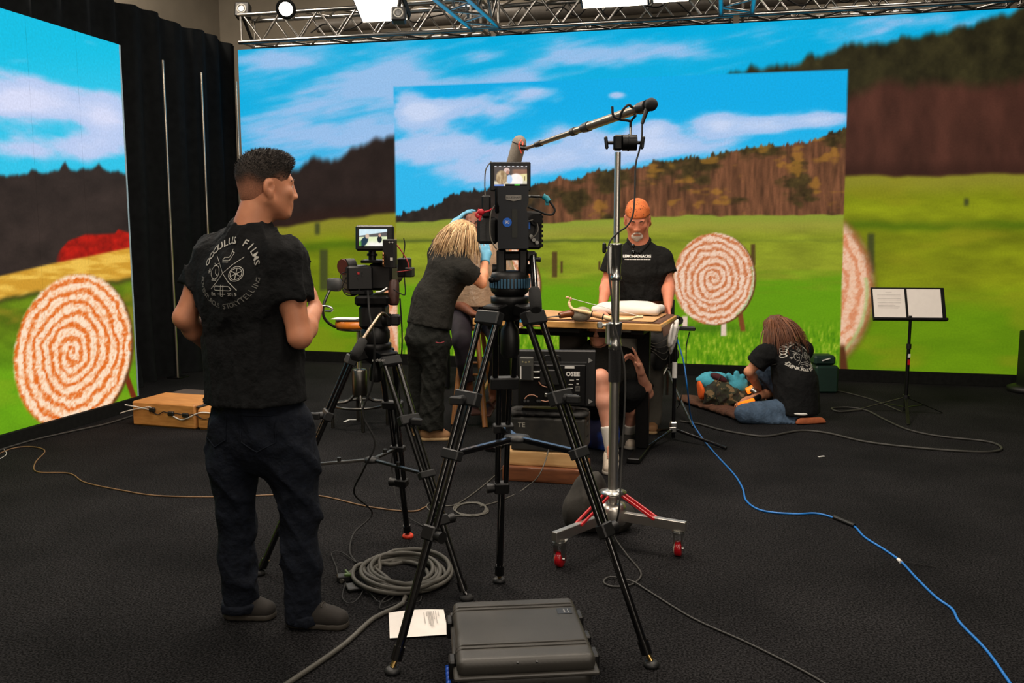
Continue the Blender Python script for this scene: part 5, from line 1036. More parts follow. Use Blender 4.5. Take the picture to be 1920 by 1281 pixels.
for (x, y) in ((1613, 767), (1767, 774), (1703, 796)):
    g = fl(x, y, .008); lg = mu.part('leg', MB().beam(V(f0[0], f0[1], zM(744)), g, .022, .008, bev=.002), blackm); md = (V(f0[0], f0[1], zM(744))+g)/2
    mu.part('brace', MB().beam(md, V(f0[0], f0[1], .05), .016, .006), blackm, lg)
tl = -.30; dc = dp(1703, 570, dM-.05); ux_ = RC@rotz(-.10)@V(1, 0, 0); uy_ = nrm(RC@V(0, -math.sin(tl), math.cos(tl))); nn_ = np.cross(ux_, uy_); Rd = np.stack([ux_, -nn_, uy_], 1); wd, hd2 = 132*dM/F, 60*dM/F
dk = mu.part('desk', MB().box(dc, (wd, .006, hd2*1.04), Rd, .004), blackm); mu.part('shelf_lip', MB().box(dc-uy_*hd2*.5+nn_*.02, (wd, .05, .022), Rd, .004), blackm, dk); mu.part('centre_rib', MB().box(dc+nn_*.004, (.035, .006, hd2), Rd, .001), blackm, dk)
mu.part('tilt_joint', MB().cyl(dc-nn_*.03-ux_*.03, dc-nn_*.03+ux_*.03, .016, n=10), blackp)
for k, (cx0, w_) in enumerate(((-wd*.262, wd*.43), (wd*.215, wd*.455))):
    pgx = Thing('script_page', ['printed white page on the left half of the music stand', 'blank white page on the right half of the music stand'][k], 'paper', dc+ux_*cx0+nn_*.006-uy_*hd2*.48, 'pages on the music stand')
    pgx.part('sheet', MB().box(dc+ux_*cx0+nn_*.009, (w_, .001, hd2*.93), Rd), paper)
    if k == 0:
        lk = MB(); r = np.random.default_rng(3)
        for j in range(13):
            if j in (1, 4, 7): continue
            L_ = w_*(.2 if j == 0 else r.uniform(.5, .74) if j > 8 else .74); lk.box(dc+ux_*(cx0+(0 if j == 0 else (L_-w_*.74)/2))+nn_*.0098+uy_*(hd2*(.36-j*.042)), (L_, .0004, hd2*.012), Rd)
        o = pgx.part('printed_lines', lk, mat('pale_grey_print', (186, 178, 174), .8)); o['kind'] = 'stuff'
# ------------------------------------------------------------------ edge monitor at the far right
f0 = fl(1925, 735); em = Thing('side_speaker', 'dark speaker on round base cut off by the right picture edge', 'speaker', f0); dE = float((f0-CC)@CF)
em.part('base', MB().lathe([(.16, 0), (.17, .01), (.17, .05), (.12, .07)], f0, n=28), blackp); em.part('cabinet', MB().box(f0+V(0, 0, .32), (.13, .16, .52), RC, .01), blackp); em.part('grille', MB().box(f0+V(0, 0, .2)-FH*.085+CR*.01, (.08, .01, .24), RC, .003), zinc)
# ------------------------------------------------------------------ lamps and tracking cameras up in the rig
def lampbox(name, label, c, w, h, tilt, rz, power):
    t = Thing(name, label, 'softbox', c, 'softboxes in the rig'); R = rotz(rz)@rotx(tilt)
    t.part('housing', MB().box(c+R@V(0, 0, .05), (w+.04, h+.04, .08), R, .008), blackm)
    t.part('diffuser', MB().box(c, (w, h, .012), R, .002), mat('glowing_softbox_cloth', (255, 250, 240), .6, emit=(255, 238, 214), estr=power), None, 'bright white diffuser')
    t.part('yoke', MB().cyl(c+R@V(-w/2-.03, 0, .05), c+R@V(-w/2-.03, 0, .28), .012, n=8).cyl(c+R@V(w/2+.03, 0, .05), c+R@V(w/2+.03, 0, .28), .012, n=8).cyl(c+R@V(-w/2-.03, 0, .28), c+R@V(w/2+.03, 0, .28), .012, n=8), blackm); return t
TH = .62
for (xa, ya, xb, yb_, d_, w_, h_, lab) in ((684, 42, 760, 36, 7.6, .40, .80, 'square glowing softbox left of the first crossing truss'), (1094, 13, 1213, 11, 8.0, .58, .80, 'glowing softbox above the middle of the LED wall'), (1226, 4, 1290, 2, 8.2, .32, .5, 'small softbox at the top picture edge left of the second crossing truss')):
    e_ = (dp(xa, ya, d_)+dp(xb, yb_, d_))/2; lampbox('softbox', lab, e_+V(0, -math.cos(TH)*h_/2, math.sin(TH)*h_/2), w_, h_, -TH, 0., 9)
pl_ = dp(536, 17, 7.9); lp = Thing('spot_lamp', 'small round spotlight shining from the rig at upper left', 'spotlight', pl_)
dl = nrm(CC+V(-1.0, 1.5, -.6)-pl_)
lp.part('barrel', MB().lathe([(.05, -.16), (.075, -.14), (.085, -.02), (.09, .0), (.078, .0)], pl_, dl, n=22), blackm); lp.part('lens', MB().lathe([(.001, -.012), (.06, -.012), (.076, -.004), (.001, .014)], pl_, dl, n=22), mat('spot_lens_glow', (255, 245, 225), .3, emit=(255, 236, 205), estr=60), None, 'glowing lens'); lp.part('clamp', MB().cyl(pl_-dl*.1, pl_-dl*.1+V(0, 0, .3), .012, n=8), blackm)
sl = bpy.data.lights.new('spot_lamp_beam', 'SPOT'); sl.energy = 60; sl.color = (1, .84, .66); sl.spot_size = 1.3; sl.shadow_soft_size = .06; slo = bpy.data.objects.new('spot_lamp_beam', sl); COL.objects.link(slo); slo.location = tuple(pl_+dl*.06); slo.rotation_euler = Vector(dl).to_track_quat('-Z', 'Y').to_euler()
for k, (x, y, d, s, lab) in enumerate(((456, 21, 10.05, .16, 'small black tracking camera at the upper left corner of the rig'), (748, 29, 7.15, .115, 'small black tracking camera in front of the square softbox'))):
    c = dp(x, y, d); R = RC@rotx(-.2); t = Thing('tracking_camera', lab, 'camera', c-V(0, 0, s/2), 'tracking cameras in the rig')
    t.part('body', MB().box(c, (s, s*.8, s*1.05), R, .012), blackp); t.part('lens_ring', MB().torus(c+R@V(0, -s*.41, 0), R@V(0, 1, 0), s*.30, s*.06, 22, 8), mat('pale_ring_light', (170, 168, 160), .4)); t.part('lens', MB().cyl(c+R@V(0, -s*.38, 0), c+R@V(0, -s*.44, 0), s*.2, n=18), carbon)
    t.part('bracket', MB().cyl(c-V(0, 0, s*.5) if k == 0 else c+V(0, 0, s*.5), c+(V(.04, .1, -.30) if k == 0 else V(.0, .1, .3)), .018, n=8), blackm)
cdt = mat('painted_conduit', (104, 98, 90), .5)
single('ceiling_duct', MB().cyl((-5.2, 10.9, 4.15), (5.5, 10.9, 4.15), .09, n=16), cdt, 'long grey pipe running along the wall behind the truss', 'pipe', (-5.2, 10.9, 4.1))
for k, (x0, x1) in enumerate(((-4.6, -3.0), (-1.9, -.4), (.5, 2.2))):
    r = np.random.default_rng(k); single('rig_cable', MB().tube(catmull([V(x0+(x1-x0)*i/9, yT+.1, zt0+.05+.12*abs(math.sin(i*1.3+k))+r.uniform(0, .08)) for i in range(10)], 6), .008, 6), rubber, ['black cable draped in the truss at the left of the rig', 'black cable draped in the truss between the crossing trusses', 'black cable draped in the truss at the right of the rig'][k], 'cable', (x0, yT, zt0))
single('tape_mark', MB().beam(fl(646, 791, .002), fl(657, 786, .002), .022, .002).beam(fl(655, 787, .002), fl(673, 787, .002), .022, .002), whitep, 'white tape mark on the carpet under the round metal stool', 'tape', fl(658, 788))
# ================================================================== PEOPLE
def hp(x, y, h):
    r = ray(x, y); return CC+r*(h/(r@FH))
def skinmat(name, col, col2):
    m = mat(name, col, .52, col2=col2, scale=16, bump=.04, bscale=220, spec=.4); b = m.node_tree.nodes['Principled BSDF']; b.inputs['Subsurface Weight'].default_value = .12; b.inputs['Subsurface Radius'].default_value = (.012, .005, .003); b.inputs['Subsurface Scale'].default_value = .5; return m
def heading(deg): a = math.radians(deg); return nrm(FH*math.cos(a)+CR*math.sin(a))     # 0 = away from the viewer, 90 = to the right
def hframe(f, up=UZ, roll=0.):
    f = nrm(f); r = nrm(np.cross(f, up)); u = np.cross(r, f)
    if roll: c, s = math.cos(roll), math.sin(roll); r, u = r*c+u*s, u*c-r*s
    return np.stack([r, f, u], 1)
def head(b, c, R, s=1., neck=None, nr=.056, ears=True):
    P = lambda x, y, z: c+R@(V(x, y, z)*s); E_ = lambda x, y, z, r, k=.02, m='u': b.ell(P(x, y, z), np.asarray(r)*s, R, k*s, m)
    E_(0, -.018, .036, (.076, .097, .086)); E_(0, .028, -.03, (.062, .064, .084), .03); E_(0, .060, -.094, (.026, .026, .022), .025)
    for g in (-1, 1):
        b.cone(P(.06*g, -.005, -.05), P(.022*g, .055, -.092), .017*s, .015*s, .022*s); E_(.040*g, .062, -.018, (.022, .018, .018), .02)
        E_(.013*g, .094, -.033, (.0085, .011, .009), .006)
    b.cone(P(-.034, .074, .024), P(.034, .074, .024), .011*s, k=.014*s)
    b.cone(P(0, .082, .018), P(0, .0985, -.028), .0075*s, .0115*s, .010*s)
    for g in (-1, 1): E_(.032*g, .096, .004, (.017, .013, .011), .008, 's')
    b.cone(P(-.018, .082, -.060), P(.018, .082, -.060), .0075*s, k=.008*s); b.cone(P(-.015, .081, -.073), P(.015, .081, -.073), .008*s, k=.008*s); b.cone(P(-.022, .094, -.0665), P(.022, .094, -.0665), .0035*s, k=.004*s, mode='s')
    if ears:
        for g in (-1, 1):
            E_(.079*g, -.012, -.008, (.011, .021, .033), .008); E_(.088*g, -.004, -.004, (.008, .010, .016), .006, 's'); E_(.077*g, -.006, -.036, (.008, .010, .012), .008)
    if neck is not None: b.cone(P(0, -.03, -.055), neck, nr*s, nr*1.08*s, .03)
def eyes(t, c, R, body, s=1., closed=False, skin=None):
    for g in (-1, 1):
        p = c+R@(V(.031*g, .0705, .003)*s); e = t.part('eye', MB().sphere(p, .0118*s, 12, 8), mat('eye_white', (205, 196, 188), .25), body)
        if closed: t.part('eyelid', MB().sphere(p+R@V(0, .0012, .0012), .0126*s, 12, 8), skin, e)
        else: t.part('iris', MB().sphere(p+R@V(0, .0085*s, -.001), .0052*s, 10, 6), mat('dark_iris', (30, 20, 14), .2), e)
        t.part('eyebrow', MB().tube([c+R@(V(.014*g, .0865, .024)*s), c+R@(V(.03*g, .0855, .029)*s), c+R@(V(.047*g, .073, .024)*s)], [.003*s, .004*s, .002*s], 6), mat('dark_brow_hair', (40, 28, 20), .8), body)
def hand(b, w, d, pn, side, curl=.35, s=1., thumb=.6, curls=None, k=.006):
    """wrist, pointing direction, direction the palm faces, side +1/-1 puts the thumb"""
    d = nrm(d); pn = nrm(pn-(pn@d)*d); a = np.cross(d, pn)*side        # a points to the thumb side
    kn = []
    for i, (o, L) in enumerate(((.030, .088), (.010, .094), (-.011, .089), (-.030, .080))):
        K = w+(d*L+a*o)*s; b.cone(w+a*o*.55*s+d*.012*s, K, .0155*s, .0115*s, .012*s); kn.append(K)
    b.cone(w+a*.012*s, w+d*.05*s+a*.03*s, .016*s, .016*s, .015*s)
    for i, K in enumerate(kn):
        c_ = curl if curls is None else curls[i]; L3_ = [(.042, .026, .021), (.047, .030, .022), (.043, .028, .021), (.033, .021, .018)][i]; p = K; ang = 0; fan = a*(.10-.07*i)
        for j, l in enumerate(L3_):
            ang += c_*(1.0 if j else .8); q = p+nrm(nrm(d+fan)*math.cos(ang)+pn*math.sin(ang))*l*s; b.cone(p, q, (.0095-.001*j)*s, (.0088-.001*j)*s, k*s); p = q
    T0 = w+(d*.028+a*.026+pn*.006)*s; T1 = T0+nrm(d*.75+a*.65*thumb*1.4+pn*.35)*.042*s; T2 = T1+nrm(d*.9+a*.25*thumb+pn*.4)*.030*s
    b.cone(w+a*.012*s, T0, .015*s, .0135*s, .012*s); b.cone(T0, T1, .0125*s, .0105*s, .008*s); b.cone(T1, T2, .0105*s, .0085*s, k*s)
def torso(b, J, inf=0., k=.04):
    w = J['w']; f = J['fwd']
    b.cone(J['pelvis'], J['waist'], w[0]+inf, w[1]+inf, k, flat=(f, w[4])); b.cone(J['waist'], J['chest'], w[1]+inf, w[2]+inf, k, flat=(f, w[5])); b.cone(J['chest'], J['neck']-nrm(J['neck']-J['chest'])*.06, w[2]+inf, w[3]+inf, k, flat=(f, w[5]))
    for g in 'LR': b.cone(J['neck']-nrm(J['neck']-J['chest'])*.045, J['sh'+g], .05+inf, .052+inf, .05)
def limb(b, pts, rs, k=.02, cap=False):
    for i in range(len(pts)-1): b.cone(pts[i], pts[i+1], rs[i], rs[i+1], k, cap=cap and i == len(pts)-2)
def skin_body(J, s=1., arm=1., leg=True):
    b = Body(); head(b, J['head'], J['hR'], J.get('hs', 1.), J['neck'], J.get('nr', .056)); torso(b, J, -.012)
    for g in 'LR':
        sh, el, wr = J['sh'+g], J['el'+g], J['wr'+g]; limb(b, [sh, sh+(el-sh)*.45, el], [.050*arm, .047*arm, .038*arm], .03); limb(b, [el, el+(wr-el)*.3, wr], [.038*arm, .041*arm, .026*arm], .02)
        if 'hd'+g in J: d, pn, sd, kw = J['hd'+g]; hand(b, wr, d, pn, sd, s=s, **kw)
        hi, kn, an = J['hi'+g], J['kn'+g], J['an'+g]; limb(b, [hi, hi+(kn-hi)*.5, kn], [.082, .07, .052], .03); limb(b, [kn, kn+(an-kn)*.35, an], [.05, .052, .036], .03); b.cone(an, an+(J['to'+g]-an)*.62, .030, .018, .02)
    return b
def shoe(t, an, toe, heel_back, m, msole, w=.046, h=.07, zf=0.):
    d = nrm(V(toe[0]-an[0], toe[1]-an[1], 0)); n = np.cross(d, UZ); heel = V(an[0], an[1], zf)-d*heel_back; tp_ = V(toe[0], toe[1], zf)
    b = Body(); b.cone(heel+d*.035+UZ*.04, tp_-d*.04+UZ*.032, .04, .036, .02, flat=(n, .9)); b.cone(heel+d*.04+UZ*.05, V(an[0], an[1], zf+h+.03), .04, .042, .03); b.cone(heel+d*.07+UZ*.06, tp_-d*.08+UZ*.045, .042, .032, .03); b.cut(V(0, 0, zf+.016), (0, 0, -1)); b.cut(V(0, 0, zf+h+.02), (0, 0, 1))
    v_, q_ = b.solve(.006); sh = t.npart('shoe', v_, q_, m)
    b = Body(); b.cone(heel+d*.035+UZ*.008, tp_-d*.045+UZ*.008, w, w*.94, .01, flat=(n, .95)); b.cut(V(0, 0, zf+.002), (0, 0, -1)); b.cut(V(0, 0, zf+.024), (0, 0, 1)); v_, q_ = b.solve(.006); t.npart('sole', v_, q_, msole, sh)
    for i in range(3): t.part('lace', MB().tube(catmull([tp_-d*(.085+.018*i)+UZ*(.074+.008*i)+n*.022, tp_-d*(.088+.018*i)+UZ*(.083+.008*i), tp_-d*(.085+.018*i)+UZ*(.074+.008*i)-n*.022], 3), .003, 5), msole, sh)
    return sh
def locks(t, c, R, n, m, seed, rmin, rmax, length, s=1., front=.55, droop=None, parent=None, r=.006, name='hair_locks', spread=1.08, jit=.1):
    g_ = np.random.default_rng(seed); M_ = MB(); dr = -UZ if droop is None else nrm(droop)
    for i in range(n):
        th = g_.uniform(0, 2*PI); ph = g_.uniform(rmin, rmax); d = V(math.sin(ph)*math.sin(th), math.sin(ph)*math.cos(th), math.cos(ph))
        if d[1] > front: continue
        p0 = c+R@(V(0, -.018, .036)*s+d*V(.080, .100, .090)*s); out_ = nrm(R@d); L = length*g_.uniform(.7, 1.15); P = [p0]
        dirn = nrm(out_*.5+dr*.6+R@V(g_.normal()*jit*1.5, -.2, 0)); p = p0
        for k in range(5): p = p+dirn*L/5; dirn = nrm(dirn+dr*.35+g_.normal(size=3)*jit); v = p-(c+R@(V(0, -.018, .0)*s)); q = R.T@v; e = math.sqrt((q[0]/(.083*s))**2+(q[1]/(.104*s))**2+(max(0, q[2])/(.095*s))**2); p = p if e > spread else p+nrm(R@V(q[0], q[1], 0))*(spread-e)*.07; P.append(p)
        M_.tube(catmull(P, 2), [r*s*(1-.75*j/10) for j in range(11)], 5, caps=False)
    return t.part(name, M_, m, parent)
def drape_print(t, name, polys, VQ, cen, ux, uy, nn, m, parent, off=.0042, lift=.4):
    bv = BVHTree.FromPolygons(VQ[0].tolist(), VQ[1].tolist()); M_ = MB(); nn = nrm(nn)
    for vv, ff in polys:
        out = []
        for (u, v) in vv:
            o = cen+ux*u+uy*v+nn*lift; h = bv.ray_cast(Vector(o), Vector(-nn), .8)
            out.append(np.array(h[0])+nn*off if h[0] is not None else None)
        gf = [f for f in ff if all(out[i] is not None for i in f)]; M_.add([p if p is not None else (0, 0, -5) for p in out], gf)
    used = sorted({i for f in M_.f for i in f}); mp = {j: i for i, j in enumerate(used)}; M_.v = [M_.v[j] for j in used]; M_.f = [tuple(mp[i] for i in f) for f in M_.f]
    o = t.part(name, M_, m, parent); return o
def arc_text(txt, R_, size, a_mid, span, inner=False, bold=.0):
    out = []; n = len(txt)
    for i, ch in enumerate(txt):
        if ch == ' ': continue
        a = a_mid+span*(.5-i/(n-1)) if not inner else a_mid-span*(.5-i/(n-1)); vv, ff = text_polys(ch, size, bold); rot = a-PI/2 if not inner else a+PI/2; c, s_ = math.cos(rot), math.sin(rot)
        out.append(([(x*c-y*s_+R_*math.cos(a), x*s_+y*c+R_*math.sin(a)) for x, y in vv], ff))
    return out
def seg(x0, y0, x1, y1, w=.0022, n=4):
    d = math.hypot(x1-x0, y1-y0); nx, ny = -(y1-y0)/d*w/2, (x1-x0)/d*w/2; vv = []; 
    for i in range(n+1): t_ = i/n; x, y = x0+(x1-x0)*t_, y0+(y1-y0)*t_; vv += [(x+nx, y+ny), (x-nx, y-ny)]
    return vv, [(2*i, 2*i+1, 2*i+3, 2*i+2) for i in range(n)]
def poly(P, w=.0022, close=False): return [seg(*P[i], *P[(i+1) % len(P)], w, 2) for i in range(len(P) if close else len(P)-1)]
def circ(cx, cy, rx, ry=None, w=.0022, n=18): ry = ry or rx; return poly([(cx+rx*math.cos(2*PI*i/n), cy+ry*math.sin(2*PI*i/n)) for i in range(n)], w, True)
def emblem():
    L = [seg(-.066, .062, .062, -.066), seg(.060, .060, -.064, -.064)]
    L += poly([(-.022, .050), (-.018, .058), (.004, .058), (.004, .080), (.018, .076), (.012, .046), (-.022, .046)], .0022, True)+poly([(-.022, .040), (.010, .040)])+poly([(.004, .080), (.002, .090)])
    L += circ(-.052, .0, .020, .026)+poly([(-.052, .012), (-.050, -.004), (-.040, -.012)])+poly([(-.066, .034), (-.040, .022)])+poly([(-.066, .024), (-.040, .034)])+poly([(-.066, -.030), (-.040, -.030)])
    for a in range(3): L.append(seg(-.088-.010*math.cos(a*PI/3), .004-.010*math.sin(a*PI/3), -.088+.010*math.cos(a*PI/3), .004+.010*math.sin(a*PI/3), .002))
    L += circ(.050, -.004, .024, .028)+circ(.050, -.004, .019, .022)+poly([(.050, .018), (.050, -.026)])+poly([(.034, .006), (.066, -.014)])+poly([(.034, -.014), (.066, .006)])
    L += poly([(-.046, -.062), (-.042, -.052), (.034, -.052), (.046, -.062), (.040, -.068), (-.040, -.068)], .0022, True)+poly([(-.006, -.046), (-.006, -.09), (.006, -.09), (.006, -.046)])+poly([(-.022, -.082), (.018, -.082)])
    for tx, x, y in (('Est.', -.050, -.083), ('2015', .046, -.083)):
        vv, ff = text_polys(tx, .018); L.append(([(p[0]+x, p[1]+y) for p in vv], ff))
    return L
jeans = mat('dark_indigo_denim', (15, 20, 30), .85, var=.3, scale=50, bump=1., bscale=13, spec=.2); jeans2 = mat('faded_blue_denim', (58, 78, 100), .85, var=.25, scale=30, bump=1., bscale=14)
teeblack = mat('black_cotton_jersey', (16, 17, 18), .9, var=.18, scale=90, bump=1., bscale=13, spec=.2)
# ------------------------------------------------------------------ man standing with his back to us
t = Thing('person', 'man standing with his back turned, black printed t-shirt and dark jeans', 'person', fl(500, 1165))
f = heading(30); rt = np.cross(f, UZ); h = 3.25; up_ = UZ
J = dict(fwd=f, pelvis=hp(484, 800, h), waist=hp(474, 668, h+.02), chest=hp(460, 545, h+.0), neck=hp(473, 420, h), w=(.165, .180, .190, .085, 1.5, 1.5))
J['shL'] = hp(462, 481, h)-rt*.182+f*.01; J['shR'] = hp(462, 484, h)+rt*.182; J['elL'] = hp(346, 596, h+.05); J['wrL'] = hp(408, 662, h+.27); J['elR'] = hp(562, 632, h-.12); J['wrR'] = hp(592, 578, h+.08)
J['hiL'] = hp(440, 800, h+.02); J['hiR'] = hp(537, 800, h-.03); J['knL'] = hp(440, 962, h+.03); J['knR'] = hp(562, 965, h-.02); J['anL'] = hp(452, 1120, h+.05); J['anR'] = hp(570, 1140, h-.02); J['toL'] = fl(518, 1140, .04); J['toR'] = fl(655, 1158, .04)
J['head'] = hp(503, 350, h+.02); J['hR'] = hframe(nrm(heading(64)-UZ*.06)); J['hs'] = 1.0; J['nr'] = .060
J['hdR'] = (nrm(hp(584, 540, h+.14)-J['wrR']), -CR, 1, dict(curl=.55)); J['hdL'] = (nrm(CR*.6-UZ*.5+FH*.3), FH, -1, dict(curl=.3))
sk1 = skinmat('tanned_skin', (186, 122, 90), (204, 140, 106))
v_, q_ = skin_body(J, 1., 1.06).solve(.0062); bo = t.npart('body', v_, q_, sk1)
eyes(t, J['head'], J['hR'], bo)
hairm = mat('dark_brown_hair', (26, 19, 14), .7, var=.6, scale=160, bump=.9, bscale=420); fadem = mat('clipped_fade_hair', (156, 102, 76), .8, var=.2, scale=200, bump=.35, bscale=420)
hc, hR = J['head'], J['hR']
b = Body().ell(hc+hR@V(0, -.018, .040), (.0800, .1010, .0905), hR, .01).ell(hc+hR@V(0, .030, .080), (.060, .062, .046), hR, .03).ell(hc+hR@V(0, -.045, -.028), (.0585, .056, .062), hR, .03); b.cut(hc+hR@V(0, -.07, -.072), hR@V(0, .35, -1)); b.cut(hc+hR@V(0, .068, .055), hR@V(0, 1, -.35)); b.cut(hc+hR@V(0, .045, .01), hR@V(0, 1, -.6))
for g in (-1, 1): b.ell(hc+hR@V(.085*g, .008, -.02), (.04, .034, .05), hR, .008, 's')
v_, q_ = b.solve(.0048); hr = t.npart('hair', v_, q_, fadem); lz = (v_-hc)@hR; fd_ = ss(-.02, .045, lz[:, 2]-.25*np.maximum(lz[:, 1], 0)*(np.abs(lz[:, 0]) > .045)+.012*np.sin(lz[:, 0]*60)*np.sin(lz[:, 1]*50)); at_ = hr.data.attributes.new('length', 'FLOAT', 'POINT'); at_.data.foreach_set('value', fd_.astype(np.float32))
nt = fadem.node_tree; an_ = nt.nodes.new('ShaderNodeAttribute'); an_.attribute_name = 'length'; mx = nt.nodes.new('ShaderNodeMix'); mx.data_type = 'RGBA'; bn = nt.nodes['Principled BSDF']; n9 = nt.nodes.new('ShaderNodeTexNoise'); n9.inputs['Scale'].default_value = 170; n9.inputs['Detail'].default_value = 4; cr9 = nt.nodes.new('ShaderNodeValToRGB'); cr9.color_ramp.elements[0].color = (.006, .004, .003, 1); cr9.color_ramp.elements[1].color = (.035, .022, .014, 1); cr9.color_ramp.elements[0].position = .35; cr9.color_ramp.elements[1].position = .7
nt.links.new(n9.outputs[0], cr9.inputs[0]); nt.links.new(an_.outputs['Fac'], mx.inputs[0]); nt.links.new(bn.inputs['Base Color'].links[0].from_socket, mx.inputs[6]); nt.links.new(cr9.outputs[0], mx.inputs[7]); nt.links.new(mx.outputs[2], bn.inputs['Base Color'])
g_ = np.random.default_rng(2); tf = MB(); sel = np.flatnonzero((fd_ > .55))
for i in g_.choice(sel, min(2600, len(sel)), replace=False):
    n_ = nrm(hR@((lz[i]-V(0, -.018, .03))/V(.08, .1, .09)**2)); dv = nrm(n_*.75+hR@V(g_.normal()*.35, .45+g_.normal()*.3, 0)); p_ = v_[i]-n_*.002; L_ = .006+.010*float(ss(.03, .09, lz[i, 2])); x_, y_, _ = frame(dv); tf.add([p_+x_*.0017, p_-x_*.0009+y_*.0015, p_-x_*.0009-y_*.0015, p_+dv*L_], [(0, 1, 3), (1, 2, 3), (2, 0, 3)], True)
o = t.part('hair_tufts', tf, hairm, hr); o['kind'] = 'stuff'
def tee(J, hem, hemn, inf, fold_amp, seed, sl=.62, srad=(.074, .078), neckr=.072, res=.008, neck_up=.0, extra=None):
    b = Body(); torso(b, J, inf)
    if extra: extra(b)
    for g in 'LR':
        sh, el = J['sh'+g], J['el'+g]; e = sh+(el-sh)*sl; b.cone(sh+(sh-J['chest'])*.02, e, srad[0], srad[1], .045, cap=True)
    b.noise(folds(fold_amp, seed, (48, 48, 16), 4)); nk = J['neck']; up = nrm(J['neck']-J['chest']); b.ell(nk+up*(.035+neck_up), (neckr*1.08,)*3, None, .012, 's').cone(nk+up*.05, nk+up*.2, neckr, neckr, .012, mode='s'); b.cut(hem, hemn); return b.solve(res)
hem = hp(480, 752, h)
def loose(b):
    b.cone(J['waist'], hem-UZ*.06, .205, .224, .05, flat=(f, 1.4))
VQ = tee(J, hem, nrm(-UZ+CR*.05), .014, .0095, 8, .56, (.074, .078), .064, extra=loose); shirt = t.npart('t_shirt', *VQ, teeblack)
cen = hp(427, 511, h-.12); prm = mat('pale_grey_screen_print', (178, 176, 168), .8, var=.1); prd = mat('dim_grey_screen_print', (104, 103, 98), .8, var=.1)
ux_ = nrm(rt); nb = -f
at_ = arc_text('OCCULUS FILMS', .112, .036, PI/2, 2.5, bold=.0006)
for wds in (at_[:7], at_[7:]): drape_print(t, 'back_print', wds, VQ, cen, ux_, UZ, nb, prm, shirt)
drape_print(t, 'emblem_print', [([(x*.92, y*.92) for x, y in vv], ff) for vv, ff in emblem()], VQ, cen, ux_, UZ, nb, prm, shirt)
drape_print(t, 'lower_print', arc_text('ADVENTUROUS STORYTELLING', .120, .026, -PI/2, 2.75, True), VQ, cen, ux_, UZ, nb, prd, shirt)
b = Body(); b.cone(J['pelvis']+UZ*.10, J['pelvis']-UZ*.02, .172, .176, .05, flat=(f, 1.4))
for g in 'LR': limb(b, [J['hi'+g], J['hi'+g]+(J['kn'+g]-J['hi'+g])*.4, J['kn'+g]], [.102, .096, .073], .035); limb(b, [J['kn'+g], J['kn'+g]+(J['an'+g]-J['kn'+g])*.5, J['an'+g]-UZ*.035], [.073, .070, .072], .02, True)
b.noise(folds(.008, 12, (34, 34, 40))); b.cut(J['pelvis']+UZ*.12, UZ); v_, q_ = b.solve(.0085); tr = t.npart('jeans', v_, q_, jeans)
for sx in (-1, 1):
    pk_ = MB(); bv = BVHTree.FromPolygons(v_.tolist(), q_.tolist()); ring = [(-.06, .07), (.06, .07), (.058, -.03), (0, -.065), (-.058, -.03), (-.06, .07)]; pts_ = []
    for i in range(len(ring)-1):
        for k in range(6):
            u_, w_ = ring[i][0]+(ring[i+1][0]-ring[i][0])*k/6, ring[i][1]+(ring[i+1][1]-ring[i][1])*k/6; h_ = bv.ray_cast(Vector(J['pelvis']+UZ*(.0+w_)+rt*(sx*.095+u_)-f*.5), Vector(f), 1.)
            if h_[0] is not None: pts_.append(np.array(h_[0])-f*.001)
    if len(pts_) > 8: t.part('pocket_seam', pk_.tube(pts_, .0028, 5, closed=True), jeans, tr)
for g in 'LR':
    b = Body(); a0_ = J['an'+g]-UZ*.01; b.cone(a0_, a0_-UZ*.04, .074, .078, .01, cap=True).cut(a0_, UZ).noise(folds(.004, 5, (40, 40, 50))); v_, q_ = b.solve(.007); t.npart('cuff', v_, q_, jeans, tr)
suede = mat('dark_brown_suede', (27, 23, 19), .85, var=.2, scale=60); suedesole = mat('dark_sole_edge', (46, 41, 34), .7)
shoe(t, V(J['anL'][0], J['anL'][1], .05), J['toL'], .06, suede, suedesole); shoe(t, V(J['anR'][0], J['anR'][1], .05), J['toR'], .06, suede, suedesole)
# ------------------------------------------------------------------ woman bending over the seated man
t = Thing('person', 'woman with blond hair and blue gloves bending over the seated man', 'person', fl(812, 815)); h = 6.30; f = heading(52); rt = np.cross(f, UZ)
J = dict(fwd=f, pelvis=hp(802, 625, h), waist=hp(812, 568, h+.02), chest=hp(838, 512, h+.03), neck=hp(858, 470, h+.04), w=(.165, .15, .155, .10, 1.35, 1.35))
J['shL'] = hp(822, 476, h+.12); J['shR'] = hp(872, 508, h-.10); J['elL'] = hp(836, 446, h+.32); J['wrL'] = hp(852, 420, h+.40); J['elR'] = hp(903, 531, h-.05); J['wrR'] = hp(911, 484, h+.12)
J['hiL'] = hp(788, 640, h+.08); J['hiR'] = hp(818, 642, h-.06); J['knL'] = hp(788, 715, h+.10); J['knR'] = hp(812, 722, h-.05); J['anL'] = hp(787, 790, h+.12); J['anR'] = hp(808, 796, h-.04); J['toL'] = fl(800, 805, .03); J['toR'] = fl(846, 817, .03)
J['head'] = hp(872, 446, h+.10); J['hR'] = hframe(nrm(heading(62)-UZ*.05), nrm(UZ+CR*.15)); J['hs'] = .95; J['nr'] = .05
J['hdR'] = (nrm(hp(908, 458, h+.2)-J['wrR']), nrm(FH-CR*.4), -1, dict(curl=.35)); J['hdL'] = (nrm(hp(866, 404, h+.42)-J['wrL']), nrm(-UZ+CR*.3), 1, dict(curl=.35))
sk2 = skinmat('fair_warm_skin', (206, 140, 104), (220, 158, 122)); v_, q_ = skin_body(J, .95, .92).solve(.0085); bo = t.npart('body', v_, q_, sk2)
glv = mat('light_blue_nitrile', (96, 164, 196), .4, var=.05, scale=60)
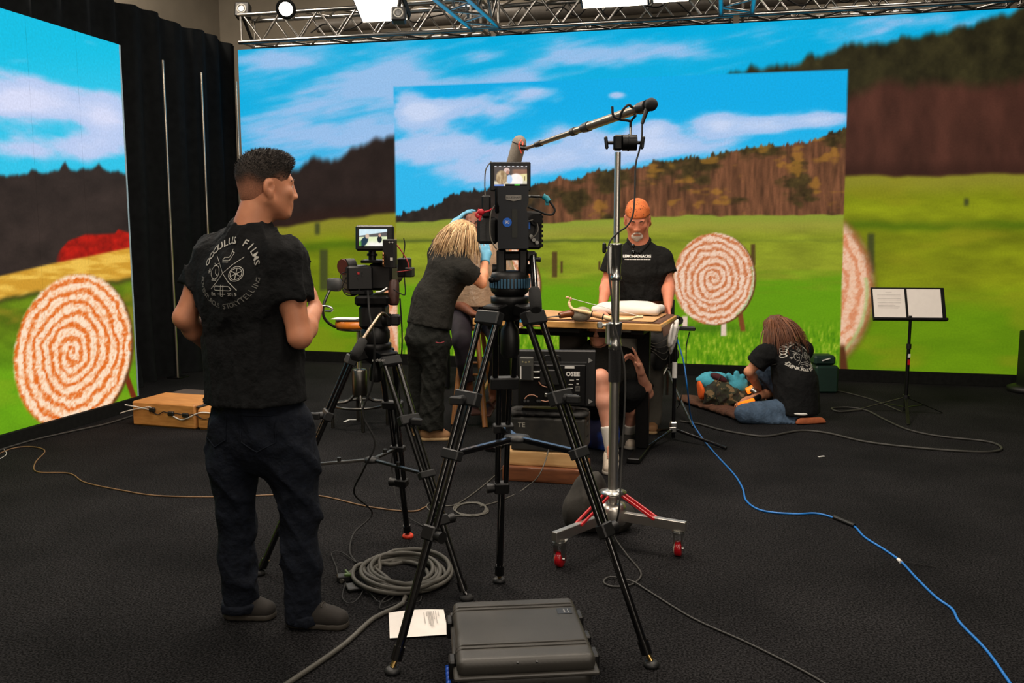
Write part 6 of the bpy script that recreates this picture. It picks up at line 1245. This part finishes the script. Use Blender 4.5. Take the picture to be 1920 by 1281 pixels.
for g in 'LR':
    b = Body(); d, pn, sd, kw = J['hd'+g]; hand(b, J['wr'+g], d, pn, sd, s=1.06, k=.007, **kw); b.cone(J['wr'+g]+d*.02, J['wr'+g]-nrm(J['wr'+g]-J['el'+g])*.05, .033, .036, .01, cap=True); v_, q_ = b.noise(folds(.0012, 4, (90, 90, 90))).solve(.006); t.npart('glove', v_, q_, glv)
bcot = mat('charcoal_cotton_shirt', (35, 34, 31), .9, var=.15, scale=80, bump=1., bscale=13, spec=.2); hem = hp(803, 612, h)
def wide(b): b.cone(J['waist'], J['pelvis']+UZ*.0, .165, .185, .05, flat=(f, 1.3))
VQ = tee(J, hem, nrm(J['pelvis']-J['waist']), .018, .006, 18, .55, (.070, .074), .064, .0105, extra=wide); t.npart('t_shirt', *VQ, bcot)
b = Body(); b.cone(J['pelvis']+UZ*.08, J['pelvis']-UZ*.06, .168, .178, .05, flat=(f, 1.3)); b.ell(J['pelvis']-f*.06-UZ*.03, (.13, .10, .12), hframe(f), .04)
for g in 'LR': limb(b, [J['hi'+g], J['kn'+g]], [.105, .083], .03); limb(b, [J['kn'+g], J['an'+g]-UZ*.03], [.083, .094], .02, True)
b.noise(folds(.007, 22, (34, 34, 26))); b.cut(J['pelvis']+UZ*.12, UZ); v_, q_ = b.solve(.011); bt = mat('black_work_trousers', (25, 26, 23), .85, var=.2, scale=40, bump=1., bscale=12, spec=.2); tr = t.npart('trousers', v_, q_, bt)
ppk = hp(825, 642, h-.21); t.part('red_pocket_trim', MB().tube(catmull([ppk-CR*.03, ppk-UZ*.006, ppk+CR*.03+UZ*.004], 4), .004, 5), mat('dark_red_embroidery', (128, 34, 44), .7), tr)
tan = mat('tan_suede_shoe', (128, 92, 58), .8); tansole = mat('tan_rubber_sole', (166, 136, 96), .7)
shoe(t, V(J['anL'][0], J['anL'][1], .05), J['toL'], .06, tan, tansole); shoe(t, V(J['anR'][0], J['anR'][1], .05), J['toR'], .07, tan, tansole)
bl1 = mat('ash_blond_hair', (150, 112, 74), .55, col2=(206, 172, 124), scale=60, stretch=(1, 1, .15)); hc, hR = J['head'], J['hR']
b = Body().ell(hc+hR@V(0, -.022, .036), (.084, .108, .096), hR, .02).cone(hc+hR@V(0, -.055, .02), hc+hR@V(0, -.075, -.12)-CR*.02, .078, .07, .04).noise(folds(.006, 33, (70, 70, 30))); b.cut(hc+hR@V(0, .06, .03), hR@V(0, 1, -.25)); v_, q_ = b.solve(.008); hr = t.npart('hair', v_, q_, bl1)
bl2 = mat('pale_blond_streaks', (222, 190, 142), .5, col2=(236, 210, 168), scale=40); bl3 = mat('dark_blond_roots', (96, 68, 42), .6, col2=(126, 92, 58), scale=40)
locks(t, hc, hR, 550, bl1, 5, .05, 1.75, .23, .98, .62, -UZ-CR*.10, hr, .0034, jit=.06)
locks(t, hc, hR, 260, bl2, 6, .05, 1.75, .22, .99, .62, -UZ-CR*.10, hr, .003, jit=.07)
locks(t, hc, hR, 260, bl3, 8, .05, 1.75, .22, .98, .62, -UZ-CR*.10, hr, .003, jit=.07)
# ------------------------------------------------------------------ bald man on the stool under a plastic cape
t = Thing('person', 'bald man in glasses sitting on the wooden stool under a clear plastic cape', 'person', stoolC+UZ*zS); h = float(stoolC@FH); f = heading(195); rt = np.cross(f, UZ)
pz = zS+.13
J = dict(fwd=f, pelvis=V(stoolC[0], stoolC[1], pz), waist=V(stoolC[0], stoolC[1], pz+.22)+CR*.02, chest=V(stoolC[0], stoolC[1], pz+.42)+CR*.03, neck=hp(896, 462, h-.02), w=(.17, .165, .175, .11, 1.3, 1.35))
J['shL'] = J['chest']+UZ*.13-rt*.18; J['shR'] = J['chest']+UZ*.13+rt*.18
J['elR'] = hp(852, 562, h-.10); J['wrR'] = hp(886, 588, h-.28); J['elL'] = hp(955, 560, h-.05); J['wrL'] = hp(938, 585, h-.28)
J['hiL'] = J['pelvis']-rt*.09; J['hiR'] = J['pelvis']+rt*.09; J['knR'] = hp(866, 640, h-.40); J['knL'] = hp(938, 640, h-.40); J['anR'] = hp(880, 738, h-.30); J['anL'] = hp(925, 745, h-.32); J['toR'] = hp(888, 758, h-.42); J['toL'] = hp(916, 762, h-.44)
J['head'] = hp(889, 424, h-.02); J['hR'] = hframe(nrm(heading(182)+UZ*.1)); J['nr'] = .058
J['hdR'] = (nrm(CR*.8-FH*.4-UZ*.15), -UZ, 1, dict(curl=.3)); J['hdL'] = (nrm(-CR*.3-FH*.7), -UZ, -1, dict(curl=.3))
sk3 = skinmat('deep_brown_skin', (116, 68, 48), (138, 86, 62)); v_, q_ = skin_body(J, .98, 1.08).solve(.009); bo = t.npart('body', v_, q_, sk3); eyes(t, J['head'], J['hR'], bo)
hc, hR = J['head'], J['hR']
t.part('eyeglasses', MB().torus(hc+hR@V(-.032, .092, .004), hR@V(0, 1, 0), .022, .0022, 18, 5).torus(hc+hR@V(.032, .092, .004), hR@V(0, 1, 0), .022, .0022, 18, 5).tube([hc+hR@V(-.01, .094, .006), hc+hR@V(.01, .094, .006)], .002, 5).tube([hc+hR@V(-.054, .09, .006), hc+hR@V(-.079, -.01, .008)], .002, 5).tube([hc+hR@V(.054, .09, .006), hc+hR@V(.079, -.01, .008)], .002, 5), blackm, bo)
VQ = tee(J, J['pelvis']-UZ*.02, -UZ, .016, .006, 28, .8, (.076, .08), .07, .012); greyt = mat('light_grey_cotton', (150, 140, 128), .9); t.npart('t_shirt', *VQ, greyt)
b = Body()
for g in 'LR': limb(b, [J['hi'+g], J['kn'+g]], [.10, .08], .03); limb(b, [J['kn'+g], J['knR' if g == 'R' else 'knL']*.25+J['an'+g]*.75], [.078, .06], .02, True)
b.noise(folds(.007, 32)); v_, q_ = b.solve(.011); t.npart('trousers', v_, q_, mat('dark_purple_print_trousers', (22, 20, 26), .8, col2=(44, 34, 46), scale=14))
for g in 'LR': b = Body(); hand(b, J['an'+g], nrm(J['to'+g]-J['an'+g]), -UZ, 1, .1); d = nrm(J['to'+g]-J['an'+g]); t.part('sandal', MB().beam(J['an'+g]-d*.05-UZ*.035, J['to'+g]+d*.09-UZ*.03, .085, .022, bev=.006).tube(catmull([J['to'+g]-CR*.045-UZ*.02, J['to'+g]+UZ*.035, J['to'+g]+CR*.045-UZ*.02], 4), .009, 6), mat('brown_sandal_leather', (78, 44, 30), .6))
b = Body(); b.cone(J['neck']-UZ*.01, J['chest'], .085, .20, .05, flat=(f, 1.15)); b.cone(J['chest'], J['pelvis']+UZ*.02, .215, .235, .05, flat=(f, 1.08))
for g in 'LR': b.cone(J['sh'+g], J['el'+g]+UZ*.05, .085, .10, .06)
b.noise(folds(.012, 44, (26, 26, 12), 6)); b.cut(J['pelvis']+UZ*.035, -UZ); b.cone(J['neck']+UZ*.01, J['neck']+UZ*.2, .066, .09, .01, mode='s'); v_, q_ = b.solve(.011)
capem = mat('crinkled_clear_plastic_cape', (176, 148, 122), .22, var=.16, scale=14, bump=.8, bscale=38, coat=.3, spec=.6); t.npart('plastic_cape', v_, q_, capem)
# ------------------------------------------------------------------ man with the orange bandana behind the table
t = Thing('person', 'man in orange bandana and black polo leaning on the table, looking down', 'person', fl(1200, 770)); h = 6.52; f = heading(188); rt = np.cross(f, UZ)
J = dict(fwd=f, pelvis=hp(1203, 600, h+.06), waist=hp(1202, 556, h+.02), chest=hp(1199, 505, h-.04), neck=hp(1198, 456, h-.06), w=(.175, .175, .18, .08, 1.35, 1.32))
J['shL'] = hp(1240, 486, h-.04); J['shR'] = hp(1155, 486, h-.04); J['elL'] = hp(1253, 532, h-.08); J['wrL'] = hp(1253, 574, h-.26); J['elR'] = hp(1139, 530, h-.04); J['wrR'] = hp(1130, 568, h-.20)
J['hiL'] = J['pelvis']-rt*.09; J['hiR'] = J['pelvis']+rt*.09
for g, sx in (('L', 1), ('R', -1)): J['kn'+g] = V(J['hi'+g][0], J['hi'+g][1], .50)+f*.02; J['an'+g] = V(J['hi'+g][0], J['hi'+g][1], .09); J['to'+g] = V(J['hi'+g][0], J['hi'+g][1], .03)+f*.15
J['head'] = hp(1195, 411, h-.12); J['hR'] = hframe(nrm(heading(188)-UZ*.55)); J['nr'] = .066; J['hs'] = 1.1
J['hdL'] = (nrm(-UZ-FH*.55), nrm(-CR), 1, dict(curl=.35)); J['hdR'] = (nrm(-UZ*.8-FH*.5), nrm(CR), -1, dict(curl=.3))
sk4 = skinmat('ruddy_fair_skin', (192, 116, 88), (210, 136, 106)); v_, q_ = skin_body(J, .98, 1.16).solve(.0068); bo = t.npart('body', v_, q_, sk4); eyes(t, J['head'], J['hR'], bo, 1.1, True, sk4)
hc, hR = J['head'], J['hR']
b = Body().cone(hc+1.1*hR@V(-.02, .074, -.088), hc+1.1*hR@V(.02, .074, -.088), .021, k=.01).ell(hc+1.1*hR@V(0, .076, -.105), (.024, .02, .022), hR, .012).noise(folds(.002, 6, (200, 200, 200))); v_, q_ = b.solve(.005); gtm = mat('grey_white_goatee', (206, 192, 178), .9, var=.2, scale=200, bump=.6, bscale=400); t.npart('goatee', v_, q_, gtm, bo)
t.part('moustache', MB().tube(catmull([hc+1.1*hR@V(-.026, .084, -.066), hc+1.1*hR@V(0, .096, -.051), hc+1.1*hR@V(.026, .084, -.066)], 4), .006, 7), gtm, bo)
t.part('ear_stud', MB().sphere(hc+1.1*hR@V(-.084, -.004, -.034), .005, 8, 6), zinc, bo)
b = Body().ell(hc+1.1*hR@V(0, -.018, .040), (.091, .1155, .101), hR, .01).cut(hc+1.1*hR@V(0, .06, .042), 1.1*hR@V(0, .12, -1)); b.noise(folds(.002, 7, (60, 60, 60))); v_, q_ = b.solve(.0062)
bdm = mat('orange_print_bandana', (186, 92, 40), .8, col2=(204, 110, 52), scale=30); nt = bdm.node_tree; vo = nt.nodes.new('ShaderNodeTexVoronoi'); vo.inputs['Scale'].default_value = 13; rp_ = nt.nodes.new('ShaderNodeValToRGB'); rp_.color_ramp.elements[0].color = (.05, .02, .015, 1); rp_.color_ramp.elements[1].color = (1, 1, 1, 1); rp_.color_ramp.elements[0].position = .22; rp_.color_ramp.elements[1].position = .34
bn = nt.nodes['Principled BSDF']; mx = nt.nodes.new('ShaderNodeMix'); mx.data_type = 'RGBA'; mx.blend_type = 'MULTIPLY'; mx.inputs[0].default_value = .8; nt.links.new(bn.inputs['Base Color'].links[0].from_socket, mx.inputs[6]); nt.links.new(vo.outputs[0], rp_.inputs[0]); nt.links.new(rp_.outputs[0], mx.inputs[7]); nt.links.new(mx.outputs[2], bn.inputs['Base Color'])
bd_ = t.npart('bandana', v_, q_, bdm)
b = Body().cone(hc+1.1*hR@V(-.045, -.095, .02), hc+1.1*hR@V(-.075, -.10, -.09), .03, .022, .02, flat=(1.1*hR@V(0, 1, 0), 2.)).noise(folds(.004, 9, (50, 50, 30))); v_, q_ = b.solve(.007); t.npart('bandana_tail', v_, q_, bdm, bd_)
polo = mat('black_knit_polo', (17, 17, 16), .85, var=.15, scale=90, bump=1., bscale=13, spec=.2)
def belly(b): b.ell(J['waist']+f*.05, (.165, .13, .15), hframe(f), .06)
hem = hp(1202, 562, h); VQ = tee(J, hem, nrm(-UZ), .016, .004, 38, .62, (.080, .086), .066, .0085, extra=belly); po = t.npart('polo_shirt', *VQ, polo)
clr = J['neck']-UZ*.0
t.part('collar', MB().tube(catmull([clr-rt*.0-f*.075+UZ*.045, clr-rt*.075+UZ*.03, clr-rt*.055+f*.06-UZ*.015, clr+f*.105-UZ*.07], 5), .013, 7).tube(catmull([clr-f*.075+UZ*.045, clr+rt*.075+UZ*.03, clr+rt*.055+f*.06-UZ*.015, clr+f*.105-UZ*.07], 5), .013, 7), polo, po)
cen = hp(1189, 481, h-.2); uxp = -rt
drape_print(t, 'chest_print', [([(x, y) for x, y in vv], ff) for vv, ff in [text_polys('LEMONADEACRE', .026, .001)]], VQ, cen+CR*.02, uxp, UZ, f, whitep, po, .004); drape_print(t, 'chest_print_small', [seg(-.088+.0125*i, 0, -.088+.0125*i+.009+.002*(i % 2), 0, .006, 2) for i in range(15)], VQ, cen+CR*.02-UZ*.022, uxp, UZ, f, whitep, po, .004)
sg = hp(1187, 462, h-.24); gl = t.part('sunglasses', MB().sphere(sg, (.013, .006, .019), 12, 8, RC).sphere(sg-UZ*.045+CR*.003, (.014, .006, .02), 12, 8, RC).tube([sg, sg-UZ*.045+CR*.003], .003, 5), mat('black_gloss_lens', (8, 9, 8), .1, coat=.5), po)
b = Body(); b.cone(J['pelvis']+UZ*.10, J['pelvis']-UZ*.04, .172, .182, .05, flat=(f, 1.32))
for g in 'LR': limb(b, [J['hi'+g], J['kn'+g]], [.10, .078], .03); limb(b, [J['kn'+g], J['an'+g]-UZ*.04], [.078, .075], .02, True)
b.noise(folds(.006, 42)); v_, q_ = b.solve(.012); t.npart('trousers', v_, q_, mat('olive_grey_trousers', (74, 70, 62), .85, var=.1))
for g in 'LR': shoe(t, J['an'+g], J['to'+g], .07, tan, tansole)
# ------------------------------------------------------------------ man crouching behind the table
t = Thing('person', 'man in black shirt, shorts and white socks crouching behind the table', 'person', fl(1140, 840)); h = 5.98; f = heading(186); rt = np.cross(f, UZ)
J = dict(fwd=f, pelvis=hp(1140, 775, h+.16), waist=hp(1135, 735, h+.14), chest=hp(1128, 690, h+.10), neck=hp(1126, 652, h+.08), w=(.17, .17, .178, .115, 1.3, 1.32))
J['shL'] = hp(1172, 674, h+.08); J['shR'] = hp(1078, 676, h+.10); J['elL'] = hp(1214, 738, h-.06); J['wrL'] = hp(1201, 698, h-.22); J['elR'] = hp(1070, 728, h+.0); J['wrR'] = hp(1085, 742, h-.2)
J['hiL'] = J['pelvis']-rt*.09; J['hiR'] = J['pelvis']+rt*.09; J['knR'] = hp(1126, 708, 5.62); J['anR'] = hp(1146, 836, 5.55); J['toR'] = fl(1143, 884, .03); J['knL'] = hp(1188, 735, 5.85); J['anL'] = hp(1178, 815, 6.1); J['toL'] = hp(1185, 835, 5.95)
J['head'] = hp(1124, 616, h+.03); J['hR'] = hframe(nrm(heading(200)-UZ*.1)); J['nr'] = .062
J['hdL'] = (nrm(UZ*.9-CR*.35-FH*.1), nrm(-CR*.8-FH*.3), 1, dict(curls=[.1, .72, .76, .8], curl=.6)); J['hdR'] = (nrm(CR), -UZ, 1, dict(curl=.4))
sk5 = skinmat('pale_pink_skin', (198, 134, 108), (214, 154, 130)); v_, q_ = skin_body(J, 1.08, 1.0).solve(.0085); bo = t.npart('body', v_, q_, sk5)
VQ = tee(J, J['pelvis']+UZ*.03, -UZ, .016, .006, 48, .93, (.075, .072), .068, .011); t.npart('t_shirt', *VQ, bcot)
b = Body(); b.cone(J['pelvis']+UZ*.08, J['pelvis']-UZ*.04, .17, .175, .05, flat=(f, 1.2))
for g in 'LR': e = J['hi'+g]+(J['kn'+g]-J['hi'+g])*(.80 if g == 'R' else 1.0); limb(b, [J['hi'+g], e], [.11, .098 if g == 'R' else .082], .03, g == 'R')
b.noise(folds(.007, 52)); v_, q_ = b.solve(.011); t.npart('shorts', v_, q_, teeblack)
wsock = mat('white_ribbed_sock', (206, 200, 190), .9, var=.06, scale=60, stretch=(6, 6, 1), bump=.2)
for g in 'RL':
    b = Body(); k_, a_ = J['kn'+g], J['an'+g]; d = nrm(a_-k_); top = a_-d*.13; b.cone(top, a_+d*.03, .050, .044, .01); b.cut(top, -d); v_, q_ = b.solve(.008); t.npart('sock', v_, q_, wsock)
tr1 = mat('cream_trainer', (196, 182, 164), .7, var=.08); tr2 = mat('grey_white_sole', (150, 144, 134), .7)
shoe(t, V(J['anR'][0], J['anR'][1], .05), J['toR'], .05, tr1, tr2, .05)
zl_ = .0; shoe(t, V(J['anL'][0], J['anL'][1], .05), V(J['toL'][0], J['toL'][1], 0), .05, tr1, tr2, .05)
lb3 = fl(1150, 812); single('low_seat', MB().box(V(J['pelvis'][0], J['pelvis'][1], (J['pelvis'][2]-.13)/2), (.42, .3, J['pelvis'][2]-.135), RC, .008), worn, 'low dark box under the man crouching behind the table', 'box', V(J['pelvis'][0], J['pelvis'][1], 0))
# ------------------------------------------------------------------ person kneeling over the puppet
t = Thing('person', 'person with long brown hair kneeling on the floor, black printed t-shirt and jeans', 'person', fl(1465, 800)); h = 6.93; f = heading(-52); rt = np.cross(f, UZ)
J = dict(fwd=f, pelvis=hp(1494, 762, h+.02), waist=hp(1492, 722, h+.04), chest=hp(1480, 682, h+.10), neck=hp(1463, 644, h+.16), w=(.175, .17, .17, .11, 1.3, 1.35))
J['shL'] = hp(1436, 664, h+.02); J['shR'] = hp(1504, 658, h+.22); J['elL'] = hp(1404, 697, h+.06); J['wrL'] = hp(1424, 730, h+.40); J['elR'] = hp(1450, 735, h+.36); J['wrR'] = hp(1412, 746, h+.28)
J['hiL'] = hp(1478, 770, h-.02); J['hiR'] = hp(1505, 762, h+.12); J['knL'] = hp(1398, 776, h-.10); J['anL'] = hp(1490, 800, h-.10); J['toL'] = hp(1530, 800, h-.06); J['knR'] = hp(1432, 690, h+.30); J['anR'] = hp(1452, 745, h+.42); J['toR'] = hp(1430, 752, h+.45)
J['head'] = hp(1452, 621, h+.20); J['hR'] = hframe(nrm(heading(-42)-UZ*.35)); J['nr'] = .052; J['hs'] = .98
J['hdL'] = (nrm(-CR*.4-UZ*.5+FH*.2), nrm(-UZ), 1, dict(curl=.4)); J['hdR'] = (nrm(-CR*.9-UZ*.2), nrm(-UZ), -1, dict(curl=.4))
v_, q_ = skin_body(J, .96, .95).solve(.009); bo = t.npart('body', v_, q_, sk2)
hem = hp(1505, 774, h)
def wide2(b): b.cone(J['waist'], J['pelvis']-UZ*.05, .19, .20, .06, flat=(f, 1.15))
VQ = tee(J, hem, nrm(-UZ), .018, .006, 58, .62, (.082, .088), .066, .0105, extra=wide2); sh_ = t.npart('t_shirt', *VQ, teeblack)
back = nrm(J['waist']*0-f*.82+CR*.18); cen = hp(1510, 666, h-.05); nb = nrm(-heading(-62)*.85+UZ*.32-FH*.25); uxp = nrm(np.cross(UZ, nb)); uyp = np.cross(nb, uxp)
at_ = arc_text('OCCULUS FILMS', .112, .040, PI/2, 2.5, bold=.001)
for wds in (at_[:7], at_[7:]): drape_print(t, 'back_print', wds, VQ, cen, uxp, uyp, nb, prm, sh_, .005, .16)
drape_print(t, 'emblem_print', emblem(), VQ, cen, uxp, uyp, nb, prm, sh_, .005, .16); drape_print(t, 'lower_print', arc_text('ADVENTUROUS STORYTELLING', .122, .034, -PI/2, 2.75, True, .001), VQ, cen, uxp, uyp, nb, prm, sh_, .005, .16)
t.part('undershirt_hem', MB().tube(catmull([hp(1478, 774, h-.14), hp(1505, 777, h-.17), hp(1528, 775, h-.1)], 4), .012, 7), whitep)
b = Body(); b.cone(J['pelvis']+UZ*.05, J['pelvis']-UZ*.04, .165, .165, .05, flat=(f, 1.2))
for g in 'LR': limb(b, [J['hi'+g], J['kn'+g]], [.105, .085], .03); limb(b, [J['kn'+g], J['an'+g]], [.082, .062], .02, True)
b.noise(folds(.007, 62)).cut((0, 0, .004), (0, 0, -1)); v_, q_ = b.solve(.0105); t.npart('jeans', v_, q_, jeans2)
rust = mat('rust_brown_suede', (148, 78, 42), .8, var=.15, scale=30, bump=.15)
b = Body(); sc0, sc1 = hp(1500, 793, h-.14), hp(1534, 793, h-.10); b.cone(sc0, sc1, .045, .052, .02, flat=(nrm(-FH), 1.5)).cut((0, 0, .004), (0, 0, -1)); v_, q_ = b.solve(.008); so_ = t.npart('shoe', v_, q_, mat('dark_shoe_upper', (30, 26, 24), .7)); b = Body(); b.cone(sc0-FH*.03, sc1-FH*.03, .046, .053, .01, flat=(nrm(-FH), 3.)).cut((0, 0, .006), (0, 0, -1)); v_, q_ = b.solve(.007); t.npart('sole', v_, q_, rust, so_)
b = Body(); b.cone(J['anR']-UZ*.04, J['toR']-UZ*.05, .05, .045, .02).cut((0, 0, .004), (0, 0, -1)); v_, q_ = b.solve(.009); t.npart('shoe', v_, q_, MATS['dark_shoe_upper'])
brh = mat('chestnut_brown_hair', (72, 40, 22), .5, col2=(120, 72, 44), scale=50, stretch=(1, 1, .15)); hc, hR = J['head'], J['hR']
b = Body().ell(hc+hR@V(0, -.02, .036), (.085, .108, .097), hR, .02).cone(hc-FH*.04+CR*.01, hc-FH*.06+CR*.05-UZ*.14, .085, .07, .04).noise(folds(.005, 73, (70, 70, 20))); b.cut(hc+hR@V(0, .055, .03), hR@V(0, 1, -.2)); v_, q_ = b.solve(.008); hr = t.npart('hair', v_, q_, brh)
brh2 = mat('light_chestnut_hair', (112, 68, 40), .5, col2=(140, 90, 56), scale=50)
locks(t, hc, hR, 750, brh, 15, .05, 1.6, .27, .97, .15, -UZ*1.6+CR*.10, hr, .0034, jit=.012, spread=.9)
locks(t, hc, hR, 260, brh2, 17, .05, 1.5, .26, .98, .15, -UZ*1.6+CR*.10, hr, .003, jit=.012, spread=.92)
# ------------------------------------------------------------------ puppet and things on the floor beside it
hq = lambda x, y, z: fl(x, y, z)
mtt = Body(); mc = fl(1345, 763)
for k in range(9): mtt.ell(fl(1292+k*15, 748+k*4.5, .03), (.11, .11, .032), None, .03)
mtt.noise(folds(.006, 81, (50, 50, 50), 6)).cut((0, 0, .003), (0, 0, -1)); v_, q_ = mtt.solve(.011); o = npmesh('fur_mat', v_, q_, mat('brown_fur', (72, 44, 30), .95, col2=(98, 62, 42), scale=60, bump=.8, bscale=200), None, mc); o.location = tuple(mc); tag(o, 'brown furry mat on the floor under the blue puppet', 'mat')
pt = Thing('hand_puppet', 'turquoise plush puppet in camouflage jacket lying on the brown mat', 'puppet', fl(1350, 752)+UZ*.06)
teal = mat('turquoise_plush', (70, 160, 182), .95, var=.12, scale=80, bump=.3, bscale=300); camo = mat('camouflage_cloth', (58, 48, 32), .85, col2=(112, 92, 62), scale=16)
rp = [n for n in camo.node_tree.nodes if n.type == 'VALTORGB'][0].color_ramp; rp.interpolation = 'CONSTANT'; rp.elements[0].position = 0; rp.elements[1].position = .56; e = rp.elements.new(.46); e.color = (*lin((40, 44, 26)), 1); e = rp.elements.new(.36); e.color = (*lin((30, 26, 20)), 1)
hP = 7.42
PC = hp(1336, 716, hP); b = Body().ell(PC, (.125, .10, .085), RC@roty(.2), .03).ell(PC+CR*.06+UZ*.03, (.07, .08, .05), RC, .03).ell(PC-CR*.10+UZ*.02, (.045, .035, .025), RC, .015); b.ell(hp(1346, 709, hP-.09), (.075, .07, .03), RC@roty(.45), .012, 's').noise(folds(.002, 82, (60, 60, 60))); v_, q_ = b.solve(.0085); hd = pt.npart('head', v_, q_, teal)
b = Body().ell(hp(1348, 709, hP-.055), (.078, .07, .034), RC@roty(.45), .01); v_, q_ = b.solve(.008); pt.npart('mouth_lining', v_, q_, mat('dark_maroon_felt', (62, 14, 22), .9), hd)
pt.part('eye', MB().sphere(hp(1341, 702, hP), .016, 12, 8), whitep, hd)
b = Body().ell(hp(1315, 731, hP-.02), (.03, .09, .085), RC@roty(-.25), .01).ell(hp(1321, 722, hP-.02), (.03, .085, .10), RC@roty(-.25), .01, 's').ell(hp(1314, 738, hP-.03), (.02, .06, .05), RC, .02); v_, q_ = b.solve(.008); pt.npart('cap', v_, q_, mat('orange_felt', (222, 92, 24), .85), hd)
JC = hp(1352, 745, hP-.08); b = Body().ell(JC, (.16, .10, .12), RC@roty(.25), .04).cone(hp(1345, 728, hP-.05), hp(1385, 750, hP-.12), .09, .085, .05).cone(hp(1372, 738, hP-.02), hp(1392, 732, hP), .055, .05, .04).noise(folds(.012, 83, (34, 34, 34), 6)); v_, q_ = b.solve(.010); pt.npart('jacket', v_, q_, camo)
HB = hp(1383, 724, hP-.08); b = Body().ell(HB, (.085, .045, .065), RC, .02).cone(HB, hp(1385, 738, hP-.02), .05, .045, .02)
for (x, y) in ((1366, 704), (1381, 700), (1392, 706), (1397, 716)): b.cone(HB, hp(x, y, hP-.08), .036, .023, .014)
v_, q_ = b.solve(.008); pt.npart('hand', v_, q_, teal)
pt.part('control_cable', MB().tube(catmull([hp(1352, 706, hP-.12), hp(1343, 720, hP-.16), hp(1342, 740, hP-.2), hp(1350, 760, hP-.2)], 5), .004, 6), rubber); pt.part('control_cable', MB().tube(catmull([hp(1368, 706, hP-.05), hp(1378, 713, hP-.06), hp(1392, 720, hP-.06), hp(1402, 732, hP-.06), hp(1408, 742, hP-.06)], 5), .004, 6), rubber)
lampm = mat('amber_lamp_glow', (230, 110, 30), .4, emit=(255, 120, 20), estr=1.2); gx = Thing('amber_torch', 'glowing amber torch in the hands of the kneeling person', 'torch', hp(1402, 755, 7.1))
gx.part('body', MB().cyl(hp(1412, 751, 7.06), hp(1424, 744, 7.12), .022, n=12), blackp); gx.part('lens', MB().cyl(hp(1388, 760, 6.98), hp(1412, 751, 7.06), .026, .020, n=14), lampm)
gx2 = Thing('amber_torch', 'second amber torch lying behind the hands, with silver cap', 'torch', hp(1408, 735, 7.25)); gx2.part('lens', MB().cyl(hp(1400, 734, 7.3), hp(1412, 728, 7.3), .028, .03, n=14), lampm); gx2.part('body', MB().cyl(hp(1410, 731, 7.28), hp(1420, 737, 7.24), .025, n=12), zinc)
rope = MB()
for k in range(3): rope.torus(fl(1425+4*k, 742+k, .02+.02*k), UZ, .07-.01*k, .013, 18, 6)
single('camo_strap', rope, camo, 'coiled camouflage strap on the floor by the raised knee', 'strap', fl(1428, 742))
gb_ = Thing('green_crate', 'dark green case on the floor beyond the kneeling person', 'case', fl(1545, 738)); dkg = mat('dark_green_plastic', (14, 42, 34), .5); b0_ = fl(1545, 738); gb_.part('lower_shell', MB().box(b0_+V(0, .1, .13), (.22, .2, .26), RC, .02), dkg); gb_.part('upper_shell', MB().box(b0_+V(0, .1, .31)-CR*.02, (.20, .18, .09), RC, .02), dkg); gb_.part('latch', MB().beam(b0_+V(-.03, -.01, .31), b0_+V(.04, -.01, .335), .012, .008), whitep)
fr_ = fl(1508, 745); rd_ = Thing('steel_torch_stand', 'thin steel rod topped by flared silver torch head behind the kneeling person', 'torch', fr_); tz = dp(1503, 622, 7.85); q_p = fl(1503, 740); q_p = V(tz[0], tz[1], 0)
rd_.part('rod', MB().cyl(q_p, V(tz[0], tz[1], tz[2]-.09), .009, n=10), zinc); rd_.part('torch_head', MB().lathe([(.009, -.10), (.014, -.09), (.014, -.06), (.024, .0), (.024, .004)], tz, n=16), zinc); rd_.part('foot', MB().lathe([(.09, 0), (.09, .008), (.02, .02)], q_p, n=20), blackm); rd_.o.location = tuple(q_p)
for ch in rd_.o.children: ch.location = tuple(fr_-q_p)
